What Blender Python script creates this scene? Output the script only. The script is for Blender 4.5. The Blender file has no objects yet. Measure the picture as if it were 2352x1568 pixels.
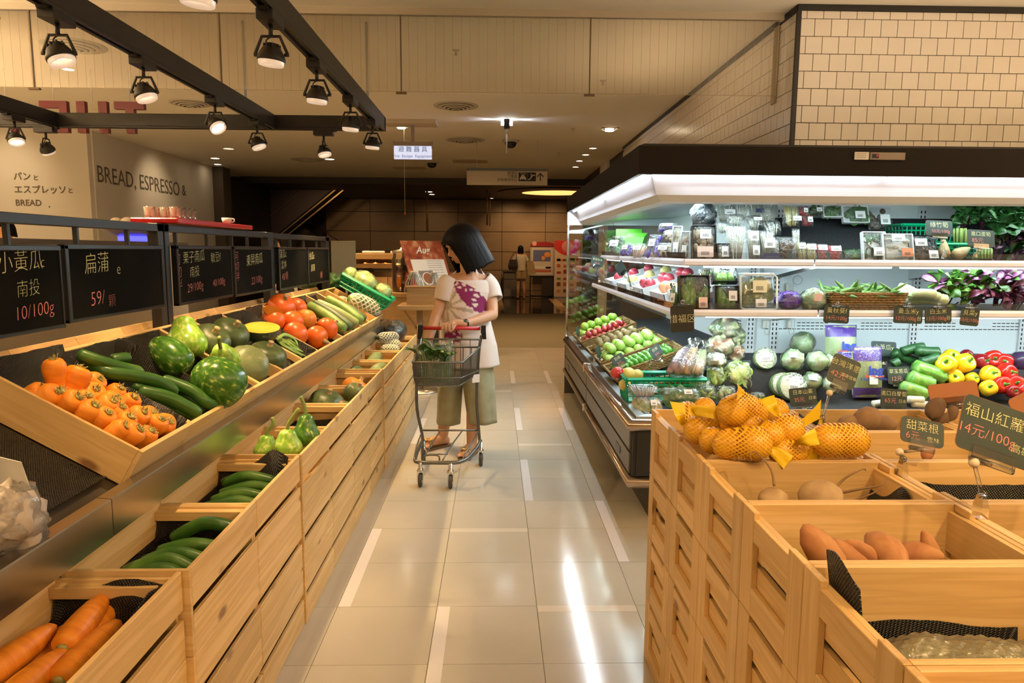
import bpy,bmesh,math,random
from mathutils import Vector,Matrix,Quaternion,noise
random.seed(7)
S=bpy.context.scene
C=S.collection
PI=math.pi
def R(d): return math.radians(d)

# ------------------------------------------------------------ camera
F,PITCH,YAW,ROLL,EYE=1615.9,0.1284,0.02423,0.006176,1.42
def _cam():
    cp,sp,cy,sy,cr,sr=math.cos(PITCH),math.sin(PITCH),math.cos(YAW),math.sin(YAW),math.cos(ROLL),math.sin(ROLL)
    B=Matrix(((1,0,0),(0,0,-1),(0,1,0)))
    Ry=Matrix(((cy,-sy,0),(sy,cy,0),(0,0,1)))
    Rp=Matrix(((1,0,0),(0,cp,-sp),(0,sp,cp)))
    Rr=Matrix(((cr,-sr,0),(sr,cr,0),(0,0,1)))
    return Rr@Rp@B@Ry
CM=_cam()
cam=bpy.data.cameras.new('camera');co=bpy.data.objects.new('camera',cam);C.objects.link(co)
cam.sensor_width=36;cam.lens=F*36/2352;cam.clip_start=0.02;cam.clip_end=200
mw=Matrix((CM[0],-CM[1],-CM[2])).transposed().to_4x4();mw.translation=(0,0,EYE);co.matrix_world=mw
S.camera=co
def at(u,v,**k):  # photo pixel -> point on a real plane (x=, y= or z=)
    d=CM.transposed()@Vector(((u-1176)/F,(v-784)/F,1))
    (ax,val),=k.items();i='xyz'.index(ax);c=Vector((0,0,EYE))
    return c+d*((val-c[i])/d[i])

# ------------------------------------------------------------ world, exposure
w=bpy.data.worlds.new('world');S.world=w;w.use_nodes= True
bg=w.node_tree.nodes['Background'];bg.inputs[0].default_value=(1.0,.70,.40,1);bg.inputs[1].default_value=.14
S.view_settings.view_transform='Standard';S.view_settings.look='None';S.view_settings.gamma=1
S.view_settings.exposure=0.92;S.view_settings.use_curve_mapping= False
S.cycles.max_bounces=7;S.cycles.transparent_max_bounces=24;S.cycles.caustics_reflective= False;S.cycles.caustics_refractive= False
S.cycles.sample_clamp_indirect=4.0
S.cycles.use_denoising= True

WARM=(1.0,.66,.31);WARM2=(1.0,.67,.34);COOL=(.74,.95,1.0)
def light(kind,name,loc,power,col,aim=None,**k):
    l=bpy.data.lights.new(name,kind);l.energy=power;l.color=col
    for a,b in k.items():setattr(l,a,b)
    o=bpy.data.objects.new(name,l);C.objects.link(o);o.location=loc
    if aim is not None:o.rotation_euler=(Vector(aim)-Vector(loc)).to_track_quat('-Z','Y').to_euler()
    return o
# the shop's recessed downlights: behind the camera, beyond the rack and along the other aisles
GRID=[(x,y) for x in (-7.2,-4.6) for y in (-2.6,0,2.4,4.8)+((7.2,) if x<-7 else ())]+[(x,y) for x in (3.6,6.2) for y in (-2.6,-.2,2.0)]+[(-2.4,-2.6),(.0,-2.8)]
for x,y in GRID:
    light('SPOT','shop_downlight',(x,y,2.97),150 if x<-4 else 80 if x>3 else 50,WARM2,(x,y+.2,0),spot_size=R(125),spot_blend=.8,shadow_soft_size=.06)
o=light('AREA','tile_wall_fill',(3.3,1.3,2.96),9,(1,.76,.50),(3.2,2.9,1.0),shape='RECTANGLE',size=1.6,size_y=1.2)  # unseen soft panel added to brighten the tiled wall
for x,y,sx,sy,pw in [(-4.7,2.2,.3,5.0,230),(.6,-2.6,4.0,.3,110),(5.2,1.0,.3,4.0,110),(1.3,5.9,.25,1.8,3)]:  # unseen uplights added to brighten the ceiling
    light('AREA','ceiling_fill',(x,y,2.25),pw,(1,.70,.40),(x,y,3),shape='RECTANGLE',size=sx,size_y=sy)
o=light('AREA','case_top_fill',(2.6,3.72,1.96),16,(1,.76,.52),(2.55,3.4,3),shape='RECTANGLE',size=2.6,size_y=.3)  # unseen lamp added above the case to lift the ceiling
# ------------------------------------------------------------ mesh helpers
class MB:
    def __init__(s):s.v=[];s.f=[];s.m=[];s.sm=[]
    def add(s,vs,fs,mi=0,xf=None,sm=False):
        o=len(s.v)
        if xf is not None:vs=[xf@Vector(p) for p in vs]
        s.v+=[tuple(p) for p in vs]
        for f in fs:s.f.append(tuple(i+o for i in f));s.m.append(mi);s.sm.append(sm)
        return s
    def box(s,x0,x1,y0,y1,z0,z1,mi=0,b=0,xf=None):
        if b<=0:
            vs=[(x,y,z) for x in (x0,x1) for y in (y0,y1) for z in (z0,z1)]
            return s.add(vs,[(0,1,3,2),(4,6,7,5),(0,4,5,1),(2,3,7,6),(0,2,6,4),(1,5,7,3)],mi,xf)
        b=min(b,(x1-x0)*.45,(y1-y0)*.45,(z1-z0)*.45)
        X,Y,Z=(x0,x1),(y0,y1),(z0,z1);vs=[];ix={}
        for i in (0,1):
            for j in (0,1):
                for k in (0,1):
                    for a in range(3):
                        q=[X[i],Y[j],Z[k]]
                        sg=[1-2*i,1-2*j,1-2*k]
                        for c in range(3):
                            if c!=a:q[c]+=sg[c]*b
                        ix[i,j,k,a]=len(vs);vs.append(q)
        fs=[]
        for i in (0,1):
            fs.append([ix[i,0,0,0],ix[i,1,0,0],ix[i,1,1,0],ix[i,0,1,0]])
            fs.append([ix[0,i,0,1],ix[1,i,0,1],ix[1,i,1,1],ix[0,i,1,1]])
            fs.append([ix[0,0,i,2],ix[1,0,i,2],ix[1,1,i,2],ix[0,1,i,2]])
        for j in (0,1):
            for k in (0,1):
                fs.append([ix[0,j,k,1],ix[1,j,k,1],ix[1,j,k,2],ix[0,j,k,2]])
                fs.append([ix[j,0,k,0],ix[j,1,k,0],ix[j,1,k,2],ix[j,0,k,2]])
                fs.append([ix[j,k,0,0],ix[j,k,1,0],ix[j,k,1,1],ix[j,k,0,1]])
                for i in (0,1):fs.append([ix[i,j,k,0],ix[i,j,k,1],ix[i,j,k,2]])
        cx,cy,cz=(x0+x1)/2,(y0+y1)/2,(z0+z1)/2;cc=Vector((cx,cy,cz))
        out=[]
        for f in fs:  # make every face look outwards
            p=[Vector(vs[i]) for i in f];n=(p[1]-p[0]).cross(p[2]-p[0]);m=sum(p,Vector())/len(p)
            out.append(f if n.dot(m-cc)>0 else f[::-1])
        return s.add(vs,out,mi,xf)
    def tube(s,pts,r,n=8,mi=0,cap=True,sm=True,flat=1.0,xf=None,up=(0,0,1)):
        P=[Vector(p) for p in pts];N=len(P);rs=r if isinstance(r,(list,tuple)) else [r]*N
        T=[(P[min(i+1,N-1)]-P[max(i-1,0)]).normalized() for i in range(N)]
        u=Vector(up);
        if abs(T[0].dot(u))>.95:u=Vector((1,0,0))
        a=T[0].cross(u).normalized();vs=[]
        for i in range(N):
            a=(a-T[i]*a.dot(T[i])).normalized();b=T[i].cross(a)
            for k in range(n):
                t=2*PI*k/n;vs.append(P[i]+(a*math.cos(t)+b*math.sin(t)*flat)*rs[i])
        fs=[(i*n+k,i*n+(k+1)%n,(i+1)*n+(k+1)%n,(i+1)*n+k) for i in range(N-1) for k in range(n)]
        if cap:fs+=[tuple(range(n))[::-1],tuple((N-1)*n+k for k in range(n))]
        return s.add(vs,fs,mi,xf,sm)
    def loft(s,rings,mi=0,cap=True,sm=True,xf=None,close=True):
        n=len(rings[0]);vs=[p for r in rings for p in r];kk=n if close else n-1
        fs=[(i*n+k,i*n+(k+1)%n,(i+1)*n+(k+1)%n,(i+1)*n+k) for i in range(len(rings)-1) for k in range(kk)]
        if cap:fs+=[tuple(range(n))[::-1],tuple((len(rings)-1)*n+k for k in range(n))]
        return s.add(vs,fs,mi,xf,sm)
    def lathe(s,prof,n=16,mi=0,sm=True,xf=None,cap=True,rib=0,nr=0):
        rg=[]
        for r,z in prof:
            rg.append([(r*(1+rib*(abs(math.cos(nr*t/2*1.0))-.6))*math.cos(t),r*(1+rib*(abs(math.cos(nr*t/2))-.6))*math.sin(t),z) for t in [2*PI*k/n for k in range(n)]])
        return s.loft(rg,mi,cap,sm,xf)
    def ell(s,c,r,nu=14,nv=9,mi=0,sm=True,xf=None):
        c=Vector(c);r=(r,r,r) if not hasattr(r,'__len__') else r
        vs=[(c.x,c.y,c.z-r[2])];
        for j in range(1,nv):
            t=-PI/2+PI*j/nv
            for k in range(nu):vs.append((c.x+r[0]*math.cos(t)*math.cos(2*PI*k/nu),c.y+r[1]*math.cos(t)*math.sin(2*PI*k/nu),c.z+r[2]*math.sin(t)))
        vs.append((c.x,c.y,c.z+r[2]));e=len(vs)-1;fs=[]
        for k in range(nu):
            fs.append((0,1+(k+1)%nu,1+k));fs.append((e,1+(nv-2)*nu+k,1+(nv-2)*nu+(k+1)%nu))
            for j in range(nv-2):fs.append((1+j*nu+k,1+j*nu+(k+1)%nu,1+(j+1)*nu+(k+1)%nu,1+(j+1)*nu+k))
        return s.add(vs,fs,mi,xf,sm)
    def prism(s,poly,z0,z1,mi=0,xf=None):  # polygon in xy pushed from z0 to z1 (counter-clockwise)
        n=len(poly);vs=[(x,y,z0) for x,y in poly]+[(x,y,z1) for x,y in poly]
        fs=[tuple(range(n))[::-1],tuple(range(n,2*n))]+[(i,(i+1)%n,n+(i+1)%n,n+i) for i in range(n)]
        return s.add(vs,fs,mi,xf)
    def sheet(s,fn,nu,nv,mi=0,sm=True,xf=None,thick=0):
        g=[[Vector(fn(i/nu,j/nv)) for j in range(nv+1)] for i in range(nu+1)]
        vs=[p for r in g for p in r];n=nv+1
        fs=[(i*n+j,(i+1)*n+j,(i+1)*n+j+1,i*n+j+1) for i in range(nu) for j in range(nv)]
        if thick:
            k=len(vs);vs2=[]
            for i in range(nu+1):
                for j in range(nv+1):
                    a=g[min(i+1,nu)][j]-g[max(i-1,0)][j];b=g[i][min(j+1,nv)]-g[i][max(j-1,0)]
                    vs2.append(g[i][j]-a.cross(b).normalized()*thick)
            fs+=[tuple(q+k for q in f[::-1]) for f in fs]
            e=[i*n for i in range(nu+1)]+[nu*n+j for j in range(1,n)]+[i*n+nv for i in range(nu-1,-1,-1)]+[j for j in range(nv-1,0,-1)]
            fs+=[(e[(q+1)%len(e)],e[q],e[q]+k,e[(q+1)%len(e)]+k) for q in range(len(e))]
            vs+=vs2
        return s.add(vs,fs,mi,xf,sm)
    def mesh(s,name,mats):
        me=bpy.data.meshes.new(name);me.from_pydata(s.v,[],s.f)
        for m in (mats if isinstance(mats,(list,tuple)) else [mats]):me.materials.append(m)
        me.polygons.foreach_set('material_index',s.m);me.polygons.foreach_set('use_smooth',s.sm);me.update()
        return me
    def build(s,name,mats,parent=None,loc=None,rot=None):
        return link(name,s.mesh(name,mats),parent,loc,rot)
def link(name,me,parent=None,loc=None,rot=None):
    o=bpy.data.objects.new(name,me);C.objects.link(o)
    if parent is not None:o.parent=parent
    if loc is not None:o.location=loc
    if rot is not None:o.rotation_euler=rot
    return o
def tag(o,label,cat,group=None):
    o['label']=label;o['category']=cat
    if group:o['group']=group
    return o
def thing(name,label,cat,loc=(0,0,0),rz=0,group=None,rot=None):
    o=bpy.data.objects.new(name, None);C.objects.link(o);o.location=loc
    o.rotation_euler=rot if rot is not None else (0,0,rz);o.empty_display_size=.05
    return tag(o,label,cat,group)
def struct(o):o['kind']='structure'; return o
def stuff(o):o['kind']='stuff'; return o
KIDS={}
def kids(o):
    return list(o.children)
def dup(src,loc=None,rot=None,label=None,group=None,scale=None,cat=None):
    r=src.copy();C.objects.link(r)
    if loc is not None:r.location=loc
    if rot is not None:r.rotation_euler=rot
    if scale is not None:r.scale=(scale,)*3 if not hasattr(scale,'__len__') else scale
    if label:r['label']=label
    if group:r['group']=group
    if cat:r['category']=cat
    for ch in src.children:
        c=ch.copy();C.objects.link(c);c.parent=r
        for g in ch.children:
            d=g.copy();C.objects.link(d);d.parent=c
    return r
ORD='first second third fourth fifth sixth seventh eighth ninth tenth eleventh twelfth thirteenth fourteenth fifteenth sixteenth seventeenth eighteenth nineteenth twentieth twenty-first twenty-second twenty-third twenty-fourth twenty-fifth twenty-sixth twenty-seventh twenty-eighth twenty-ninth thirtieth'.split()
def frame(o,x,y):  # matrix with origin o, local x, y axes
    x=Vector(x).normalized();y=Vector(y);z=x.cross(y).normalized();y=z.cross(x)
    m=Matrix((x,y,z)).transposed().to_4x4();m.translation=o; return m
def T3(x,y,z): return Matrix.Translation((x,y,z))
def RX(a): return Matrix.Rotation(a,4,'X')
def RY(a): return Matrix.Rotation(a,4,'Y')
def RZ(a): return Matrix.Rotation(a,4,'Z')
def zto(d,roll=0):  # rotation whose local z points along d
    return (Vector(d).to_track_quat('Z','Y').to_matrix().to_4x4())@RZ(roll)
def smoothpath(pts,n=4):
    P=[Vector(p) for p in pts];out=[]
    for i in range(len(P)-1):
        a,b,c,d=P[max(i-1,0)],P[i],P[i+1],P[min(i+2,len(P)-1)]
        for k in range(n):
            t=k/n;out.append(.5*((2*b)+(c-a)*t+(2*a-5*b+4*c-d)*t*t+(3*b-a-3*c+d)*t**3))
    out.append(P[-1]); return out
_tx={}
def textmesh(s,size=1,depth=.0,offset=0,align='LEFT',shear=0,spacing=1.0,line=1.0,serif=False):
    k=(s,size,depth,offset,align,shear,spacing,line)
    if k in _tx: return _tx[k]
    cu=bpy.data.curves.new('lettering','FONT');cu.body=s;cu.size=size;cu.extrude=depth;cu.offset=offset;cu.shear=shear
    cu.align_x=align;cu.align_y='CENTER';cu.resolution_u=3;cu.space_character=spacing;cu.space_line=line
    o=bpy.data.objects.new('lettering',cu);C.objects.link(o);bpy.context.view_layer.update()
    me=bpy.data.meshes.new_from_object(o.evaluated_get(bpy.context.evaluated_depsgraph_get()))
    bpy.data.objects.remove(o);bpy.data.curves.remove(cu);_tx[k]=me; return me
def text(s,mat,parent,m,name='lettering',**k):  # flat writing placed by matrix m (local x = along text, z = towards reader)
    me=textmesh(s,**k).copy();me.materials.clear();me.materials.append(mat);me.transform(m)
    o=link(name,me,parent); return o

# ------------------------------------------------------------ materials
_m={}
def nm(name):
    m=bpy.data.materials.new(name);m.use_nodes= True;nt=m.node_tree
    return m,nt,nt.nodes['Principled BSDF']
def setp(p,**k):
    for a,b in k.items():
        n={'spec':'Specular IOR Level','rough':'Roughness','metal':'Metallic','trans':'Transmission Weight','ior':'IOR','alpha':'Alpha','sss':'Subsurface Weight','coat':'Coat Weight'}[a]
        p.inputs[n].default_value=b
def plain(name,col,rough=.5,metal=0,emit=0,ecol=None,**k):
    if name in _m: return _m[name]
    m,nt,p=nm(name);p.inputs['Base Color'].default_value=(*col,1);setp(p,rough=rough,metal=metal,**k)
    if emit:p.inputs['Emission Color'].default_value=(*(ecol or col),1);p.inputs['Emission Strength'].default_value=emit
    _m[name]=m; return m
def N(nt,t,**k):
    n=nt.nodes.new(t)
    for a,b in k.items():
        if a.startswith('i_'):n.inputs[int(a[2:]) if a[2:].isdigit() else a[2:]].default_value=b
        else:setattr(n,a,b)
    return n
def ramp(nt,stops,fac):
    r=nt.nodes.new('ShaderNodeValToRGB');e=r.color_ramp.elements
    while len(e)<len(stops):e.new(.5)
    for i,(p,c) in enumerate(stops):e[i].position=p;e[i].color=(*c,1) if hasattr(c,'__len__') else (c,c,c,1)
    nt.links.new(fac,r.inputs[0]); return r
def coords(nt,scale=(1,1,1),rnd=3.0,rot=(0,0,0)):
    tc=N(nt,'ShaderNodeTexCoord');oi=N(nt,'ShaderNodeObjectInfo')
    mp=N(nt,'ShaderNodeMapping');mp.inputs['Scale'].default_value=scale;mp.inputs['Rotation'].default_value=rot
    mu=N(nt,'ShaderNodeVectorMath',operation='SCALE');mu.inputs[0].default_value=(7.3,3.1,5.7)
    ml=N(nt,'ShaderNodeMath',operation='MULTIPLY');ml.inputs[1].default_value=rnd
    nt.links.new(oi.outputs['Random'],ml.inputs[0]);nt.links.new(ml.outputs[0],mu.inputs['Scale'])
    nt.links.new(tc.outputs['Object'],mp.inputs['Vector'])
    ad=N(nt,'ShaderNodeVectorMath',operation='ADD');nt.links.new(mp.outputs[0],ad.inputs[0]);nt.links.new(mu.outputs[0],ad.inputs[1])
    return ad.outputs[0],oi
def bump(nt,p,h,strength=.3,dist=.002):
    b=N(nt,'ShaderNodeBump');b.inputs['Strength'].default_value=strength;b.inputs['Distance'].default_value=dist
    nt.links.new(h,b.inputs['Height']);nt.links.new(b.outputs[0],p.inputs['Normal'])
def pine(axis):
    k='pine_'+axis
    if k in _m: return _m[k]
    m,nt,p=nm(k);i='xyz'.index(axis)
    sc=[34,34,34];sc[i]=1.6
    v,oi=coords(nt,sc)
    n1=N(nt,'ShaderNodeTexNoise',i_Scale=1.0,i_Detail=3.0,i_Distortion=.6);nt.links.new(v,n1.inputs['Vector'])
    wv=N(nt,'ShaderNodeMath',operation='SINE');mm=N(nt,'ShaderNodeMath',operation='MULTIPLY');mm.inputs[1].default_value=22
    nt.links.new(n1.outputs[0],mm.inputs[0]);nt.links.new(mm.outputs[0],wv.inputs[0])
    ad=N(nt,'ShaderNodeMath',operation='MULTIPLY_ADD');ad.inputs[1].default_value=.15;nt.links.new(wv.outputs[0],ad.inputs[0]);nt.links.new(n1.outputs[0],ad.inputs[2])
    rc=ramp(nt,[(.25,(.60,.38,.15)),(.55,(.71,.475,.205)),(.85,(.76,.53,.26))],ad.outputs[0])
    # knots
    sk=[9,9,9];sk[i]=4.2
    v2,_=coords(nt,sk,9.0)
    vo=N(nt,'ShaderNodeTexVoronoi',i_Scale=1.0,i_Randomness=1.0);nt.links.new(v2,vo.inputs['Vector'])
    rk=ramp(nt,[(.08,1.0),(.17,.0)],vo.outputs['Distance'])
    gate=ramp(nt,[(.44,0.0),(.50,1.0)],vo.outputs['Color'])
    mk=N(nt,'ShaderNodeMath',operation='MULTIPLY');nt.links.new(rk.outputs[0],mk.inputs[0]);nt.links.new(gate.outputs[0],mk.inputs[1])
    mk2=N(nt,'ShaderNodeMath',operation='MULTIPLY');mk2.inputs[1].default_value=.85;nt.links.new(mk.outputs[0],mk2.inputs[0])
    mx=N(nt,'ShaderNodeMix',data_type='RGBA');nt.links.new(mk2.outputs[0],mx.inputs['Factor']);nt.links.new(rc.outputs[0],mx.inputs[6]);mx.inputs[7].default_value=(.20,.085,.03,1)
    hv=N(nt,'ShaderNodeHueSaturation');mr=N(nt,'ShaderNodeMapRange');mr.inputs[3].default_value=.86;mr.inputs[4].default_value=1.10
    nt.links.new(oi.outputs['Random'],mr.inputs[0]);nt.links.new(mr.outputs[0],hv.inputs['Value']);nt.links.new(mx.outputs[2],hv.inputs['Color'])
    nt.links.new(hv.outputs[0],p.inputs['Base Color']);setp(p,rough=.48,spec=.3)
    bump(nt,p,ad.outputs[0],.15,.001)
    _m[k]=m; return m
def foam_mat():  # black woven foam mat: little raised knots in rows
    if 'foam' in _m: return _m['foam']
    m,nt,p=nm('black_foam_mesh');tc=N(nt,'ShaderNodeTexCoord');mp=N(nt,'ShaderNodeMapping')
    mp.inputs['Rotation'].default_value=(0,0,R(8));nt.links.new(tc.outputs['UV'],mp.inputs[0])
    sx=N(nt,'ShaderNodeSeparateXYZ');nt.links.new(mp.outputs[0],sx.inputs[0])
    def wave(o,sc,ph=None):
        a=N(nt,'ShaderNodeMath',operation='MULTIPLY');a.inputs[1].default_value=sc;nt.links.new(o,a.inputs[0])
        s=N(nt,'ShaderNodeMath',operation='SINE');nt.links.new(a.outputs[0],s.inputs[0]); return s.outputs[0]
    a=wave(sx.outputs[0],850);b=wave(sx.outputs[1],850)
    mu=N(nt,'ShaderNodeMath',operation='MULTIPLY');nt.links.new(a,mu.inputs[0]);nt.links.new(b,mu.inputs[1])
    r=ramp(nt,[(.30,(.006,.006,.006)),(.66,(.022,.019,.016)),(.86,(.34,.29,.22))],mu.outputs[0])  # knot tops coloured pale to stand for warm glints
    nt.links.new(r.outputs[0],p.inputs['Base Color']);setp(p,rough=.38,spec=.5);bump(nt,p,mu.outputs[0],1.0,.005)
    _m['foam']=m; return m
def spotty(name,stops,scale=20,rough=.3,bumpk=0,stretch=(1,1,1),detail=3,dist=0,spec=.5,tex='noise',sub=0):
    if name in _m: return _m[name]
    m,nt,p=nm(name);v,oi=coords(nt,stretch)
    if tex=='noise':t=N(nt,'ShaderNodeTexNoise',i_Scale=scale,i_Detail=detail,i_Distortion=dist);o=t.outputs[0]
    elif tex=='voro':t=N(nt,'ShaderNodeTexVoronoi',i_Scale=scale);o=t.outputs['Distance']
    else:t=N(nt,'ShaderNodeTexWave',i_Scale=scale,i_Distortion=dist,i_Detail=detail);o=t.outputs[1]
    nt.links.new(v,t.inputs['Vector']);r=ramp(nt,stops,o);nt.links.new(r.outputs[0],p.inputs['Base Color']);setp(p,rough=rough,spec=spec)
    if bumpk:bump(nt,p,o,bumpk,.004)
    if sub:setp(p,sss=sub);p.inputs['Subsurface Radius'].default_value=(.02,.01,.005)
    _m[name]=m; return m
def film(name,clear=.72,tint=(1,1,1),rough=.12,wr=35,white=.1):  # cling film / plastic bag: mostly see-through, wrinkled shine
    if name in _m: return _m[name]
    m,nt,p=nm(name);nt.nodes.remove(p);out=nt.nodes['Material Output']
    tr=N(nt,'ShaderNodeBsdfTransparent');tr.inputs[0].default_value=(*tint,1)
    gl=N(nt,'ShaderNodeBsdfGlossy');gl.inputs['Roughness'].default_value=rough;gl.inputs[0].default_value=(.95,.95,.95,1)
    df=N(nt,'ShaderNodeBsdfTranslucent');df.inputs[0].default_value=(*[.8*t for t in tint],1)
    d2=N(nt,'ShaderNodeBsdfDiffuse');d2.inputs[0].default_value=(*[.8*t for t in tint],1);ms=N(nt,'ShaderNodeMixShader');ms.inputs[0].default_value=.5
    nt.links.new(df.outputs[0],ms.inputs[1]);nt.links.new(d2.outputs[0],ms.inputs[2])
    v,oi=coords(nt);nz=N(nt,'ShaderNodeTexNoise',i_Scale=wr,i_Detail=2.0,i_Distortion=1.2);nt.links.new(v,nz.inputs['Vector'])
    b=N(nt,'ShaderNodeBump');b.inputs['Strength'].default_value=.9;b.inputs['Distance'].default_value=.012;nt.links.new(nz.outputs[0],b.inputs['Height'])
    nt.links.new(b.outputs[0],gl.inputs['Normal'])
    fr=N(nt,'ShaderNodeFresnel',i_IOR=1.45);nt.links.new(b.outputs[0],fr.inputs['Normal'])
    fm=N(nt,'ShaderNodeMath',operation='MULTIPLY_ADD',use_clamp=True);fm.inputs[1].default_value=.7;fm.inputs[2].default_value=(1-clear)*.16;nt.links.new(fr.outputs[0],fm.inputs[0])
    m1=N(nt,'ShaderNodeMixShader');m1.inputs[0].default_value=white;nt.links.new(tr.outputs[0],m1.inputs[1]);nt.links.new(ms.outputs[0],m1.inputs[2])
    m2=N(nt,'ShaderNodeMixShader');nt.links.new(fm.outputs[0],m2.inputs[0]);nt.links.new(m1.outputs[0],m2.inputs[1]);nt.links.new(gl.outputs[0],m2.inputs[2])
    nt.links.new(m2.outputs[0],out.inputs[0]);_m[name]=m; return m
def pane(name,tint=(.96,.98,.97),refl=.06,milky=0):
    if name in _m: return _m[name]
    m,nt,p=nm(name);nt.nodes.remove(p);out=nt.nodes['Material Output']
    tr=N(nt,'ShaderNodeBsdfTransparent');tr.inputs[0].default_value=(*tint,1);gl=N(nt,'ShaderNodeBsdfGlossy');gl.inputs['Roughness'].default_value=.02
    fr=N(nt,'ShaderNodeFresnel',i_IOR=1.45);ad=N(nt,'ShaderNodeMath',operation='MULTIPLY_ADD',use_clamp=True);ad.inputs[1].default_value=.8;ad.inputs[2].default_value=refl*.3
    nt.links.new(fr.outputs[0],ad.inputs[0]);mx=N(nt,'ShaderNodeMixShader');nt.links.new(ad.outputs[0],mx.inputs[0]);nt.links.new(tr.outputs[0],mx.inputs[1]);nt.links.new(gl.outputs[0],mx.inputs[2])
    if milky:
        df=N(nt,'ShaderNodeBsdfDiffuse');df.inputs[0].default_value=(.7,.68,.6,1);m3=N(nt,'ShaderNodeMixShader');m3.inputs[0].default_value=milky
        nt.links.new(mx.outputs[0],m3.inputs[1]);nt.links.new(df.outputs[0],m3.inputs[2]);mx=m3
    nt.links.new(mx.outputs[0],out.inputs[0]);_m[name]=m; return m
def uvgrid(me,fn):  # uv in metres from a function of the vertex
    uv=me.uv_layers.new(name='uv')
    for l in me.loops:uv.data[l.index].uv=fn(me.vertices[l.vertex_index].co)

black=plain('black_metal',(.012,.011,.010),.45);blackp=plain('black_plastic',(.010,.010,.010),.3)
steel=plain('brushed_steel',(.62,.58,.50),.30,1.0);chrome=plain('chrome',(.80,.76,.70),.12,1.0);grey_metal=plain('grey_cart_metal',(.16,.155,.14),.35,.7)
white=plain('white_enamel',(.80,.80,.80),.4);paper=plain('white_paper',(.80,.79,.76),.7);chalk_y=plain('yellow_chalk',(.72,.70,.36),.9);chalk_w=plain('white_chalk',(.70,.69,.60),.9)
chalk_p=plain('pink_chalk',(.72,.24,.22),.9);slate=spotty('slate_board',[(.3,(.007,.007,.006)),(.7,(.011,.0105,.009))],6,.8,spec=.04)
slate_g=spotty('green_slate_tag',[(.3,(.018,.035,.028)),(.7,(.030,.050,.040))],8,.5);tag_back=plain('brown_tag_back',(.35,.13,.045),.55)
clear=pane('clear_plastic',(.93,.93,.92),.3);glass=pane('clear_glass');wrap=film('cling_film',.85,wr=45,white=.05);bagf=film('plastic_bag',.6,wr=30,white=.08)
foam=foam_mat();dark_green=plain('basket_green',(.0,.30,.13),.35);ink=plain('black_ink',(.015,.013,.012),.8)
wx,wy,wz=pine('x'),pine('y'),pine('z')
# ------------------------------------------------------------ floor
tile_m=spotty('floor_tile',[(.3,(.46,.42,.34)),(.7,(.50,.455,.375))],3,.12,spec=.55);strip_m=plain('floor_strip',(.66,.62,.60),.12)
grout_m=plain('grout',(.22,.17,.10),.8);dark_floor=plain('dark_polished_floor',(.040,.026,.018),.07,spec=.6)
f=MB().box(-9,8,-4,16,-.2,-.004).build('floor',grout_m);struct(f)
TW=.4;TX0=-.229-TW*3;ty0=9.687*TW-TW*24
tm=MB().box(.001,TW-.001,.001,TW-.001,-.004,0).mesh('floor_tile',tile_m)
ncol,nrow=7,41
for c in range(ncol):
    for r in range(nrow-1):
        if ty0+r*TW<.3 or ty0+(r+1)*TW>16: continue
        link('floor_tile',tm,f,(TX0+c*TW,ty0+r*TW,0))
tb=MB()
for xa,xb in ((-9,TX0-.001),(TX0+ncol*TW+.001,8)):
    k=0
    x=xa
    while x<xb-.05:
        x1=min(x+TW,xb)
        for r in range(-6,41):
            y=ty0+r*TW
            if -4<y and y+TW<16.01:tb.box(x+.001,x1-.001,y+.001,y+TW-.001,-.004,0)
        x=x1
for r in range(-10,1):
    y=ty0+r*TW
    if y+TW<=.75 and y>-4:
        for c in range(ncol):tb.box(TX0+c*TW+.001,TX0+c*TW+TW-.001,y+.001,y+TW-.001,-.004,0)
stuff(tb.build('distant_floor_tile',tile_m,f))
sm=MB().box(.0015,.052,.001,.799,0,.0006).mesh('floor_strip',strip_m)
sh=MB().box(.001,.399,.001,.05,0,.0006).mesh('floor_strip',plain('floor_strip_pale',(.60,.54,.45),.10))
for c,r in ((0,3),(1,0-2),(1,-4-2),(2,0),(2,-6),(1,-11),(2,-11),(-1,1),(-1,-5)):
    x=TX0+1.2+c*TW;y=(9.687-r-2)*TW
    link('floor_strip',sm,f,(x,y,0))
for c,r in ((0,1),(1,3),(1,-3),(0,-8)):
    link('floor_strip',sh,f,(TX0+1.2+c*TW,(9.687-r)*TW-.05,0))
f2=MB().box(-12,10,16,24,-.2,0).build('floor_lobby',dark_floor);struct(f2)
# ------------------------------------------------------------ ceiling
ceil_m=spotty('ceiling_paint',[(.3,(.78,.73,.62)),(.7,(.80,.75,.64))],.8,.75);H3=3.0
struct(MB().box(-9,8,-4,16,H3,H3+.2).build('ceiling',ceil_m))
dk=plain('dark_brown_paint',(.030,.020,.014),.5)
cl=MB().box(-12,10,16,24,2.96,3.2).build('ceiling_lobby',dk);struct(cl)
MB().box(-5.6,4,15.9,16.02,2.86,3.0).build('fascia',dk,cl)
def ring_prof(n,r0,r1): return [(r0+(r1-r0)*i/(n-1)) for i in range(n)]
grey_vent=plain('vent_paint',(.50,.45,.36),.6);vent_dark=plain('vent_gap',(.10,.08,.05),.8)
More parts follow.
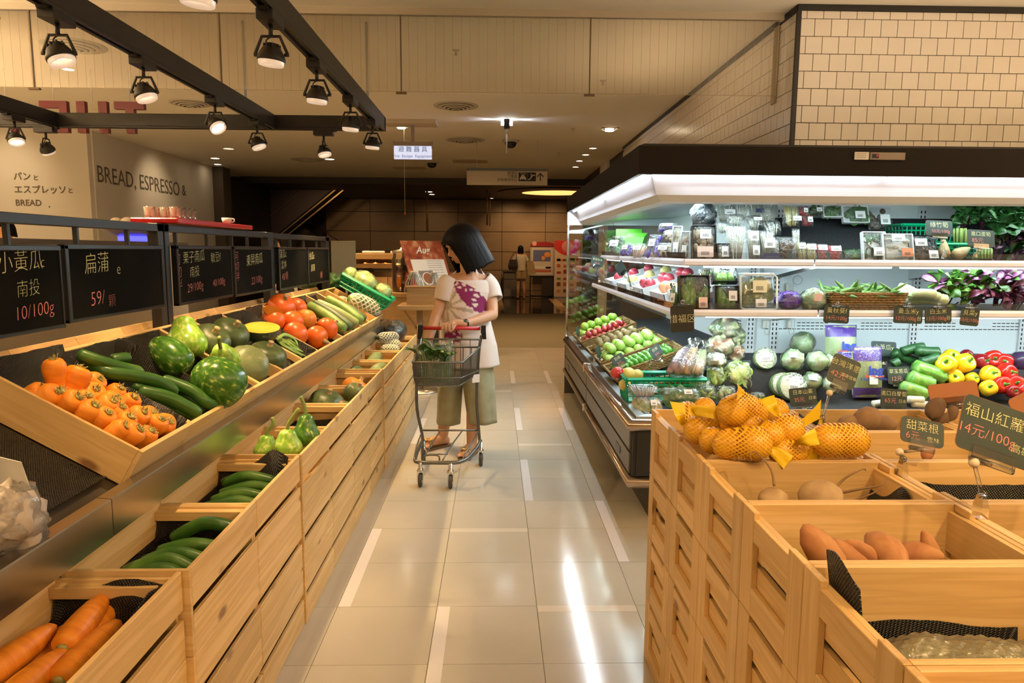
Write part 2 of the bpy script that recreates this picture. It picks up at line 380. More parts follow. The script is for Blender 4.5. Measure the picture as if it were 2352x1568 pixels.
# hanging glass smoke barrier
sb=thing('smoke_barrier','wired glass smoke barrier hanging across the aisle from the ceiling','barrier',(-2.4,4.9,3.0))
gl_w=pane('wired_glass',(.97,.955,.92),.10,.05);wire=plain('glass_wire',(.35,.28,.15),.6);brz=plain('bronze_trim',(.16,.11,.05),.5)
chn=MB().box(-3.6,4.32,-.02,.02,-.045,0).build('top_channel',plain('channel_paint',(.52,.46,.36),.6),sb)
xs=[at(u,140,y=4.9)[0]+2.4 for u in (75,507,921,1355)];pw=(xs[3]-xs[0])/3
ed=[xs[0]-pw,*xs,4.30]
for i in range(5):
    a,b=ed[i]+.004,ed[i+1]-.004
    g=MB().box(a,b,-.004,.004,-.53,-.045).build('glass_panel',gl_w,sb)
    wm=MB();x=a+.05
    while x<b:wm.box(x-.0006,x+.0006,-.0048,-.0042,-.53,-.045);x+=.058
    wm.box(a,b,-.0048,-.0042,-.5315,-.5290);stuff(wm.build('glass_wire',wire,g))
for x in xs:
    MB().box(x-.004,x+.004,-.007,.007,-.535,-.045).box(x-.035,x+.035,-.012,.012,-.545,-.533).build('seam_clip',brz,sb)
# ceiling fixtures
def diffuser(u,v,r,lab):
    p=at(u,v,z=H3);t=thing('ceiling_diffuser',lab,'vent',(p.x,p.y,H3))
    for i,(ra,dz) in enumerate([(r,.0),(r*.80,.012),(r*.60,.022),(r*.40,.030),(r*.2,.036)]):
        MB().lathe([(ra*.86,-dz+.002),(ra,-dz),(ra*.99,-dz-.006),(ra*.84,-dz-.010),(ra*.78,-dz-.004)],36,xf=None,cap=False).build('cone_ring',grey_vent,t)
    MB().lathe([(r*.98,-.001),(r*.98,-.002)],32).build('neck',vent_dark,t)
    return t
diffuser(168,104,.24,'large round ceiling air diffuser above the chalkboards behind the black track')
diffuser(437,237,.22,'round ceiling air diffuser between two black lighting tracks')
diffuser(1047,243,.25,'round ceiling air diffuser just behind the glass smoke barrier')
diffuser(1068,321,.28,'round ceiling air diffuser near the black security dome')
diffuser(705,366,.28,'far round ceiling air diffuser beyond the track lights')
def vent(u,v,w_,d,lab):
    p=at(u,v,z=H3);t=thing('ceiling_grille',lab,'vent',(p.x,p.y,H3))
    MB().box(-w_/2,w_/2,-d/2,d/2,-.012,0).build('frame',grey_vent,t)
    b=MB()
    for i in range(9):b.box(-w_/2+.02,w_/2-.02,-d/2+d*(i+.3)/9,-d/2+d*(i+.7)/9,-.018,-.011)
    b.build('louvre',plain('louvre_paint',(.40,.30,.19),.6),t)
vent(1080,369,.62,.45,'rectangular ceiling grille above the hanging direction sign');vent(940,384,.62,.45,'rectangular ceiling grille behind the lit escape sign')
for i,(u,v) in enumerate([(1047,115),(1385,185),(1317,294),(1282,350)]):
    p=at(u,v,z=H3);t=thing('sprinkler',['sprinkler head on ceiling above the first glass barrier seam','sprinkler head on ceiling close to the tiled wall','small sprinkler head on ceiling beyond the twin emergency lamp','farthest small sprinkler head on the warm ceiling'][i],'sprinkler',p)
    MB().lathe([(.03,0),(.028,-.006),(.01,-.008),(.009,-.03),(.016,-.034),(.016,-.038)],12).build('head',grey_vent,t)
lamp_on=plain('lamp_glow',(1,.85,.6),.5,emit=9,ecol=(1,.80,.52));lamp_cool=plain('lamp_glow_cool',(.9,.95,1),.5,emit=14,ecol=(.85,.93,1));lamp_dim=plain('lamp_dim',(.9,.7,.4),.5,emit=1.6,ecol=(1,.72,.35))
def downlight(u,v,r,mat,lab,square=False,cat='lamp'):
    p=at(u,v,z=H3 if v<423 else 2.96);t=thing('downlight',lab,cat,p)
    if square:
        b=MB();
        for a in range(4):b.box(-r,r,-r,-r*.74,-.006,0,xf=RZ(a*PI/2))
        b.build('trim_frame',plain('white_trim',(.75,.72,.68),.5),t)
        MB().box(-r*.74,r*.74,-r*.74,r*.74,-.002,0).build('recess',blackp,t)
        MB().lathe([(r*.5,-.002),(r*.55,-.02),(r*.5,-.028),(.0,-.024)],16).build('lens',mat,t)
    else:
        MB().lathe([(r,0),(r,-.006),(r*.84,-.008),(r*.8,-.003)],24,cap=False).build('trim_ring',plain('white_trim',(.75,.72,.68),.5),t)
        MB().lathe([(r*.8,-.003),(0.001,-.0035)],24,cap=False).build('lens',mat,t)
downlight(741,268,.085,lamp_cool,'bright cool round downlight behind the track lights');downlight(525,341,.10,lamp_dim,'dim yellow round downlight before the bread wall')
downlight(922,290,.10,lamp_on,'square recessed downlight in front of the lit escape sign', True);downlight(1400,296,.11,lamp_on,'square recessed downlight beside the tiled wall', True)
for i,(u,v,s_) in enumerate([(156,158,.06),(494,363,.09),(500,377,.08),(757,365,.10),(1362,340,.07),(1345,355,.07),(1331,369,.07),(1322,383,.07),(1010,420,.08),(685,417,.08),(838,417,.08),(1297,421,.08),(985,440,.12),(992,446,.10),(1006,459,.09),(1129,455,.07)]):
    l=['small downlight seen under the nearest track lamp','downlight over the bread wall, nearer of two','downlight over the bread wall, farther of two','downlight behind the single lamp on the cross track','first of four small downlights along the tiled wall','second of four small downlights along the tiled wall','third of four small downlights along the tiled wall','fourth of four small downlights along the tiled wall','downlight at ceiling edge above the shopper','downlight at ceiling edge above the escalator foot','downlight at ceiling edge between escalator and shopper','downlight at ceiling edge beside the display canopy','bright lobby downlight, nearest in a row of three','bright lobby downlight, middle in a row of three','bright lobby downlight, farthest in a row of three','small lobby downlight beside the amber ceiling recess'][i]
    downlight(u,v,s_,lamp_on,l)
for i,(u,v) in enumerate([(1173,322),(992,371)]):
    p=at(u,v,z=H3);t=thing('security_camera',['black security dome beside the twin emergency lamp','black security dome below the lit escape sign'][i],'camera',p)
    MB().lathe([(.12,0),(.12,-.02),(.09,-.03)],20).build('mount',grey_vent,t)
    MB().lathe([(.085,-.03),(.085,-.05),(.07,-.085),(.04,-.108),(.001,-.115)],20).build('dome',blackp,t)
# twin emergency lamp
p=at(1164,274,z=H3);t=thing('emergency_light','twin headed emergency lamp on a thin rod below the ceiling','lamp',p)
MB().box(-.035,.035,-.03,.03,-.11,0,b=.006).build('housing',blackp,t)
MB().tube([(0,0,-.11),(0,0,-.16)],.018,10).tube([(0,0,-.16),(0,0,-.40)],.010,10).build('rod',plain('pale_rod',(.62,.60,.62),.4),t)
for s_ in (-1,1):MB().lathe([(.028,0),(.030,.03),(.026,.034)],14,xf=T3(s_*.036,0,-.045)@RY(s_*PI/2)).build('lamp_head',lamp_cool,t)
for s_ in (-1,1):light('SPOT','emergency_beam',(p.x+s_*.08,p.y,p.z-.055),5,(.72,.78,1),(p.x+s_*1.2,p.y,p.z+.12),spot_size=R(70),spot_blend=1,shadow_soft_size=.03)
# escape sign
y=9.0;a=at(905,335,y=y);b=at(992,366,y=y);W2=(b.x-a.x)/2;cx,cz=(a.x+b.x)/2,(a.z+b.z)/2;hh=(a.z-b.z)/2
t=thing('escape_sign','lit white sign reading Fire Escape Equipment','sign',(cx,y,H3))
z0=cz-H3
MB().box(-.33,.30,-.15,.15,-.05,0).build('ceiling_plate',plain('plate_paint',(.55,.47,.36),.6),t)
MB().box(-W2-.01,W2+.01,-.02,.02,z0+hh,z0+hh+.05).box(-W2-.012,-W2,-.03,.03,z0+hh-.03,z0+hh+.06).box(W2,W2+.012,-.03,.03,z0+hh-.03,z0+hh+.06).box(-.02,.02,-.012,.012,z0+hh+.05,-.05).build('bracket',plain('bracket_brown',(.32,.25,.19),.5),t)
MB().box(-W2,W2,-.018,.018,z0-hh,z0+hh,b=.003).build('light_panel',plain('sign_glow',(.80,.86,1),.5,emit=.42,ecol=(.62,.72,1.0)),t)
sg=plain('sign_blue_print',(.20,.28,.50),.6)
text('避 難 器 具',sg,t,T3(0,-.0195,z0+.035)@RX(PI/2),size=.075,align='CENTER');text('Fire  Escape  Equipment',sg,t,T3(0,-.0195,z0-.045)@RX(PI/2),size=.050,align='CENTER')
t=thing('pull_cord','thin pull cord with a red knob hanging beside the escape sign','cord',at(928,305,y=9.4));q=at(928,490,y=9.4)-t.location
MB().tube([(0,0,H3-t.location.z),(0,0,q.z)],.0025,5).build('cord',plain('cord',(.45,.36,.25),.6),t);MB().ell((0,0,q.z),(.010,.010,.02),8,6).build('knob',plain('red_knob',(.5,.08,.04),.4),t)
# direction sign
y=10.4;a=at(1072,386,y=y);b=at(1257,426,y=y);t=thing('direction_sign','hanging sign with taxi and escalator symbols and an arrow','sign',((a.x+b.x)/2,y,H3))
W2=(b.x-a.x)/2;zt,zb=a.z-H3,b.z-H3
MB().box(-W2,W2,-.02,.02,zt-.035,zt).build('top_bar',plain('sign_bar',(.10,.095,.075),.4),t)
MB().box(-W2,W2,-.008,.008,zb,zt-.035).build('panel',plain('sign_panel',(.46,.37,.24),.5),t)
for s_ in (-.75,.75):MB().tube([(s_*W2,0,zt),(s_*W2,0,0)],.003,6).build('hanger',grey_vent,t)
def sx_(u): return at(u,405,y=y).x-t.location.x
zm=at(1200,406,y=y).z-H3
for k,u in enumerate((1201,1221)):MB().box(sx_(u)-.062,sx_(u)+.062,-.0095,-.008,zm-.062,zm+.062,b=0).build('symbol_square',ink,t)
pc=plain('symbol_pale',(.52,.43,.29),.5)
u0=sx_(1201);text('TAXI',pc,t,T3(u0,-.0100,zm+.042)@RX(PI/2),size=.035,align='CENTER')
MB().prism([(-.045,-.045),(-.03,-.045),(-.03,-.035),(.03,-.035),(.03,-.045),(.045,-.045),(.045,-.01),(.03,.0),(.018,.025),(-.018,.025),(-.03,0),(-.045,-.01)],0,.001,xf=T3(u0,-.0098,zm)@RX(PI/2)).build('taxi_symbol',pc,t)
u0=sx_(1221);MB().prism([(-.05,-.045),(-.025,-.045),(.02,.015),(.05,.015),(.05,.03),(.012,.03),(-.033,-.03),(-.05,-.03)],0,.001,xf=T3(u0,-.0098,zm)@RX(PI/2)).prism([(-.012,.0),(-.002,.012),(-.002,.045),(-.012,.045)],0,.001,xf=T3(u0,-.0098,zm)@RX(PI/2)).build('escalator_symbol',pc,t)
u0=sx_(1241);MB().prism([(-.007,-.055),(.007,-.055),(.007,.03),(.042,-.005),(.052,.006),(0,.058),(-.052,.006),(-.042,-.005),(-.007,.03)],0,.001,xf=T3(u0,-.0093,zm)@RX(PI/2)).build('arrow_symbol',ink,t)
text('捷運站\n下車處\n計程車招呼站',ink,t,T3(sx_(1188),-.0095,zm)@RX(PI/2),size=.048,align='RIGHT')
# ------------------------------------------------------------ tiled column wall behind the refrigerated case
tile_w=spotty('wall_tile_glaze',[(.3,(.74,.68,.60)),(.7,(.79,.73,.65))],1.5,.24,spec=.55);grout_w=plain('wall_grout',(.075,.055,.02),.8)
WX,WY,TP=1.95,4.72,.1085
wl=MB().box(WX+.006,6,WY+.006,11.0,0,H3).build('wall_front',grout_w);struct(wl)
tmf=MB().box(.002,TP-.002,-.006,.002,.002,TP-.002,b=.0012).mesh('tile',tile_w);tms=MB().box(-.006,.002,.002,TP-.002,.002,TP-.002,b=.0012).mesh('tile',tile_w)
def cut(x0,x1,z0,z1,side):
    return (MB().box(-.006,.002,x0,x1,z0,z1,b=.0012) if side else MB().box(x0,x1,-.006,.002,z0,z1,b=.0012)).mesh('tile',tile_w)
ztop=2.965;rows=[(ztop-.05,.05)]+[(ztop-.05-TP*(i+1),TP) for i in range(9)]
halfm={}
for side in (0,1):
    rest=MB()
    for ri,(z,hgt) in enumerate(rows):
        o=TP/2 if ri%2==0 else 0
        d=.012;n=0
        if ri%2==0:
            pcs=[(d,TP/2)]
        else:pcs=[(d,TP)]
        e=pcs[0][1]
        lim=2.25 if not side else 6.2
        while e<lim:pcs.append((e,e+TP));e+=TP
        for a,b in pcs:
            if side and a>1.35:rest.box(WX,WX+.008,WY+a+.002,WY+b-.002,z+.002,z+hgt-.002); continue
            k=(side,round(b-a,4),hgt)
            if k not in halfm:halfm[k]=cut(.002,b-a-.002,.002,hgt-.002,side)
            link('tile',halfm[k],wl,(WX+a,WY+.006,z) if not side else (WX+.006,WY+a,z))
    if side:stuff(rest.build('distant_tile',tile_w,wl))
tr=MB().box(WX-.012,WX+.014,WY-.012,WY+.014,1.7,H3).box(WX-.012,4.4,WY-.014,WY+.006,ztop,H3).box(WX-.014,WX+.006,WY,11.0,ztop,H3).build('trim_1',black);struct(tr)
MB().box(WX-.012,WX,5.02,5.10,2.45,2.97).build('corner_strip',plain('tan_strip',(.42,.32,.18),.5),wl)
b=MB().box(WX+.05,6,11.0,12.6,0,H3).build('wall_recess',dk);struct(b)
b=MB().box(WX,6,12.6,13.4,0,H3).build('wall_pier',tile_w);struct(b)
b=MB().box(WX+.02,6,13.4,16,0,H3).build('wall_right',dk);struct(b)
# ------------------------------------------------------------ bread shop walls
wm=spotty('shop_wall_paint',[(.3,(.72,.67,.57)),(.7,(.75,.70,.60))],.7,.7)
b=MB().box(-5.66,-5.50,10.0,14.1,0,H3).build('wall_left',wm);struct(b)
b=MB().box(-9,-5.52,9.9,10.05,0,H3).build('wall_left_return',wm);struct(b)
b=MB().box(-6.2,-5.3,14.1,14.5,0,H3).build('wall_portal',plain('portal_grey',(.075,.060,.045),.5));struct(b)
cp=plain('wall_lettering',(.14,.11,.075),.6)
wl_=bpy.data.objects['wall_left'];wr_=bpy.data.objects['wall_left_return']
def onwall(p0,p1): return None
a=at(222,400,x=-5.495);c=at(412,430,x=-5.495)
mt=Matrix(((0,0,1,a.x),(1,0,0,a.y),(0,1,0,a.z),(0,0,0,1)))
ms=textmesh('BREAD, ESPRESSO',size=1);wd=max(v.co.x for v in ms.vertices)
text('BREAD, ESPRESSO',cp,wl_,mt@Matrix.Scale((c.y-a.y)/wd,4),size=1,offset=0)
text('&',cp,wl_,Matrix(((0,0,1,a.x),(1,0,0,c.y+.10),(0,1,0,a.z),(0,0,0,1))),size=.26)
for s_,u,v,sz in (('パン',30,406,.120),('と',75,409,.08),('エスプレッソ',32,436,.118),('と',155,438,.08),('BREAD',35,466,.115),(',',111,470,.10)):
    q=at(u,v,y=9.895);text(s_,cp,wr_,T3(*q)@RX(PI/2),size=sz,spacing=1.0,offset=.002)
# ------------------------------------------------------------ lobby: far wall, escalator, round recess
fw=MB().box(-12,10,22.03,22.3,0,3.1).build('wall_far',plain('panel_gap',(.05,.03,.015),.8));struct(fw)
pm=spotty('lobby_panel',[(.3,(.30,.195,.10)),(.7,(.34,.225,.12))],2,.5,stretch=(1,1,8))
zs=[0,.18,.81,1.38,1.99,2.58,2.96];pmesh={}
for i in range(6):
    for j in range(8):
        x0=-5.2+j*1.35
        k=round(zs[i+1]-zs[i],3)
        if k not in pmesh:pmesh[k]=MB().box(.006,1.344,-.03,0,.008,k-.006,b=.004).mesh('panel',pm)
        link('panel',pmesh[k],fw,(x0,22.03,zs[i]))
b=MB().box(-12,-5.9,14.5,22.2,0,3.0).build('wall_lobby_left',plain('lobby_dark',(.020,.015,.011),.6));struct(b)
b=MB().box(3.9,4.2,16,22.2,0,3.0).build('wall_lobby_right',pm);struct(b)
# dark partition carrying the descending rail, left of the brass strip
e=thing('escalator','dark escalator rising behind the chalkboard rack with two bright handrails','escalator',(-6.0,19.0,0))
def E3(u,v,y): return at(u,v,y=y)-Vector((-6.0,19.0,0))
truss=plain('escalator_truss',(.045,.030,.028),.55);rail_m=plain('brass_rail',(.62,.46,.22),.3,.8)
p0,p1=E3(440,706,19),E3(870,358,19);dd=(p1-p0).normalized();nn=Vector((dd.z,0,-dd.x))
def slab(o0,o1,d0,d1,y0,y1,mat,name):
    vs=[]
    for yy in (y0,y1):
        for q,o_ in ((d0,o0),(d1,o0),(d1,o1),(d0,o1)):
            p_=p0+dd*q-nn*o_;vs.append((p_.x,yy,p_.z))
    return MB().add(vs,[(0,3,2,1),(4,5,6,7),(0,1,5,4),(1,2,6,5),(2,3,7,6),(3,0,4,7)][::1]).build(name,mat,e)
L_=(p1-p0).length
slab(.06,1.25,-.6,L_,-.1,.9,truss,'truss');slab(-.02,.012,-.6,L_,-.16,-.10,rail_m,'handrail');slab(-.15,-.12,-.6,L_,-.16,-.10,rail_m,'handrail')
slab(.5,.54,-.6,L_,-.14,-.1,plain('truss_band',(.075,.05,.045),.5),'side_band');slab(.85,.88,-.6,L_,-.14,-.1,plain('truss_band',(.075,.05,.045),.5),'side_band')
s2=thing('lower_escalator','second dark escalator descending towards the bread case','escalator',(-3.5,20.5,0))
q0,q1=at(650,470,y=20.5),at(850,600,y=20.5);d2=(q1-q0).normalized()
for o_,m_,n_ in ((0,rail_m,'handrail'),(.22,rail_m,'handrail')):
    MB().tube([q0+Vector((3.5,-20.5,-o_)),q1+Vector((3.5,-20.5,-o_))],.012,6).build(n_,plain('dull_rail',(.02,.014,.010),.4),s2)
MB().add([(q0.x+3.5,.1,q0.z-.25),(q1.x+3.5,.1,q1.z-.25),(q1.x+3.5,.1,q1.z-1.3),(q0.x+3.5,.1,q0.z-1.3),(q0.x+3.5,.6,q0.z-.25),(q1.x+3.5,.6,q1.z-.25),(q1.x+3.5,.6,q1.z-1.3),(q0.x+3.5,.6,q0.z-1.3)],[(0,3,2,1),(4,5,6,7),(0,1,5,4),(1,2,6,5),(2,3,7,6),(3,0,4,7)]).build('balustrade',plain('balustrade_dark',(.05,.035,.022),.4),s2)
amber=plain('amber_glow',(1,.5,.15),.5,emit=1.0,ecol=(1,.47,.13))
p=at(1262,446,z=2.955);t=thing('ceiling_recess','glowing amber round recess in the dark lobby ceiling','lamp',(1.6,19.0,2.96))
MB().lathe([(1.55,-.02),(1.35,-.004),(1.30,.0)],48,cap=False).build('outer_ring',dk,t);MB().lathe([(1.30,-.001),(.95,-.03),(.9,-.02)],48,cap=False).build('inner_ring',dk,t);MB().lathe([(.95,-.006),(.001,-.006)],48,cap=False).build('light_disc',amber,t)
for i,(u,v0,v1) in enumerate(((981,462,533),(1119,462,517))):  # brass-coloured upright strips, built as hanging tubes
    p=at(u,v0,y=18.5);q=at(u,v1,y=18.5)
    t=thing('hanging_tube',['slender brass-coloured tube hanging above the menu board','slender pair of brass-coloured tubes hanging right above the shopper'][i],'lamp',(p.x,18.5,2.96))
    MB().tube([(0,0,0),(0,0,q.z-2.96)],.028 if i==0 else .022,8).build('tube',plain('brass',(.75,.50,.22),.35,.6),t)
    if i:MB().tube([(.07,0,-.08),(.07,0,q.z-2.98)],.012,8).build('tube',plain('brass',(.75,.50,.22),.35,.6),t)
for x,pw_,ty in ((.55,44,22),(1.7,44,22),(-1.9,12,22),(3.2,30,22),(-4.0,5,22)):
    light('SPOT','lobby_spot',(x,20.4,2.93),pw_,(1,.62,.30),(x,ty+.1,1.4),spot_size=R(85),spot_blend=.9,shadow_soft_size=.05)
light('SPOT','escalator_fill',(-4.2,16.6,2.85),40,(1,.62,.30),(-4.6,19,1.6),spot_size=R(80),spot_blend=.9,shadow_soft_size=.05)  # unseen spot added to make the escalator show up
light('SPOT','lobby_spot',(1.2,18.6,2.93),50,(1,.62,.30),(1.1,19.8,0),spot_size=R(95),spot_blend=.9,shadow_soft_size=.05)
# downlights of the middle hall, with an extra lamp added for the bread case
for x,y,pw_ in [(-.3,6.6,26),(-.2,9.6,60),(.3,12.6,110),(-3,8.4,30),(-3.6,12.4,26),(1.2,8.4,30),(1.1,11.2,70),(-1.7,8.1,110),(-1.3,6.6,30)]:
    light('SPOT','hall_light',(x,y,2.97),pw_,WARM,(x,y+.1,0),spot_size=R(110),spot_blend=.9,shadow_soft_size=.06)
for x,y,ax,ay in [(-4.6,11.6,-5.6,11.7),(-6.5,8.9,-6.6,10)]:
    light('SPOT','wall_washer',(x,y,2.93),14,(1,.74,.46),(ax,ay,2.1),spot_size=R(85),spot_blend=1,shadow_soft_size=.06)
# reversed letters of a hanging shop sign, seen from behind
y=6.6;t=thing('hanging_letters','dark red hanging sign letters seen mirrored from behind','sign',(at(298,260,y=y).x,y,H3))
red_m=plain('dark_red_letter',(.17,.020,.028),.45)
zt=at(200,232,y=y).z-H3;zb=zt-.275;hL=zt-zb
def letter(u0,u1,boxes):
    x0,x1=at(u0,250,y=y).x-t.location.x,at(u1,250,y=y).x-t.location.x;b=MB()
    for a0,a1,c0,c1 in boxes:b.box(x0+(x1-x0)*a0,x0+(x1-x0)*a1,0,.05,zb+hL*c0,zb+hL*c1)
    b.build('letter',red_m,t)
    MB().tube([((x0+x1)/2,.02,zt),((x0+x1)/2,.02,0)],.004,6).build('hanger',plain('pale_rod',(.62,.60,.62),.4),t)
letter(262,330,[(0,1,.76,1),(.37,.66,0,.76)])
letter(175,245,[(0,.28,0,1),(.72,1,0,1),(.28,.72,.38,.60)])
letter(90,153,[(.72,1,0,1),(0,.72,.78,1),(.15,.72,.40,.60),(0,.72,0,.22)])
letter(-10,33,[(.7,1,0,1),(0,.7,.8,1),(0,.7,.36,.54),(0,.25,.36,1)])
# ------------------------------------------------------------ lighting track
RX1,RX2,RX3,RZT,RYB=-.91,-1.77,-3.46,2.47,5.80
tk=thing('lighting_track','black ceiling hung lighting track grid over the sloped crate stand','track',(-1.8,3.5,2.36))
def rail(x0,x1,y0,y1):
    o=Vector((-1.8,3.5,2.36));b=MB()
    b.box(x0-o.x,x1-o.x,y0-o.y,y1-o.y,.012,.11,b=.003)
    if y1-y0>x1-x0:b.box(x0-o.x,x0-o.x+.018,y0-o.y,y1-o.y,0,.012).box(x1-o.x-.018,x1-o.x,y0-o.y,y1-o.y,0,.012)
    else:b.box(x0-o.x,x1-o.x,y0-o.y,y0-o.y+.018,0,.012).box(x0-o.x,x1-o.x,y1-o.y-.018,y1-o.y,0,.012)
    b.build('rail',black,tk)
for x in (RX1,RX2,RX3):rail(x-.03,x+.03,-1.5,RYB+.03)
rail(-5.2,RX1+.03,RYB-.03,RYB+.03)
for x,y in [(RX1,1.6),(RX1,5.2),(RX2,2.6),(RX2,5.2),(RX1,-.5),(RX2,-.5)]:
    MB().tube([(x+1.8,y-3.5,.11),(x+1.8,y-3.5,.64)],.010,8).build('hanging_rod',plain('pale_rod',(.62,.60,.62),.4),tk)
ringm=plain('lamp_reflector',(.78,.70,.62),.25,.3,emit=.25,ecol=(1,.75,.55));lens_m=plain('lamp_lens',(1,.9,.7),.3,emit=5,ecol=(1,.82,.60));lens_hot=plain('lamp_lens_hot',(1,.9,.7),.3,emit=22,ecol=(1,.85,.62))
def lampmeshes():
    a=MB().box(-.035,.035,-.075,.075,-.042,.0,b=.003).box(-.02,.02,-.10,-.075,-.012,0).mesh('adapter',black)
    s_=MB().tube([(0,0,-.04),(0,0,-.088)],.009,8).mesh('stem',black)
    pts=[(-.066,0,-.158),(-.036,0,-.088),(.036,0,-.088),(.066,0,-.158)]
    br=MB().tube(pts,.0045,6,sm=False,flat=1.6).tube([(-.070,0,-.160),(-.052,0,-.160)],.007,8).tube([(.052,0,-.160),(.070,0,-.160)],.007,8).tube(smoothpath([(0,.0,-.09),(-.016,0,-.100),(-.02,0,-.112),(-.006,0,-.122)]),.003,5).mesh('bracket',black)
    hb=MB()  # pivot at the bracket screws
    hb.lathe([(.010,.046),(.020,.045),(.026,.034),(.038,.024),(.046,.010),(.054,-.006),(.056,-.016),(.055,-.024),(.050,-.024)],22,cap=False)
    hb.lathe([(.001,.046),(.010,.046)],22,cap=False)
    for k in range(8):hb.box(-.003,.003,(.010),.034,.020,.042,xf=RZ(k*PI/4))
    hm=hb.mesh('housing',black)
    rg=MB().lathe([(.052,-.022),(.050,-.040),(.047,-.042),(.040,-.016),(.034,-.012)],24,cap=False).mesh('reflector_ring',ringm)
    ln=MB().lathe([(.036,-.010),(.0005,-.010)],20,cap=False).mesh('lens',lens_m)
    return a,s_,br,hm,rg,ln
LM=lampmeshes()
def tracklamp(x,y,aim,label,hot=False,power=42,size=62,along='y'):
    t=thing('track_spotlight',label,'spotlight',(x,y,2.36),0 if along=='y' else PI/2,'black spotlights on the track')
    link('adapter',LM[0],t);link('stem',LM[1],t)
    pv=Vector((x,y,2.36-.160));d=(Vector(aim)-pv).normalized()
    br=link('bracket',LM[2],t)
    base=t.rotation_euler.to_matrix().to_4x4() if along!='y' else Matrix.Identity(4)
    q=(base.inverted()@zto(-d)).to_euler()
    for n_,m_ in (('housing',LM[3]),('reflector_ring',LM[4]),('lens',LM[5])):
        o=link(n_,m_,t,(0,0,-.160),q)
        if hot and n_=='lens':o.data=o.data.copy();o.data.materials[0]=lens_hot
    light('SPOT','track_beam',pv+d*.05,power,WARM,aim,spot_size=R(size),spot_blend=.55,shadow_soft_size=.022)
n1=['partly hidden at the top edge','second along the track above the gourds','third along the track','fourth along the track','last before the corner of the track']
for i,y in enumerate((2.29,3.0,3.74,4.58,5.37)):
    tracklamp(RX1,y,(-1.03,y+.05,1.0),'black spotlight on the track nearest the aisle, '+n1[i],size=52 if i<4 else 84,power=40 if i<4 else 60)
n2=['first, cut by the picture edge','second, beside the big ceiling diffuser','third, beside the red letters','fourth, glaring brightly','fifth, below the cross track']
for i,y in enumerate((2.57,3.02,3.72,4.63,5.42)):
    tracklamp(RX2,y,(-1.3 if i!=3 else -.8,y-.05-(.5 if i==3 else 0),.9),'black spotlight on the middle track, '+n2[i],hot=i==3,power=58,size=42)
tracklamp(-1.37,RYB,(-1.10,5.60,1.0),'black spotlight on the cross track, seen side on',along='x',power=34,size=80)
tracklamp(-3.55,RYB,(-3.5,6.6,1.0),'black spotlight on the cross track below the red letters',along='x',power=30)
tracklamp(RX3,5.30,(-2.9,4.9,.8),'black spotlight on the farthest track, glowing',hot=True,power=30)
for y in (.2,1.4):tracklamp(RX1,y,(-1.5,y+.2,1.0),'black spotlight on the aisle track ahead of the picture, %s'%('nearer' if y<1 else 'farther'),power=14)
for y in (.3,1.5):tracklamp(RX2,y,(-1.05,y,.7),'black spotlight on the middle track ahead of the picture, %s'%('nearer' if y<1 else 'farther'),power=16,size=75)
# ------------------------------------------------------------ lower slatted crates along the aisle
CL,CWD,CH,BT=.471,.30,.220,.012
wkn=wy
def lower_meshes():
    f={}
    f['slat']=MB().box(-BT,0,0,CL,0,.098,b=.0015).mesh('slat',wy)
    f['slat_narrow']=MB().box(-BT,0,BT,CL-BT,0,.098,b=.0015).mesh('slat',wy)
    f['end']=MB().box(-CWD+BT,-BT-.0005,0,BT,.0,CH-.014,b=.001).mesh('end_panel',wx)
    f['end_wide']=MB().box(-CWD+BT,0,0,BT,.0,CH,b=.001).mesh('end_panel',wx)
    f['back']=MB().box(-CWD,-CWD+BT,0,CL,0,.10,b=.001).box(-CWD,-CWD+BT,0,CL,.118,CH,b=.001).mesh('back_panel',wy)
    f['bottom']=MB().box(-CWD+BT,-BT,BT,CL-BT,0,.008).mesh('bottom_board',wy)
    f['cleat']=MB().box(-CWD+BT,-BT-.001,0,.026,CH-.05,CH-.022,b=.001).mesh('cleat',wx)
    return f
LMsh=lower_meshes();PITCHL=.475
def lower_crate(n,lev):
    y=1.6+n*PITCHL;x=-.724+(-.016 if n<0 else 0 if n<2 else .006 if n<6 else .014)
    where=('nearest' if n==-2 else ORD[n+2])+' along the aisle'
    t=thing('slatted_crate','pale pine slatted crate, %s tier of the aisle front, %s'%(('bottom','middle','top')[lev],where),'crate',(x,y+.002,lev*.222),0,'slatted crates facing the aisle')
    exposed=n in (-1,0,2,6)
    nar= False
    for z in (0,CH-.098):link('slat',LMsh['slat'],t,(0,BT+.001 if exposed else 0,z)).scale=(1,(CL-BT-.001)/CL if exposed else 1,1)
    link('end_panel',LMsh['end_wide' if exposed else 'end'],t);link('end_panel',LMsh['end'],t,(0,CL-BT,0));link('back_panel',LMsh['back'],t);link('bottom_board',LMsh['bottom'],t)
    if lev==2:link('cleat',LMsh['cleat'],t,(0,BT,0));link('cleat',LMsh['cleat'],t,(0,CL-BT-.026,0))
for n in range(-2,10):
    for lev in range(3):lower_crate(n,lev)
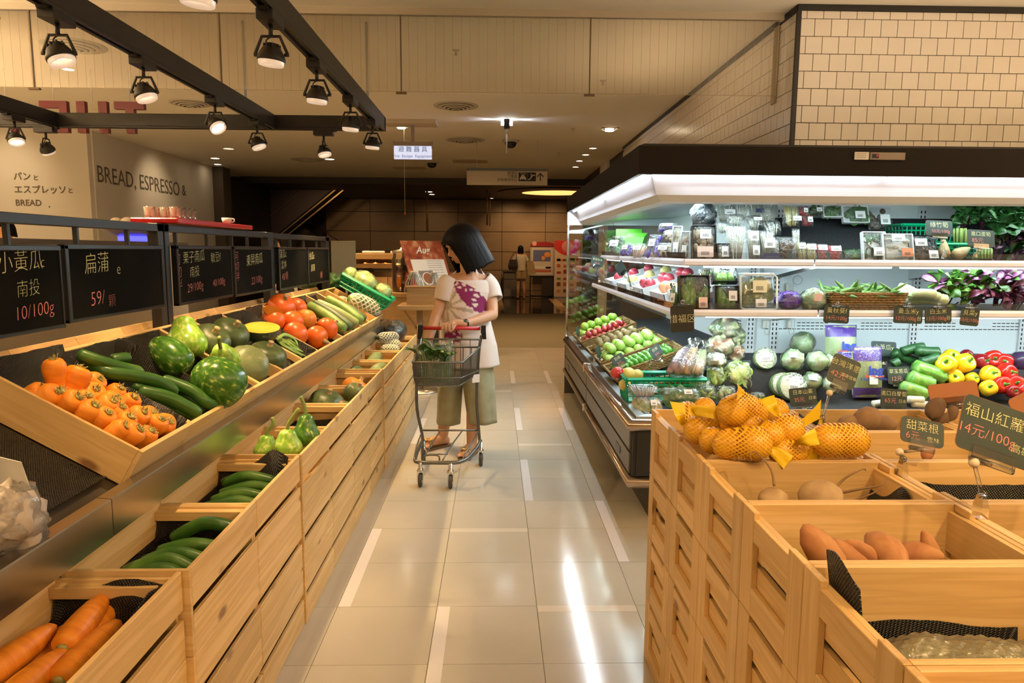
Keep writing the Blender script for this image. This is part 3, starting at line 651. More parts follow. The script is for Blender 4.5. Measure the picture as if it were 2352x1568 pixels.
# ------------------------------------------------------------ sloped stand with steel ledge
SL=R(29.5);P0x,P0z=-.948,.875;UL,UH,UT=.47,.112,.013
st=thing('display_stand','double sided produce stand with a brushed steel ledge','stand',(-1.43,3.8,0))
def Ls(p): return (p[0]+1.43,p[1]-3.8,p[2])
base_m=plain('stand_dark',(.05,.035,.02),.6)
MB().box(-1.86+1.43,-1.035+1.43,-4.2,2.55,0,.60).build('base_cabinet',base_m,st)
U0=Matrix.Translation((P0x,0,P0z))@RY(SL)
for sgn in (1,-1):
    xf=Matrix.Translation((1.43,-3.8,0))@U0 if sgn>0 else Matrix.Translation((0,-3.8,0))@Matrix.Scale(-1,4,(1,0,0))@Matrix.Translation((1.43,0,0))@U0
    MB().box(-UL-.06,.0,-.4,6.35,-UH-.025,-UH-.006,xf=xf).build('sloped_panel',base_m,st)
ys=[-.6,1.705,4.1,6.33]
for i in range(3):
    pr_=[(-.950,.707),(-.950,.800),(-.953,.803),(-.986,.806),(-.990,.802),(-.992,.770),(-.988,.770),(-.986,.798),(-.956,.796),(-.956,.707)]
    b=MB();b.prism([(p[0]+1.43,p[1]) for p in pr_][::-1],0,ys[i+1]-ys[i]-.003,xf=Matrix(((1,0,0,0),(0,0,1,ys[i]-3.8),(0,1,0,0),(0,0,0,1))))
    b.build('steel_ledge',spotty('ledge_steel',[(.3,(.50,.47,.40)),(.7,(.60,.56,.48))],9,.27,stretch=(1,.15,1),spec=.6),st)
for m_ in ('ledge_steel',):
    p_=_m[m_].node_tree.nodes['Principled BSDF'];p_.inputs['Metallic'].default_value=1.0
MB().box(-1.80+1.43,-1.0+1.43,2.50,2.53,.0,.80).build('end_panel',base_m,st)
# sloped upper crates
UB=[1.864,2.184,2.530,2.842,3.156,3.485,3.788,4.090,4.403,4.715,5.03,5.345,5.66,5.975]
um={}
def upper_crate(i,mirror=False):
    y0,y1=UB[i],UB[i+1];W=y1-y0-.002
    what=['holding carrots','holding slender cucumbers','holding bottle gourds','holding two green pumpkins','with a cut green pumpkin','with long green beans','first with orange pumpkins','second with orange pumpkins','first with striped fuzzy melons','second with striped fuzzy melons','with a melon in foam netting','half empty beside the green basket','last on the stand'][i]
    if not mirror:m=Matrix.Translation((0,y0+.001,0))@U0;lab='shallow pine crate on the sloped stand, '+what
    else:
        m=Matrix.Translation((-2.86,y1-.001,0))@RZ(PI)@Matrix.Translation((0,0,0))@U0
        lab='shallow pine crate on the far slope, backing the one %s'%what.replace('striped ','').replace(' in foam netting','')
    t=thing('sloped_crate',lab,'crate',m.translation,0,'shallow crates on the sloped stand' if not mirror else 'shallow crates on the far slope',rot=m.to_euler())
    k=round(W,3)
    if k not in um:
        um[k]=(MB().box(-UT,0,0,W,-UH,0,b=.0012).mesh('front_board',wy),MB().box(-UL,-UL+UT,0,W,-UH,0,b=.0012).mesh('rear_board',wy),
                 MB().box(-UL+UT+.0003,-UT-.0003,0,UT*.8,-UH,-.0008,b=.0012).mesh('side_board',wx),MB().box(-UL+UT,-UT,UT,W-UT,-UH,-UH+.006).mesh('bottom_board',wx))
    a,b,c,d=um[k]
    link('front_board',a,t);link('rear_board',b,t);link('side_board',c,t);link('side_board',c,t,(0,W-UT*.8,0));link('bottom_board',d,t)
for i in range(13):upper_crate(i);upper_crate(i, True)
UI=U0.inverted();UN=(U0.to_3x3()@Vector((0,0,1)))
def us(u,v,h=0.0):  # pixel -> world point lying h above the rim plane of the sloped crates
    d=CM.transposed()@Vector(((u-1176)/F,(v-784)/F,1));c=Vector((0,0,EYE));o=Vector((P0x,0,P0z))+UN*h
    return c+d*((o-c).dot(UN)/d.dot(UN))
def c5(x,y): return (x*.2551,700+y*.2551)
def c6(x,y): return (450+x*.2551,620+y*.2551)
def loc(y,x,dy,z): return U0@Vector((x,0,z))+Vector((0,y+dy,0))
def drape(name,label,m,x0,x1,y0,y1,floor,hts,wr=.006,seed=0,nu=22,nv=18,group=None,lumps=()):
    # a woven foam mat lining a crate; hts = heights reached at (x0 side, x1 side, y0 side, y1 side)
    hx0,hx1,hy0,hy1=hts
    def fn(a,b):
        x=x0+(x1-x0)*a;y=y0+(y1-y0)*b
        e= lambda q:max(0,1-q/.13)**1.6
        z=floor+max((hx0-floor)*e(a),(hx1-floor)*e(1-a),(hy0-floor)*e(b),(hy1-floor)*e(1-b))
        z+=wr*noise.noise(Vector((x*16+seed,y*16,seed)))+wr*.4*noise.noise(Vector((x*45,y*45,seed)))
        for lx,ly,lr,lh in lumps:z+=lh*math.exp(-((x-lx)**2+(y-ly)**2)/lr**2)
        return m@Vector((x,y,z))
    b=MB().sheet(fn,nu,nv,thick=.0025);me=b.mesh(name,foam)
    n=(nu+1)*(nv+1);P=[Vector(q) for q in b.v[:n]];k=nv+1;A=[0.0]*n;B=[0.0]*n
    for q in range(n):
        if q>=k:A[q]=A[q-k]+(P[q]-P[q-k]).length
        if q%k:B[q]=B[q-1]+(P[q]-P[q-1]).length
    uv=me.uv_layers.new(name='uv')
    for l in me.loops:
        q=l.vertex_index%n;uv.data[l.index].uv=(A[q],B[q])
    o=link(name,me);tag(o,label,'mat',group); return o
G_M='black foam mats in the sloped crates'
def umat(i,hts,lab,seed,lumps=()):
    y0,y1=UB[i]+.016,UB[i+1]-.016
    drape('foam_mat',lab,Matrix.Translation((0,y0,0))@U0,-UL+.018,-.018,0,y1-y0,-UH+.012,hts,seed=seed,group=G_M,lumps=lumps)
umat(0,(.035,-.03,-.03,.012),'black foam mat lining the carrot crate, folded up at the back',1,((-.36,.05,.05,.05),))
umat(1,(.0,-.07,-.06,.008),'black foam mat under the slender cucumbers on the slope',2,((-.33,.27,.05,.055),(-.40,.20,.04,.03)))
umat(2,(.0,-.05,-.04,-.02),'black foam mat under the speckled bottle gourds on the slope',3)
umat(3,(.0,-.06,-.06,-.05),'black foam mat under the two dull green pumpkins on the slope',4,((-.38,.08,.04,.05),))
umat(4,(.01,-.06,-.03,-.03),'black foam mat under the cut green pumpkin',5,((-.36,.12,.05,.05),))
umat(5,(.0,-.04,-.05,.004),'black foam mat under the long green beans',6,((-.3,.2,.05,.03),))
umat(6,(.01,-.06,-.04,-.04),'black foam mat under the first crate of orange pumpkins',7,((-.36,.10,.05,.05),))
umat(7,(-.02,-.06,-.06,-.04),'black foam mat under the second crate of orange pumpkins',8)
umat(8,(-.01,-.06,-.06,-.04),'black foam mat under the first striped fuzzy melons',9,((-.36,.18,.05,.05),))
umat(9,(.0,-.06,-.06,-.04),'black foam mat under the second crate of striped fuzzy melons',10,((-.34,.15,.06,.06),))
umat(10,(-.02,-.06,-.06,-.04),'black foam mat under the foam netted melon',11)
# carrots
carrot_m=spotty('carrot_skin',[(.25,(.66,.19,.012)),(.55,(.83,.28,.022)),(.8,(.88,.34,.04))],14,.42,.25,(1,1,5),spec=.35)
tuft_m=spotty('carrot_crown',[(.3,(.22,.20,.05)),(.7,(.48,.44,.16))],60,.7)
def carrot_mesh(seed,r=.030,ln=.115):
    rnd=random.Random(seed);pf=[]
    for z,k in ((.0,.0),(-.002,.20),(-.0025,.30),(.000,.42),(.001,.60),(-.004,.80),(-.014,.95),(-.03,1.0),(-.055,.94),(-.08,.82),(-.10,.62),(-.112,.35),(-.118,.05)):pf.append((max(.0006,r*k*(1+.03*rnd.uniform(-1,1))),z*ln/.115))
    a=MB().lathe(pf,18);
    a.v=[(x+.004*noise.noise(Vector((x*30,y*30,z*18+seed))),y+.004*noise.noise(Vector((x*30+9,y*30,z*18+seed))),z) for x,y,z in a.v]
    t=MB().lathe([(.009,-.001),(.011,.002),(.007,.003),(.001,.0025)],12)
    for k in range(13):
        an=rnd.uniform(0,2*PI);q=rnd.uniform(.002,.011);h=rnd.uniform(.004,.013)
        t.tube([(q*math.cos(an),q*math.sin(an),0),(q*1.25*math.cos(an),q*1.25*math.sin(an),h*.6),(q*1.7*math.cos(an+.2),q*1.7*math.sin(an+.2),h)],[.0018,.0014,.0007],5)
    return a.mesh('body',carrot_m),t.mesh('crown',tuft_m)
CMs=[carrot_mesh(i,.030+.003*(i%3),.088+.008*(i%2)) for i in range(5)]
cpx=[(235,800,.02),(345,765,.02),(435,805,.03),(552,770,.03),(690,715,.035),(745,660,.045),(905,660,.045),(870,755,.035),(1085,745,.03),(700,830,.045),(800,815,.04),(1020,860,.045),(1060,835,.035),(1215,830,.03),(800,925,.045),(870,915,.04),(980,965,.04),(1095,910,.035),(1180,1005,.035),(1300,960,.03),(1390,965,.02),(1455,1025,.02),(1530,1045,.005),(1095,1110,.035),(1260,1115,.035),(1365,1130,.015)]
for i,(x,y,h) in enumerate(cpx):
    p=us(*c5(x,y),h-.012);p.y=min(max(p.y,UB[0]+.046),UB[1]-.04);b_,t_=CMs[i%5];rnd=random.Random(i)
    d=(U0.to_3x3()@Vector((.38+rnd.uniform(-.2,.2),rnd.uniform(-.30,.05),1))).normalized()
    lab='stubby orange carrot, crown up, %s from the near side in the sloped crate'%ORD[i]
    o=thing('carrot',lab,'carrot',p,0,'carrots in the sloped crate',rot=zto(d,rnd.uniform(0,6)).to_euler());link('body',b_,o);link('crown',t_,o)
p=us(*c5(478,490),.07)
o=thing('carrot','tall orange carrot standing upright against the folded mat','carrot',p,0,'carrots in the sloped crate',rot=zto((-.02,-.05,1)).to_euler());link('body',CMs[1][0],o);link('crown',CMs[1][1],o);o.scale=(.95,.95,1.15)
p=us(*c5(725,565),.06)
o=thing('carrot','orange carrot leaning with a bare crown beside the upright one','carrot',p,0,'carrots in the sloped crate',rot=zto((.25,.35,.8)).to_euler());link('body',CMs[2][0],o);link('crown',CMs[3][1],o)
# cucumbers
cuc_m=spotty('cucumber_skin',[(.3,(.020,.075,.010)),(.55,(.045,.13,.018)),(.8,(.13,.24,.045))],9,.35,.2,(1,1,1),spec=.4)
def cuc(pts,r=.019,label='',n=9,mat=None,group=None,name='cucumber',cat='cucumber',ridge=.05,nr=7,tipk=.35,loc=None,endm=None):
    P=smoothpath(pts,n);o0=P[len(P)//2].copy();P=[p-o0 for p in P];N_=len(P);k=14
    b=MB();rs=[]
    for i in range(N_):
        t=i/(N_-1);q=min(1,(t/.10) if t<.10 else 1,((1-t)/.14) if t>.86 else 1);rs.append(r*(tipk*.3+(1-tipk*.3)*math.sqrt(max(0.0,1-(1-q)**2))) if q<1 else r)
    b.tube(P,rs,k)
    b.v=[tuple(Vector(v)+(Vector(v)-P[i//k])*(ridge*math.cos(nr*2*PI*(i%k)/k/1.0) if ridge else 0)) for i,v in enumerate(b.v)]
    o=b.build(name,mat or cuc_m, None,loc if loc is not None else o0);tag(o,label,cat,group); return o
def cu(px,hs,r,label): return cuc([us(*c5(*p),h) for p,h in zip(px,hs)],r,label,group='cucumbers in the sloped crate')
cu([(1180,735),(1420,830),(1700,1010)],(-.05,-.05,-.05),.019,'slender cucumber at the bottom of the heap, mostly hidden')
cu([(1400,880),(1600,960),(1760,1030)],(-.04,-.045,-.05),.018,'slender cucumber lowest at the near side of the heap')
cu([(1850,825),(1930,850),(2025,860)],(-.03,-.03,-.035),.019,'short visible cucumber end next to the gourd crate')
cu([(1560,770),(1720,850),(1865,950)],(-.02,-.02,-.03),.019,'slender cucumber in the middle of the front bundle')
cu([(1240,775),(1520,840),(1810,995)],(.0,.01,-.015),.021,'slender cucumber in front, nearest the carrots')
cu([(1450,665),(1720,770),(1860,880),(1960,915)],(.005,.02,.005,-.02),.020,'slender cucumber with a curved tip nearest the gourds')
cu([(1000,500),(1080,485),(1160,475)],(.0,.01,.015),.019,'cucumber end poking out behind the long ones')
cu([(730,490),(950,600),(1200,640),(1420,690),(1600,800)],(.02,.03,.035,.03,.01),.020,'longest slender cucumber bending down the heap')
cu([(690,440),(900,510),(1100,570),(1285,610)],(.05,.05,.045,.04),.019,'slender cucumber lying on top at the back of the heap')
# gourds
gourd_d=spotty('gourd_dark_skin',[(.40,(.035,.12,.012)),(.60,(.075,.20,.025)),(.67,(.36,.46,.10)),(.74,(.50,.56,.20))],60,.22,0,(1,1,.55),detail=2)
gourd_l=spotty('gourd_light_skin',[(.36,(.17,.36,.035)),(.56,(.27,.46,.06)),(.66,(.50,.60,.18))],55,.25,0,(1,1,.6),detail=2)
gstem=plain('gourd_stem',(.22,.28,.07),.6)
PEAR=[(.001,.0),(.45,.01),(.75,.06),(.95,.17),(1.0,.30),(.95,.43),(.82,.56),(.68,.67),(.60,.76),(.55,.85),(.45,.93),(.25,.985),(.08,1.0)]
OVAL=[(.001,.0),(.42,.015),(.72,.07),(.92,.18),(1.0,.33),(.98,.5),(.90,.66),(.76,.80),(.55,.91),(.3,.98),(.08,1.0)]
def gourd(base,tip,r,mat,label,prof=PEAR,stem=.0,group='bottle gourds on the slope',name='bottle_gourd',cat='gourd',bend=None):
    base,tip=Vector(base),Vector(tip);L_=(tip-base).length
    t=thing(name,label,cat,base,0,group,rot=zto(tip-base).to_euler())
    MB().lathe([(q*r,z*L_) for q,z in prof],26).build('body',mat,t)
    if stem:MB().tube(smoothpath(bend or [(0,0,L_*.98),(.002,0,L_+stem*.5),(.006,.004,L_+stem)]),[.009]*2+[.007]*20 if False else .0075,8).build('stem',gstem,t)
    return t
gourd(us(*c5(1690,470),-.02),us(*c5(1650,105),.10),.079,gourd_l,'tall pale green bottle gourd standing at the back',stem=0)
gourd(us(*c5(1690,590),.01),us(*c5(1370,315),.045),.064,gourd_d,'dark speckled gourd lying behind the big front one',OVAL)
gourd(us(*c5(2040,560),-.01),us(*c5(1985,385),.09),.062,gourd_l,'light green gourd with an upright stem',stem=.075)
gourd(us(*c5(2110,800),.02),us(*c5(1790,560),.085),.093,gourd_d,'big dark green speckled gourd in front on the slope',[(q,z) for q,z in OVAL])
# pumpkins
kab_m=spotty('kabocha_skin',[(.35,(.040,.070,.022)),(.55,(.075,.11,.038)),(.70,(.16,.20,.085))],16,.38,.1,(1,1,.6),detail=4);kabl_m=spotty('kabocha_pale_skin',[(.35,(.10,.14,.05)),(.6,(.17,.21,.09)),(.75,(.30,.32,.18))],16,.4,.1,(1,1,.4),detail=4)
org_m=spotty('orange_pumpkin_skin',[(.3,(.62,.095,.010)),(.6,(.78,.15,.016)),(.8,(.85,.27,.04))],9,.35,.1,detail=4);orgl_m=spotty('orange_pumpkin_pale',[(.3,(.72,.20,.02)),(.6,(.82,.28,.03)),(.75,(.88,.42,.10))],12,.4,.1,detail=4)
cork=spotty('corky_stem',[(.3,(.30,.21,.10)),(.7,(.52,.40,.22))],60,.8)
def pumpkin(c,r,h,axis,mat,label,nr=10,rib=.035,point=0.0,stem=True,group=None,name='pumpkin',flat_top=.86):
    t=thing(name,label,'pumpkin',c,0,group,rot=zto(axis).to_euler());pf=[]
    for j in range(15):
        a=-PI/2+PI*j/14;q=math.cos(a)**.82 if 0<j<14 else .0;z=math.sin(a)*h
        if j>9:z-=h*(1-flat_top)*((j-9)/5)**2
        if point and j>8:q*=1-.25*point*((j-8)/6);z+=point*h*.35*((j-8)/6)**2
        pf.append((max(.0005,q*r),z))
    MB().lathe(pf,40,rib=rib,nr=nr).build('body',mat,t)
    if stem:
        zt=pf[-1][1];b=MB();b.lathe([(.017,zt-.004),(.015,zt+.004),(.011,zt+.012),(.012,zt+.020),(.013,zt+.024),(.002,zt+.025)],9)
        b.build('stem',cork,t)
    return t
GK='dull green pumpkins on the slope'
pumpkin(us(*c6(130,640),.02),.083,.062,(.55,-.35,.75),kab_m,'green pumpkin hidden partly by the pale gourds',group=GK)
pumpkin(us(*c6(310,575),.025),.085,.062,(.60,-.25,.75),kab_m,'green pumpkin with a corky stem facing the aisle',group=GK)
pumpkin(us(*c6(460,860),.0),.092,.070,(.5,-.55,.6),kabl_m,'pale green pumpkin at the front below the speckled gourd',stem=False,group=GK)
pumpkin(us(*c6(640,775),.0),.088,.062,(.35,-.2,.9),kab_m,'glossy green pumpkin in front of the cut half',group=GK)
flesh_y=spotty('pumpkin_flesh',[(.3,(.72,.40,.025)),(.6,(.80,.49,.05)),(.8,(.62,.32,.02))],22,.45,.15);flesh_o=spotty('orange_flesh',[(.3,(.78,.22,.012)),(.7,(.85,.32,.03))],22,.35,.1)
c_=us(*c6(590,515),.06);t=thing('cut_pumpkin','halved green pumpkin wrapped in film showing yellow flesh','pumpkin',c_,0, None,rot=zto((.10,-.20,.95)).to_euler())
pf=[(max(.0005,.086*math.sin(a)),-.082*math.cos(a)) for a in [PI/2*k/9 for k in range(10)]]
MB().lathe(pf,36,rib=.03,nr=10,cap=False).build('rind',kab_m,t);MB().lathe([(.0855,.0),(.080,.001),(.05,-.003),(.03,-.006),(.0005,-.008)],36,cap=False).build('flesh',flesh_y,t);MB().lathe([(.088,-.03),(.0885,.0)],36,cap=False).build('film',wrap,t)
GO='orange pumpkins on the slope'
for (x,y,r,h,ax,m_,lab,pt,stm) in [(770,330,.082,.02,(.5,-.5,.75),org_m,'large red orange pumpkin at the back of the slope',.3, True),(905,340,.068,.0,(.3,.3,.9),org_m,'red orange pumpkin behind, beside the fuzzy melons',.5, False),
    (690,455,.068,.0,(-.3,-.5,.8),org_m,'orange pumpkin below the cut orange wedge',.5, True),(868,465,.064,.03,(.2,.5,.8),org_m,'orange pumpkin in the middle of the heap',.6, False),(985,440,.068,.0,(.1,.2,.9),orgl_m,'yellower warty orange pumpkin',.3, False),
    (895,575,.070,-.005,(.5,-.3,.6),org_m,'orange pumpkin in the front row, next to the beans',.5, False),(1085,605,.068,-.005,(.75,-.30,-.3),org_m,'orange pumpkin with its stem button facing the ledge',.2, True),(1180,525,.070,.0,(.6,.5,.5),org_m,'orange pumpkin in front, beside the fuzzy melons',.3, True)]:
    pumpkin(us(*c6(x,y),h),r,r*.88,ax,m_,lab,nr=9,rib=.012,point=pt,stem=stm,group=GO)
c_=us(*c6(700,375),.055);t=thing('pumpkin_wedge','cut orange pumpkin wedge lying on the heap','pumpkin',c_,0, None,rot=frame((0,0,0),us(*c6(800,415),.05)-us(*c6(610,330),.06),UN).to_euler())
rg=[]
for k in range(13):
    a=k/12;x=-.062+.124*a;q=math.sqrt(max(.0004,1-(2*a-1)**2));rg.append([(x,.030*q*math.cos(PI+PI*j/8),.030*q*math.sin(PI+PI*j/8)*1.1) for j in range(9)])
MB().loft(rg,close=False,cap=False).build('rind',org_m,t);MB().add([r_[0] for r_ in rg]+[r_[-1] for r_ in rg],[(k,k+1,k+14,k+13) for k in range(12)]).build('flesh',flesh_o,t)
# long green beans
bean_m=spotty('long_bean',[(.3,(.24,.42,.08)),(.7,(.38,.54,.16))],10,.35)
for i in range(30):
    rnd=random.Random(100+i);a=i/29
    y_=580+30*rnd.random();pts=[us(*c6(740+190*a*rnd.uniform(.2,1)-30,y_+20*rnd.random()-6+a*20),-.05+.02*rnd.random()),us(*c6(760+130*a,640+30*rnd.random()-30*a),-.03+.02*rnd.random()),us(*c6(860+90*a,715+14*rnd.random()-40*a),-.045+.015*rnd.random()),us(*c6(960+110*rnd.random(),775-75*a+16*rnd.random()),-.07+.02*rnd.random())]
    cuc(pts,.0050,'long pale green bean in the loose bundle, %s across the heap'%ORD[i],5,bean_m,'long green beans','long_bean','bean',0,loc=None)
for i in range(3):
    cuc([us(*c6(740,620-8*i),.0),us(*c6(800,588-8*i),.01),us(*c6(880,620-6*i),.0),us(*c6(918,680-10*i),-.02)],.0045,'long green bean arching over the bundle, %s arch'%('outer','middle','inner')[2-i],6,bean_m,'long green beans','long_bean','bean',0)
# fuzzy melons
fz=spotty('fuzzy_melon_skin',[(.3,(.10,.20,.03)),(.55,(.20,.34,.07)),(.75,(.38,.48,.16))],7,.4,.1,(1,1,1),detail=3);fzd=spotty('fuzzy_melon_dark',[(.3,(.04,.08,.025)),(.7,(.085,.13,.05))],9,.45,.1);fzs=spotty('fuzzy_melon_pale',[(.3,(.26,.33,.11)),(.7,(.46,.50,.24))],8,.45,.1)
for (a,b_,h,r,m_,lab) in [((1000,320),(1345,545),.015,.037,fz,'green fuzzy melon nearest the orange pumpkins'),((1040,300),(1405,530),.01,.035,fzd,'dark fuzzy melon, second from the pumpkins'),((1075,290),(1460,490),.02,.030,fzs,'pale streaked fuzzy melon lying between darker ones'),((1165,262),(1500,470),.035,.037,fz,'bright green fuzzy melon on top of its neighbours'),((1260,300),(1525,455),.01,.034,fzd,'dark fuzzy melon next to the foam netted one')]:
    p,q=us(*c6(*a),h),us(*c6(*b_),h);mid=(p+q)/2+UN*.012
    cuc([p,mid,q],r,lab,8,m_,'striped fuzzy melons','fuzzy_melon','melon',.03,7,tipk=.9)
# foam netted melon
netm=plain('white_foam_net',(.62,.58,.48),.7)
def netted(p,q,r,label,loose=1.06,core=None,group='melons in white foam netting',k=9):
    p,q=Vector(p),Vector(q);L_=(q-p).length;t=thing('netted_melon',label,'melon',p,0,group,rot=zto(q-p).to_euler())
    rr= lambda z:r*math.sqrt(max(.12,1-abs(2*z-1)**4.0))
    MB().lathe([(.0005,0)]+[(rr(k_/12),L_*k_/12) for k_ in range(13)]+[(.0005,L_)],22).build('body',core or fz,t)
    b=MB()
    for s_ in (-1,1):
        for j in range(k):
            b.tube([(rr(z/16)*loose*math.cos(2*PI*j/k+s_*z*.30*9/k),rr(z/16)*loose*math.sin(2*PI*j/k+s_*z*.30*9/k),L_*(.02+.96*z/16)) for z in range(17)],r*.10,4,sm=True)
    stuff(b.build('foam_net',netm,t)); return t
netted(us(*c6(1375,255),.035),us(*c6(1655,370),.035),.064,'big melon in a white foam net beside the green basket')
netted(us(*c6(1270,265),-.03),us(*c6(1440,330),-.03),.040,'small melon half hidden behind the big netted one',core=fzs)
# green plastic basket with bagged lettuce
def grid_basket(name,label,m,sx,sy,sz,mat,taper=.9,nx=10,ny=6,nz=3,bar=.006,group=None,cat='basket'):
    t=thing(name,label,cat,m.translation,0,group,rot=m.to_euler())
    def wall(p0,p1,p2,p3,nm_,n):  # quad with bars: bottom p0-p1, top p3-p2
        b=MB();P= lambda a,c:(Vector(p0)*(1-a)+Vector(p1)*a)*(1-c)+(Vector(p3)*(1-a)+Vector(p2)*a)*c
        for i in range(n+1):b.tube([P(i/n,0),P(i/n,1)],bar*.6,4,sm=False)
        for j in range(nz+1):b.tube([P(0,j/nz),P(1,j/nz)],bar*(1.6 if j==nz else .7),4,sm=False)
        b.build(nm_,mat,t)
    k=taper;X,Y=sx/2,sy/2;B=[(-X*k,-Y*k,0),(X*k,-Y*k,0),(X*k,Y*k,0),(-X*k,Y*k,0)];T_=[(-X,-Y,sz),(X,-Y,sz),(X,Y,sz),(-X,Y,sz)]
    for i in range(4):j=(i+1)%4;wall(B[i],B[j],T_[j],T_[i],'side_grid',nx if i%2==0 else ny)
    b=MB();b.box(-X*k,X*k,-Y*k,Y*k,-.003,.0);b.build('base',mat,t); return t
bkc=Vector((-1.075,5.86,1.065));bkx=Vector((.87,0,-.49))
m=frame(bkc-UN*.035,bkx,Vector((0,1,0)))
grid_basket('produce_basket','green plastic basket of bagged lettuce tilted on the slope end',m,.44,.24,.095,dark_green,nx=13,nz=3,bar=.010)
lett=spotty('lettuce_leaf',[(.3,(.30,.50,.08)),(.55,(.48,.64,.17)),(.8,(.70,.78,.36))],18,.45,.4,detail=4,dist=1.0)
def crumple(c,r,label,mat,filmm=None,seed=0,name='lettuce_bag',cat='lettuce',group=None,amp=.25,nu=26,nv=16,freq=2.2,rot=None,inner=.9,squash=None):
    t=thing(name,label,cat,c,0,group,rot=rot or (0,0,0));r=Vector(r)
    def blob(k,am,sd):
        b=MB().ell((0,0,0),(1,1,1),nu,nv);out=[]
        for v in b.v:
            v=Vector(v);n=1+am*noise.fractal(v*freq+Vector((sd,sd,sd)),1.0,2.0,3);out.append((v.x*r.x*k*n,v.y*r.y*k*n,max(v.z*r.z*k*n,-r.z*.92*k)))
        b.v=out; return b
    blob(inner,amp,seed).build('leaves' if cat in ('lettuce','greens','cabbage') else 'contents',mat,t)
    if filmm:blob(1.0,amp*.55,seed+3).build('bag',filmm,t)
    return t
for q,r_,l_,sd in ((-.05,(.12,.11,.09),'big bagged pale green lettuce standing in the green basket',3),(.12,(.075,.09,.075),'smaller bagged lettuce at the lower end of the green basket',5),(-.18,(.06,.09,.06),'bagged lettuce at the upper end of the green basket',9)):
    crumple(bkc+bkx*q+UN*.075,r_,l_,lett,bagf,sd,group='bagged lettuces in the basket',rot=(0,SL,0))
# near end of the tray: sloped mat, bag, card
drape('foam_mat','broad black foam mat on the empty slope beside the carrot crate',Matrix.Translation((0,1.0,0))@U0,-.50,-.05,-.3,.85,-UH-.003,(-UH,-UH+.012,-UH,-UH),wr=.002,seed=30,nu=20,nv=40)
crumple(at(28,1195,y=1.42)+Vector((-.02,0,0)),(.075,.085,.075),'clear bag of pale crumpled paper on the steel tray',spotty('pale_crumple',[(.3,(.50,.42,.36)),(.7,(.72,.64,.58))],14,.6,.6),bagf,12,'plastic_bag','bag',amp=.5)
b=MB().box(-.001,.001,-.06,.06,0,.12);o=b.build('folded_leaflet',paper, None,at(50,1165,y=1.50),(0,R(-12),R(62)));tag(o,'folded white leaflet behind the bag on the steel tray','leaflet')
for i,(u,v) in enumerate([(75,1196),(78,1226),(62,1238)]):
    o=MB().tube([(0,0,0),(.012,.012,.002),(.03,.02,0)],.0012,5).build('carrot_shred',plain('shred',(.6,.06,.02),.5), None,at(u,v,x=-1.03));tag(o,'tiny red vegetable shred on the steel tray, %s by the bag'%ORD[i],'scrap')
b=MB().box(-.002,.002,-.09,.09,0,.16,b=.001);o=b.build('grey_card',plain('grey_card',(.42,.36,.31),.6), None,at(4,900,y=1.70)+Vector((-.02,-.05,-.03)),(0,0,R(35)));tag(o,'plain grey card standing by the end of the carrot crate','card')
# ------------------------------------------------------------ goods in the lower crates
def lx(n): return 1.6+n*PITCHL
carrots_low=[(-.86,1.27,.58,80),(-.93,1.42,.56,70),(-.84,1.50,.57,95),(-.93,1.33,.60,75),(-.84,1.46,.60,100),(-.80,1.38,.58,85)]
for i,(x,y,z,a) in enumerate(carrots_low):
    b_=MB().lathe([(.001,0),(.02,.001),(.028,.01),(.032,.04),(.031,.09),(.026,.15),(.016,.19),(.004,.205)],16)
    o=thing('carrot','thick orange carrot lying in the shaded lower crate, %s'%['lowest in front','at the back','under the mat fold','across the middle','standing end at the rim','half under the mat by the rim'][i],'carrot',(x-.05,y-.08,z),0,'carrots in the lower crate',rot=zto((math.cos(R(a))*.6,math.sin(R(a)),.05)).to_euler())
    b_.build('body',carrot_m,o);MB().lathe([(.011,.002),(.013,-.004),(.006,-.008),(.0005,-.008)],10).build('crown',tuft_m,o)
def lmat(n,hts,lab,seed,lumps=(),fl=.07):
    drape('foam_mat',lab,T3((-.740 if n<0 else -.724)-CWD+.018,lx(n)+.02,.445),0,CWD-.050,0,CL-.042,fl,[min(q,.185) for q in hts],seed=seed,group='black foam mats in the lower crates',lumps=lumps)
lmat(-1,(.10,.19,.07,.20),'black foam mat around the shaded lower carrots',21,((.18,.36,.08,.06),),.06)
lmat(0,(.12,.20,.10,.21),'black foam mat in the nearer lower crate of cucumbers',22,(),.05)
lmat(1,(.12,.15,.10,.24),'black foam mat in the farther lower crate of cucumbers',23,((.12,.06,.07,.10),(.2,.40,.06,.08)),.05)
lmat(3,(.05,.14,.04,.12),'black foam mat in the empty lower crate behind the gourds',24,((.18,.3,.1,.05),),.05)
lmat(5,(.05,.10,.04,.06),'black foam mat beside the lone orange pumpkin',25,((.24,.05,.06,.07),),.05)
cs=[((-.98,1.70,.56),(-.86,1.74,.60),(-.76,1.72,.565)),((-.98,1.78,.57),(-.87,1.80,.60),(-.765,1.77,.57)),((-.97,1.86,.56),(-.87,1.86,.59),(-.765,1.84,.57)),((-.96,1.93,.56),(-.86,1.93,.585),(-.76,1.91,.58)),((-.95,2.0,.57),(-.85,2.0,.62),(-.75,1.98,.61)),((-.9,1.66,.55),(-.83,1.69,.57),(-.755,1.68,.55))]
for i,p in enumerate(cs):cuc(p,.020,'cucumber in the nearer lower cucumber crate, %s row from the near end'%ORD[i],8,cuc_m,'cucumbers in the nearer lower crate')
cs=[((-.97,2.24,.57),(-.86,2.27,.59),(-.76,2.25,.575)),((-.96,2.31,.57),(-.86,2.32,.60),(-.755,2.31,.58)),((-.96,2.38,.57),(-.85,2.39,.60),(-.755,2.37,.59)),((-.97,2.44,.59),(-.88,2.44,.62),(-.77,2.43,.60)),((-.92,2.19,.55),(-.83,2.21,.56),(-.755,2.2,.55))]
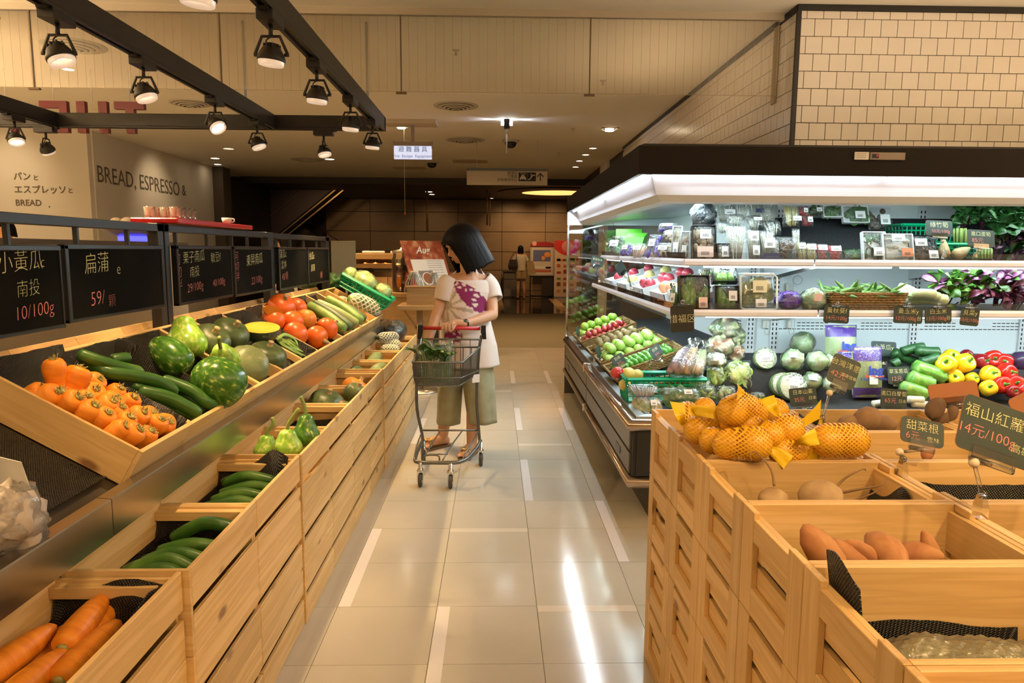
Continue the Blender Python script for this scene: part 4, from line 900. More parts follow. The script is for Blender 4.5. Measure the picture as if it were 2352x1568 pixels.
for i,p in enumerate(cs):cuc(p,.0185,'cucumber in the farther lower cucumber crate, %s row from the near end'%ORD[i],8,cuc_m,'cucumbers in the farther lower crate')
GG='bottle gourds in the lower crate'
def lowg(u,v0,v1,y,r,st,bend,lab,mat):
    a,b_=at(u[0],v0,y=y),at(u[1],v1,y=y);t=gourd(a,b_,r,mat,lab,PEAR,0,GG);L_=(b_-a).length
    im=t.rotation_euler.to_matrix().inverted();P=[(0,0,L_*.97)]+[im@(at(*q,y=y)-a) for q in bend]
    MB().tube(smoothpath(P),.0075,8).build('stem',gstem,t)
lowg((660,660),1046,985,2.66,.057,0,[(662,975),(672,958),(687,938)],'pale bottle gourd with a curved stem in the lower crate',gourd_l)
lowg((704,702),1025,950,2.84,.057,0,[(701,942),(698,928),(690,910)],'speckled bottle gourd at the crate rim with an upright stem',gourd_d)
lowg((612,612),1050,998,2.72,.050,0,[(617,985),(628,972),(624,958)],'shaded bottle gourd with a hooked stem under the ledge',gourd_l)
GQ='green pumpkins in the lower crate'
pumpkin((-.90,3.70,.60),.095,.08,(.3,-.2,.9),kab_m,'big dark green pumpkin half under the steel ledge',group=GQ);pumpkin((-.79,3.90,.62),.06,.06,(.5,-.2,.8),kabl_m,'green pumpkin behind at the rim of the lower crate',group=GQ);pumpkin((-.82,3.66,.57),.078,.05,(.2,-.4,.8),kabl_m,'flattened green pumpkin in front in the lower crate',group=GQ)
pumpkin((-.83,4.14,.60),.082,.062,(.5,.3,.8),orgl_m,'lone orange pumpkin in the lower crate',nr=9,rib=.02)
wmel=spotty('pale_melon_skin',[(.3,(.13,.19,.06)),(.6,(.20,.27,.10)),(.8,(.27,.33,.15))],18,.5,.1,detail=4)
for i,(x,y,z) in enumerate([(-.80,4.60,.56),(-.80,4.74,.57),(-.95,4.66,.56)]):cuc([(x-.02,y-.05,z),(x,y,z+.03),(x+.02,y+.10,z+.03)],.05,'pale green winter melon in the lower crate, %s'%['nearer at the rim','farther at the rim','under the ledge'][i],8,wmel if i<2 else fzd,'winter melons in the lower crate','winter_melon','melon',.0,tipk=.9)
cuc([(-.92,4.98,.56),(-.90,5.12,.60),(-.88,5.25,.63)],.045,'pale green melon leaning alone in the far lower crate',8,wmel, None,'winter_melon','melon',0,tipk=.9)
netted((-.90,5.50,.64),(-.76,5.55,.63),.040,'white foam netted melon at the lower crate rim, nearest');netted((-.92,5.68,.66),(-.77,5.72,.65),.042,'white foam netted melon at the lower crate rim, second');netted((-.94,5.62,.72),(-.80,5.78,.71),.040,'white foam netted melon lying on top of two others',core=fzd)
crumple((-.86,6.10,.72),(.09,.16,.10),'dark bagged melon wrapped in clear film at the crate end',spotty('dark_bag_content',[(.3,(.02,.035,.03)),(.7,(.08,.10,.08))],10,.4,.2),bagf,17,'wrapped_melon','melon',amp=.2)
# ------------------------------------------------------------ chalkboard rack
FX=-1.43
fr=thing('board_rack','black metal rack carrying the row of price chalkboards','rack',(FX,3.0,.62))
def F_(y0,y1,z0,z1,d=.022,nm_='post',o=0): return MB().box(-d+o,d+o,y0-3.0,y1-3.0,z0-.62,z1-.62,b=.002).build(nm_,black,fr)
for y0,y1 in ((3.0,3.05),(3.062,3.105),(4.44,4.55),(5.94,6.05),(1.2,1.25)):F_(y0,y1,.62,1.525,nm_='post')
for y0,y1 in ((1.2,3.05),(3.062,4.44),(4.55,6.05)):F_(y0,y1,1.490,1.522,nm_='top_beam')
for u in (47,200,313,420,490,545,580,645,676,706,735):
    y_=-FX*F/(1140-u);F_(y_-.008,y_+.008,1.40,1.495,.008,'hanger_bar')
def chalkboard(y0,y1,z0,z1,label,lines):
    t=thing('chalkboard',label,'chalkboard',(FX+.03,(y0+y1)/2,z1),0,'price chalkboards on the rack');w_=(y1-y0)/2;h=z1-z0
    MB().box(-.006,.010,-w_+.006,w_-.006,-h,-.004).build('slate',slate,t)
    MB().box(-.010,.016,-w_,-w_+.020,-h,0,b=.002).box(-.010,.014,w_-.008,w_,-h,0,b=.002).box(-.010,.016,-w_,w_,-.014,.002,b=.002).box(-.010,.014,-w_,w_,-h,-h+.012,b=.002).build('frame',blackp,t)
    for s_,u,v,sz,m_ in lines:
        p=at(u,v,x=FX+.0405);k=Matrix(((0,0,1,.0105),(1,0,0,p.y-t.location.y),(0,1,0,p.z-t.location.z),(0,0,0,1)))
        text(s_,m_,t,k@RZ(R(3)),'chalk_writing',size=sz,align='CENTER',offset=-.0011,shear=.12)
chalkboard(1.62,2.295,1.165,1.425,'chalkboard pricing small cucumbers at ten',[('小黃瓜',47,603,.068,chalk_y),('c',97,602,.05,chalk_y),('南投',65,664,.055,chalk_y),('10/100g',80,714,.058,chalk_p)])
chalkboard(2.315,2.985,1.175,1.430,'chalkboard pricing a gourd at fifty-nine each',[('扁蒲',222,607,.078,chalk_y),('e',272,618,.06,chalk_y),('59/',224,686,.070,chalk_p),('顆',257,692,.050,chalk_p)])
chalkboard(3.115,3.76,1.17,1.432,'chalkboard pricing chestnut pumpkin and beans',[('可\n切\n半',411,627,.055,chalk_p),('栗子南瓜',446,591,.060,chalk_y),('敏豆f',495,592,.055,chalk_y),('南投',447,625,.055,chalk_y),('29/100g',449,659,.055,chalk_p),('40/100g',503,648,.050,chalk_p)])
chalkboard(3.79,4.43,1.165,1.432,'chalkboard pricing red squash at twenty-two',[('可\n切\n半',545,613,.055,chalk_p),('東昇南瓜',585,597,.070,chalk_y),('22/100g',590,643,.060,chalk_p)])
chalkboard(4.57,5.24,1.155,1.432,'chalkboard pricing a melon at forty-five',[('蒲瓜c',650,584,.065,chalk_y),('雲林',652,609,.06,chalk_y),('45/條',655,635,.06,chalk_p)])
chalkboard(5.27,5.93,1.155,1.432,'last chalkboard, nearest the blank sign board',[('絲瓜c',716,589,.065,chalk_y),('屏東',719,616,.06,chalk_y),('/條',738,632,.06,chalk_p)])
# ------------------------------------------------------------ stacked pine crates by the refrigerated case
BL,BW,BH,PW,BX,BY=.463,.295,.220,.298,.532,2.330
bm={}
def stack_meshes():
    t_=.013
    bm['stile']=MB().box(0,t_,0,.062,0,BH,b=.0012).mesh('end_stile',wz)
    bm['rail_t']=MB().box(.0006,t_-.0006,.062,BW-.062,.158,BH-.014,b=.0012).mesh('end_rail',wy);bm['rail_b']=MB().box(.0006,t_-.0006,.062,BW-.062,0,.058,b=.0012).mesh('end_rail',wy)
    bm['in_t']=MB().box(t_,2*t_,t_,BW-t_,.118,BH-.016,b=.001).mesh('end_board',wy);bm['in_b']=MB().box(t_,2*t_,t_,BW-t_,.004,.102,b=.001).mesh('end_board',wy)
    bm['side_t']=MB().box(t_,BL-t_,0,t_,.072,BH,b=.0012).mesh('side_board',wx);bm['side_b']=MB().box(t_,BL-t_,0,t_,0,.054,b=.0012).mesh('side_board',wx)
    bm['far']=MB().box(BL-t_,BL,0,BW,0,.058).box(BL-t_,BL,0,BW,.158,BH-.014,b=.001).box(BL-t_,BL,0,.062,0,BH,b=.001).box(BL-t_,BL,BW-.062,BW,0,BH,b=.001).box(BL-2*t_,BL-t_,t_,BW-t_,.118,BH-.016).box(BL-2*t_,BL-t_,t_,BW-t_,.004,.102).mesh('end_panel',wy)
    bm['bottom']=MB().box(t_,BL-t_,t_,BW-t_,0,.009).mesh('bottom_board',wx)
stack_meshes()
def stack_crate(col,row,lev):
    x,y,z=BX+col*.4665,BY-(row+1)*PW+.002,.002+lev*.2225
    rn=['next to the refrigerated case','second from the refrigerated case','third from the refrigerated case','fourth from the refrigerated case','fifth from the refrigerated case','sixth from the refrigerated case'][row]
    lab='pine crate with slotted end, %s of the aisle stack, %s'%(['bottom tier','second tier','third tier','top tier'][lev],rn) if col==0 else 'open pine crate in the %s row of the block, %s'%(['','middle','inner'][col],rn)
    t=thing('stacking_crate',lab,'crate',(x,y,z),0,'stacked pine crates by the cold case')
    link('end_stile',bm['stile'],t);link('end_stile',bm['stile'],t,(0,BW-.062,0))
    for k in ('rail_t','rail_b'):link('end_rail',bm[k],t)
    for k in ('in_t','in_b'):link('end_board',bm[k],t)
    for yy in (0,BW-.013):link('side_board',bm['side_t'],t,(0,yy,0));link('side_board',bm['side_b'],t,(0,yy,0))
    link('end_panel',bm['far'],t);link('bottom_board',bm['bottom'],t)
for row in range(6):
    for lev in range(4):stack_crate(0,row,lev)
    for col in (1,2):stack_crate(col,row,3)
b=thing('crate_plinth','dark plinth under the inner pine crates','plinth',(1.47,1.44,0))
MB().box(-.46,.46,-.88,.88,0,.666).build('body',base_m,b)
ZB=.682  # floor of the top crates
def c8(x,y): return (1460+x*.43872,880+y*.43872)
def c7(x,y): return (1800+x*.2551,680+y*.2551)
def c66(x,y): return (1280+x*.287,700+y*.287)
def rmat(row,x0,x1,y0,y1,hts,lab,seed,lumps=(),col=0,fl=None,wr=.006):
    yb=BY-(row+1)*PW+.016;drape('foam_mat',lab,T3(BX+col*.4665+.028,yb,ZB),x0,x1,y0,y1,.012 if fl is None else fl,hts,seed=seed,group='black foam mats in the stacked crates',lumps=lumps,wr=wr)
rmat(2,0,.40,0,.26,(.13,.14,.02,.03),'black foam mat rolled at both ends of the beetroot crate',41,((.05,.16,.05,.06),(.38,.12,.05,.06)))
rmat(3,0,.40,0,.26,(.12,.02,.02,.04),'black foam mat peeking out behind the sweet potatoes',42,((.03,.2,.03,.05),))
rmat(4,0,.34,.15,.26,(.225,.03,.03,.10),'black foam mat folded up the corner of the nearest full crate',43,((.02,.23,.05,.03),(.12,.23,.05,.02),(.2,.23,.05,.02)),wr=.003)
rmat(0,0,.40,0,.26,(.20,.02,.02,.04),'black foam mat climbing the corner of the potato crate',44,((.02,.10,.05,.03),),col=1)
rmat(1,0,.40,0,.26,(.12,.03,.05,.08),'black foam mat under the ginger in the middle row',45,((.15,.2,.05,.05),),col=1)
rmat(2,0,.42,0,.26,(.06,.17,.08,.15),'broad black foam mat filling the third middle crate',46,((.06,.2,.04,.08),),col=1)
rmat(3,0,.42,0,.26,(.02,.10,.02,.12),'black foam mat behind the green leaf in the middle row',47,(),col=1)
beet=spotty('beet_skin',[(.3,(.28,.17,.085)),(.55,(.46,.32,.17)),(.8,(.36,.20,.10))],12,.7,.3,detail=4);rootm=plain('thin_root',(.25,.14,.06),.7)
def root_veg(p,r,label,roots,axis=(0,0,1)):
    t=thing('beetroot',label,'beetroot',p,0,'beetroots in the third crate');M_=zto(axis)
    MB().lathe([(.0005,-.8*r),(.6*r,-.66*r),(.92*r,-.3*r),(r,.05*r),(.86*r,.45*r),(.5*r,.72*r),(.2*r,.82*r),(.0005,.84*r)],24,xf=M_).build('body',beet,t)
    for q in roots:MB().tube(smoothpath(q),[.0035-.0027*i/(4*(len(q)-1)) for i in range(4*(len(q)-1)+1)],6).build('root',rootm,t)
yb=BY-3*PW+.14
p=at(*c8(972,565),y=yb);root_veg(Vector((p.x,yb,p.z-.016)),.052,'large beige beetroot with long thin roots',[[(.03,0,.02),(.06,.01,.045),(.11,.03,.06),(.13,.05,.05)],[(.04,-.02,.02),(.09,-.02,.03),(.14,.0,.03),(.17,.02,.045)],[(.05,-.03,.0),(.09,-.04,.02),(.13,-.03,.035)]])
p=at(*c8(742,572),y=yb);root_veg(Vector((p.x,yb+.02,p.z-.026)),.036,'smaller beige beetroot with a hooked root beside the rolled mat',[[(.0,0,.035),(-.002,.02,.07),(-.025,.05,.10),(-.045,.04,.105),(-.05,.02,.09)]])
swp=spotty('sweet_potato_skin',[(.3,(.30,.115,.04)),(.5,(.42,.19,.075)),(.66,(.48,.26,.12)),(.78,(.58,.16,.035))],22,.75,.3,(1,1,.5),detail=5,dist=.6)
def spud(px,dr,ln,r,label,row=3,z=None,mat=None,name='sweet_potato',cat='sweet potato',group='sweet potatoes in the fourth crate',col=0):
    yb=BY-(row+1)*PW+.15;p=at(*c8(*px),y=yb) if z is None else at(*c8(*px),z=z);d=Vector(dr).normalized()
    b=MB().lathe([(.0005,-ln),(.35*r,-ln*.9),(.8*r,-ln*.55),(r,-ln*.05),(.92*r,ln*.4),(.6*r,ln*.75),(.3*r,ln*.93),(.0005,ln)],20)
    b.v=[(x+.007*noise.noise(Vector((x*14,y*14,z_*14+px[0]))),y+.007*noise.noise(Vector((x*14+5,y*14,z_*14+px[0]))),z_) for x,y,z_ in b.v]
    o=b.build(name,mat or swp, None,p,zto(d).to_euler());tag(o,label,cat,group); return o
spud((985,880),(.55,-.3,-.75),.062,.031,'big orange streaked sweet potato leaning on the mat')
spud((1115,900),(.75,-.2,-.4),.058,.020,'slim sweet potato, second from the mat')
spud((1210,902),(.7,-.2,-.4),.050,.021,'slim sweet potato, third from the mat, in the middle');spud((1310,885),(.1,-.9,-.2),.060,.031,'round ended sweet potato in the middle of the row');spud((1462,893),(.9,-.3,.0),.052,.025,'rounded sweet potato lying crosswise near the end wall');spud((1548,872),(.35,-.3,-.8),.04,.015,'small pointed sweet potato by the end wall')
pot=spotty('potato_skin',[(.3,(.19,.105,.05)),(.7,(.30,.18,.09))],12,.8,.3,detail=4);taro=spotty('taro_skin',[(.3,(.09,.052,.028)),(.7,(.17,.10,.055))],16,.85,.5,detail=5)
GP='potatoes in the middle row'
spud((1210,190),(.7,.2,.3),.055,.042,'dark potato showing above the rim of the far crate',0, None,pot,'potato','potato',GP);spud((1290,212),(.9,0,0),.05,.032,'low brown potato next to the dark one',0, None,pot,'potato','potato',GP);spud((1120,214),(.9,.3,0),.045,.030,'low brown potato near the foam mat corner',0, None,pot,'potato','potato',GP)
spud((1530,356),(.4,.2,.9),.030,.018,'small reddish ginger lump on the foam mat',1, None,spotty('ginger',[(.3,(.40,.14,.07)),(.7,(.55,.24,.12))],30,.7,.3),'ginger','ginger', None)
for i,(x,y) in enumerate([(1570,130),(1640,140),(1600,165),(1700,120)]):spud((x,y),(.5,.6,.5),.050,.030,'dark brown hairy taro behind the blank tag, %s of the heap'%ORD[i],0,.925-.015*i,taro,'taro','taro','taros in the inner row')
o=crumple(at(*c8(2020,745),z=.74),(.05,.05,.05),'lone bright green leaf vegetable in the middle row',lett, None,51,'leaf_vegetable','greens',amp=.3)
bub=spotty('bubble_wrap_goods',[(.3,(.16,.17,.09)),(.55,(.34,.33,.20)),(.75,(.56,.53,.38))],22,.3,.8,detail=5,dist=1.5)
yb=BY-5*PW
t=thing('bubble_wrap_parcel','bubble wrapped greenish goods filling the nearest full crate','parcel',(BX+.23,yb+.14,ZB+.045))
b=MB().sheet(lambda a,c:(-.195+.39*a,-.125+.25*c,(.012+.085*math.sin(PI*a)**.4*math.sin(PI*c)**.4)+.012*noise.noise(Vector((a*5,c*4,3)))-.02*a),40,26);b.build('goods',bub,t)
bb=MB();rnd=random.Random(5)
b=MB().sheet(lambda a,c:(-.198+.396*a,-.128+.256*c,(.018+.085*math.sin(PI*a)**.4*math.sin(PI*c)**.4)+.012*noise.noise(Vector((a*5,c*4,3)))-.02*a+(.0035*max(0,math.sin(a*110)*math.sin(c*72)))),120,80);b.build('bubble_film',film('bubble_film',.5,(.95,.92,.80),.2,60,.22),t)
# netted citrus
cit=spotty('citrus_peel',[(.3,(.78,.34,.025)),(.7,(.84,.43,.04))],90,.38,.12);
def netmat():
    m,nt,p=nm('yellow_net');tc=N(nt,'ShaderNodeTexCoord');out=nt.nodes['Material Output'];sx=N(nt,'ShaderNodeSeparateXYZ');nt.links.new(tc.outputs['Object'],sx.inputs[0])
    def band(ax,sgn):
        a=N(nt,'ShaderNodeMath',operation='MULTIPLY_ADD');a.inputs[1].default_value=sgn;nt.links.new(sx.outputs[ax],a.inputs[0]);nt.links.new(sx.outputs[2],a.inputs[2])
        b_=N(nt,'ShaderNodeMath',operation='MULTIPLY');b_.inputs[1].default_value=620;nt.links.new(a.outputs[0],b_.inputs[0]);c=N(nt,'ShaderNodeMath',operation='SINE');nt.links.new(b_.outputs[0],c.inputs[0]); return c.outputs[0]
    mxm=N(nt,'ShaderNodeMath',operation='MAXIMUM');nt.links.new(band(0,.8),mxm.inputs[0]);nt.links.new(band(0,-.8),mxm.inputs[1]);r=ramp(nt,[(.35,0),(.60,1)],mxm.outputs[0])
    tr=N(nt,'ShaderNodeBsdfTransparent');mx=N(nt,'ShaderNodeMixShader');p.inputs['Base Color'].default_value=(.82,.47,.03,1);setp(p,rough=.35)
    nt.links.new(r.outputs[0],mx.inputs[0]);nt.links.new(tr.outputs[0],mx.inputs[1]);nt.links.new(p.outputs[0],mx.inputs[2]);nt.links.new(mx.outputs[0],out.inputs[0]); return m
ynet=netmat();ytail=plain('yellow_tie_tail',(.85,.56,.015),.4)
def hull(pts,name,mat,parent):
    bmh=bmesh.new()
    for p in pts:bmh.verts.new(p)
    r_=bmesh.ops.convex_hull(bmh,input=bmh.verts);
    for g in set(r_['geom_interior'])|set(r_['geom_unused']):
        if isinstance(g,bmesh.types.BMVert) and g.is_valid:bmh.verts.remove(g)
    for f_ in bmh.faces:f_.smooth= True
    me=bpy.data.meshes.new(name);bmh.to_mesh(me);bmh.free();me.materials.append(mat); return link(name,me,parent)
def citrus_bag(fr_,neck,tail,label,rnd=1):
    P=[at(*c66(x,y),z=z) for x,y,r,z in fr_];Rr=[r*.287*P[i].y/F*1.22 for i,(x,y,r,z) in enumerate(fr_)];o0=P[0].copy();o0.z-=Rr[0]
    t=thing('citrus_bag',label,'citrus bag',o0,0,'netted citrus bags in the first two crates');pts=[]
    for i,(p,r) in enumerate(zip(P,Rr)):
        MB().ell(p-o0,(r,r,r*.97),26,18).build('fruit',cit,t);e=MB().ell(p-o0,r*1.035,22,16);pts+=e.v
    nk= None
    if neck:
        nk=at(*c66(*neck[:2]),z=neck[2])-o0;pts+=[tuple(nk+Vector((.004*math.cos(k),.004*math.sin(k),0))) for k in range(6)]
    hull(pts,'net',ynet,t)
    if tail:
        Q=[nk]+[at(*c66(x,y),z=z)-o0 for x,y,z in tail];Q=smoothpath(Q,5);n_=len(Q);b=MB();L_,R_=[],[]
        for i in range(n_):
            tt=(Q[min(i+1,n_-1)]-Q[max(i-1,0)]).normalized();s_=tt.cross(CM[2]).normalized();wv=.005+.016*(i/(n_-1))**.7
            for k in range(5):L_.append(Q[i]+s_*wv*(k/2-1)+Vector(CM[2])*.004*math.sin(k*2.6+i*.4))
        b.add(L_,[(i*5+k,i*5+k+1,i*5+k+6,i*5+k+5) for i in range(n_-1) for k in range(4)],sm=True)
        b.tube([nk,nk+(Q[1]-Q[0])*.3],.006,8);b.build('tie_tail',ytail,t)
    return t
citrus_bag([(1040,870,82,.925)],(1010,960,.93),[(985,880,.965),(960,780,.99)],'netted citrus in the far corner with an upright yellow tail')
citrus_bag([(1180,825,72,.94)], None, None,'single netted citrus behind, left of the tallest bag')
citrus_bag([(1745,850,88,.93)], None, None,'netted citrus behind, partly hidden by a folded tail')
citrus_bag([(1405,850,105,1.00),(1555,860,105,.99)],(1480,690,1.06),[(1440,700,1.07)],'tallest bag of netted citrus peaking at the top of the heap')
citrus_bag([(1130,1000,98,.925),(1245,985,92,.93)],(1150,885,.97),[(1080,840,.985),(1260,860,.99),(1390,850,.985)],'bag of netted citrus by the aisle edge with a broad ribbon')
citrus_bag([(1395,935,80,.965),(1535,955,88,.965)], None, None,'middle bag of netted citrus behind the front pair')
citrus_bag([(1245,1085,92,.915)], None, None,'single netted citrus low at the crate front')
citrus_bag([(1365,1115,104,.925),(1575,1110,120,.935)],(1690,1140,.925),[(1750,1180,.915),(1850,1260,.89)],'front pair of netted citrus resting on the crate rim')
citrus_bag([(1705,1040,100,.945)],(1660,960,.975),[(1650,940,.985)],'netted citrus just behind the front pair')
citrus_bag([(1845,1000,108,.955)],(1775,880,1.00),[(1730,820,1.03),(1670,740,1.05)],'plump netted citrus with a tall yellow tail')
citrus_bag([(1800,1170,95,.905),(1900,1170,85,.905)],(1900,1120,.93),[(1980,1090,.95),(2080,1050,.96)],'low netted citrus between the rims with a side tail')
k_= lambda x,y:((1460+x*.43872-1280)/.287,(880+y*.43872-700)/.287)
a1,a2=k_(1000,300),k_(1130,298)
citrus_bag([(*a1,116,.935),(*a2,116,.935)],(*k_(938,320),.93),[(*k_(930,370),.90),(*k_(935,428),.87)],'pair of netted citrus at the inner rim with a hanging tail')
a1=k_(850,205)
t=thing('citrus_tail','loose yellow net tail lying on the rim beside the tag','ribbon',at(*c8(900,200),z=.90));b=MB();pp=[at(*c8(x,y),z=z)-t.location for x,y,z in ((830,215,.90),(880,205,.915),(935,165,.935),(970,135,.95))];pp=smoothpath(pp);
b.add([q+Vector((.0,.002,s_*(.006+.002*i))) for i,q in enumerate(pp) for s_ in (-1,1)],[(2*i,2*i+1,2*i+3,2*i+2) for i in range(len(pp)-1)],sm=True);b.build('ribbon',ytail,t)
# slate price tags on clear clips
GT='slate price tags on clear clips'
def price_tag(cpx,y,size,label,lines,roll=0,yaw=0,tilt=-15,base=None,joint=None,back=False,mat=None,group=GT,edge=True,stand=True,basez=None):
    c=at(*cpx,y=y);w_,h=size
    bp=Vector(base) if base is not None else c-Vector((0,0,h*.9))
    t=thing('price_tag',label,'price tag',bp,0,group);c=c-bp
    m=T3(*c)@RZ(R(yaw))@RX(PI/2+R(tilt))@RZ(R(-roll))
    if back:m=T3(*c)@RZ(R(yaw))@RX(PI/2+R(tilt))@RZ(R(-roll))
    r_=.012;pl=[]
    for sx_2,sy_2,a0 in ((1,1,0),(-1,1,90),(-1,-1,180),(1,-1,270)):
        for k in range(4):
            a=R(a0+k*30);pl.append((sx_2*(w_/2-r_)+r_*math.cos(a),sy_2*(h/2-r_)+r_*math.sin(a)))
    MB().prism(pl,-.0012,.0012,xf=m).build('card',tag_back if back else (mat or slate_g),t)
    if edge:MB().prism([(x*1.006,y_*1.01) for x,y_ in pl],-.0008,.0008,xf=m).build('card_edge',tag_back,t)
    for s_,x,y_,sz,mt_ in lines:text(s_,mt_,t,m@T3(x*w_,y_*h,.0016),'chalk_writing',size=sz*h,align='CENTER',offset=-.011*sz*h)
    if stand:
        j=(m@Vector((0,-h/2+.012,0)));kx=(m.to_3x3()@Vector((1,0,0)));
        b=MB().box(-w_*.28,w_*.28,-h/2-.012,-h/2+.022,-.005,-.002,xf=m).box(-w_*.28,w_*.28,-h/2-.012,-h/2+.016,.002,.005,xf=m);b.tube([m@Vector((-w_*.28,-h/2-.012,0)),m@Vector((w_*.28,-h/2-.012,0))],.006,8);b.build('clip',clear,t)
        jj=Vector(joint)-bp if joint is not None else m@Vector((0,-h/2-.03,0))
        MB().ell(jj,.010,10,7).build('ball_joint',plain('frosted_joint',(.75,.62,.45),.3),t)
        b=MB().tube([m@Vector((0,-h/2-.012,0)),jj],.004,7).tube([jj,(0,0,.035)],.004,7).ell((0,0,.035),.009,9,6);b.build('rod',clear,t)
        MB().loft([[(-.004,-.008,.035),(.004,-.008,.035),(.004,.008,.035),(-.004,.008,.035)],[(-.007,-.014,.012),(.007,-.014,.012),(.007,.014,.012),(-.007,.014,.012)],[(-.009,-.011,-.012),(.009,-.011,-.012),(.009,.011,-.012),(-.009,.011,-.012)]],sm=False).build('base_clip',clear,t)
    return t
RIM=.893
price_tag((1938,853),2.12,(.088,.094),'tilted slate tag pricing onions at forty-two above the netted citrus',[('台灣洋蔥',.0,.22,.25,chalk_y),('42元',-.15,-.18,.26,chalk_p),('屏東恆春',.22,-.12,.13,chalk_y)],roll=24,tilt=-20,base=at(1888,985,y=2.02),joint=at(1905,902,y=2.08))
price_tag((2118,992),1.70,(.108,.066),'slate tag pricing sweet roots at six on a tall clear clip',[('甜菜根',.0,.18,.42,chalk_y),('6元',-.22,-.22,.36,chalk_p),('雲林',.25,-.26,.24,chalk_y)],roll=12,tilt=-25,base=at(2072,1085,y=1.66),joint=at(2066,1038,y=1.68))
price_tag((2292,992),1.34,(.155,.112),'largest slate tag pricing carrots at fourteen, cut by the frame',[('福山紅蘿蔔',.02,.22,.27,chalk_y),('14元/100g',-.14,-.12,.25,chalk_p),('高雄',.32,-.20,.18,chalk_y)],roll=20,tilt=-20,base=at(2252,1175,y=1.30),joint=at(2237,1062,y=1.32))
price_tag((2190,900),2.22,(.165,.062),'blank brown back of a price tag between the middle crates',[],roll=-6,tilt=-15,back=True,base=at(2168,985,y=2.2),joint=at(2168,942,y=2.2),edge=False)
price_tag((2372,920),2.0,(.14,.066),'blank brown back of a price tag cut by the frame',[],roll=-25,tilt=-15,back=True,base=at(2385,1000,y=2.0),joint=at(2385,960,y=2.0),edge=False)
light('SPOT','aisle_spot',(1.6,.2,2.4),50,WARM,(1.0,1.5,.8),spot_size=R(80),spot_blend=.5,shadow_soft_size=.03)
light('SPOT','aisle_spot',(.6,.5,2.4),26,WARM,(.9,2.1,.8),spot_size=R(70),spot_blend=.5,shadow_soft_size=.03)
# ------------------------------------------------------------ refrigerated corner case
FX0,FY0,FX1,FY1=.70,3.50,4.3,6.95
fg=thing('refrigerated_case','grey refrigerated corner display case with a lit white canopy','display case',(FX0,FY0,0))
fgm=plain('case_grey',(.13,.115,.095),.35,.2);fgd=plain('case_dark',(.020,.018,.016),.4);bump_m=plain('bumper_metal',(.50,.40,.33),.14,.9);wht=plain('case_white',(.78,.80,.82),.4);lilac=plain('shelf_lip',(.80,.80,.88),.3);back_w=plain('case_back_panel',(.82,.88,.90),.45)
canopy_m=plain('canopy_brown',(.012,.009,.008),.6,spec=.2);deck_m=spotty('deck_cloth',[(.3,(.012,.013,.015)),(.7,(.022,.023,.026))],60,.75,.2)
def lsweep(pf,name,mat,y1=FY1,x1=FX1,parent=None,smooth=False,far=0,close=True):
    rg=[[(d,y1-FY0,z) for d,z in pf],[(d,d,z) for d,z in pf],[(x1-FX0,d,z) for d,z in pf]]
    return MB().loft(rg,sm=smooth,close=close,cap=close).build(name,mat,parent or fg)
lsweep([(.13,.0),(.13,.21),(.16,.21),(.16,0)],'kick_plate',blackp)
lsweep([(.02,.205),(-.008,.208),(-.020,.222),(-.022,.240),(-.012,.256),(.02,.262)],'lower_bumper',bump_m,smooth=True)
lsweep([(.012,.262),(.012,.51),(.04,.51),(.04,.262)],'panel_core',fgd)
ysp=[0,1.78,3.45]
for i in range(2):
    for z0,z1 in ((.268,.378),(.392,.504)):
        MB().box(0,.013,ysp[i]+.02+(.03 if i==0 else 0),ysp[i+1]-.004,z0,z1,b=.002).build('side_panel',fgm,fg)
    y_=ysp[i+1]-(.5 if i==0 else .42);
    b=MB().box(-.003,.001,y_ if i else .30,(y_ if i else .30)+.13,.30,.34,b=.001);b.build('recess_handle',blackp,fg)
MB().box(.03,FX1-FX0,.0,.013,.268,.504,b=.002).build('front_panel',fgd,fg)  # dark colour stands in for the shadow on the case front
lsweep([(.03,.505),(-.010,.508),(-.024,.522),(-.024,.545),(-.012,.562),(.03,.572)],'top_bumper',bump_m,smooth=True)
for y_ in (1.78,):MB().box(-.028,.03,y_-.015,y_+.015,.504,.576,b=.004).box(-.026,.02,y_-.015,y_+.015,.203,.264,b=.004).build('bumper_joint',chrome,fg)
lsweep([(.03,.568),(.03,.576),(.075,.580),(.085,.556),(.08,.55)],'front_rail',plain('rail_metal',(.42,.48,.50),.3,.6))
lsweep([(.085,.52),(.085,.556),(.48,.575),(.52,.735),(1.03,.770),(1.03,.52)],'deck',deck_m)
lsweep([(1.0,.60),(1.0,1.90),(1.04,1.90),(1.04,.60)],'back_panel',back_w)
lsweep([(0,1.795),(-.004,1.93),(.03,1.945),(1.2,1.945),(1.2,1.93),(.028,1.925),(.022,1.795)],'canopy_fascia',canopy_m)
refl=plain('canopy_reflector',(.82,.86,.96),.35)
lsweep([(.075,1.92),(.082,1.80),(.115,1.705),(.150,1.675),(.210,1.668),(.210,1.70),(.13,1.92)],'light_baffle',refl)
lsweep([(.21,1.70),(.21,1.715),(1.0,1.755),(1.0,1.74)],'inner_ceiling',plain('inner_ceiling',(.55,.68,.68),.4))
lsweep([(.21,1.72),(.21,1.92),(1.0,1.92),(1.0,1.76)],'canopy_box',fgd)
tube_m=plain('tube_glow',(1,.98,1),.3,emit=3.2,ecol=(.95,.95,1.0));tubec=plain('tube_glow_cool',(.9,1,1),.3,emit=1.6,ecol=(.80,1.0,1.0))
for a,b_ in ((.12,1.62),(1.68,3.30)):MB().tube([(.048,a,1.80),(.048,b_,1.80)],.013,10).build('light_tube',tube_m,fg)
for a,b_ in ((.08,1.24),(1.27,2.43),(2.46,3.58)):MB().tube([(a,.048,1.80),(b_,.048,1.80)],.013,10).build('light_tube',tube_m,fg)
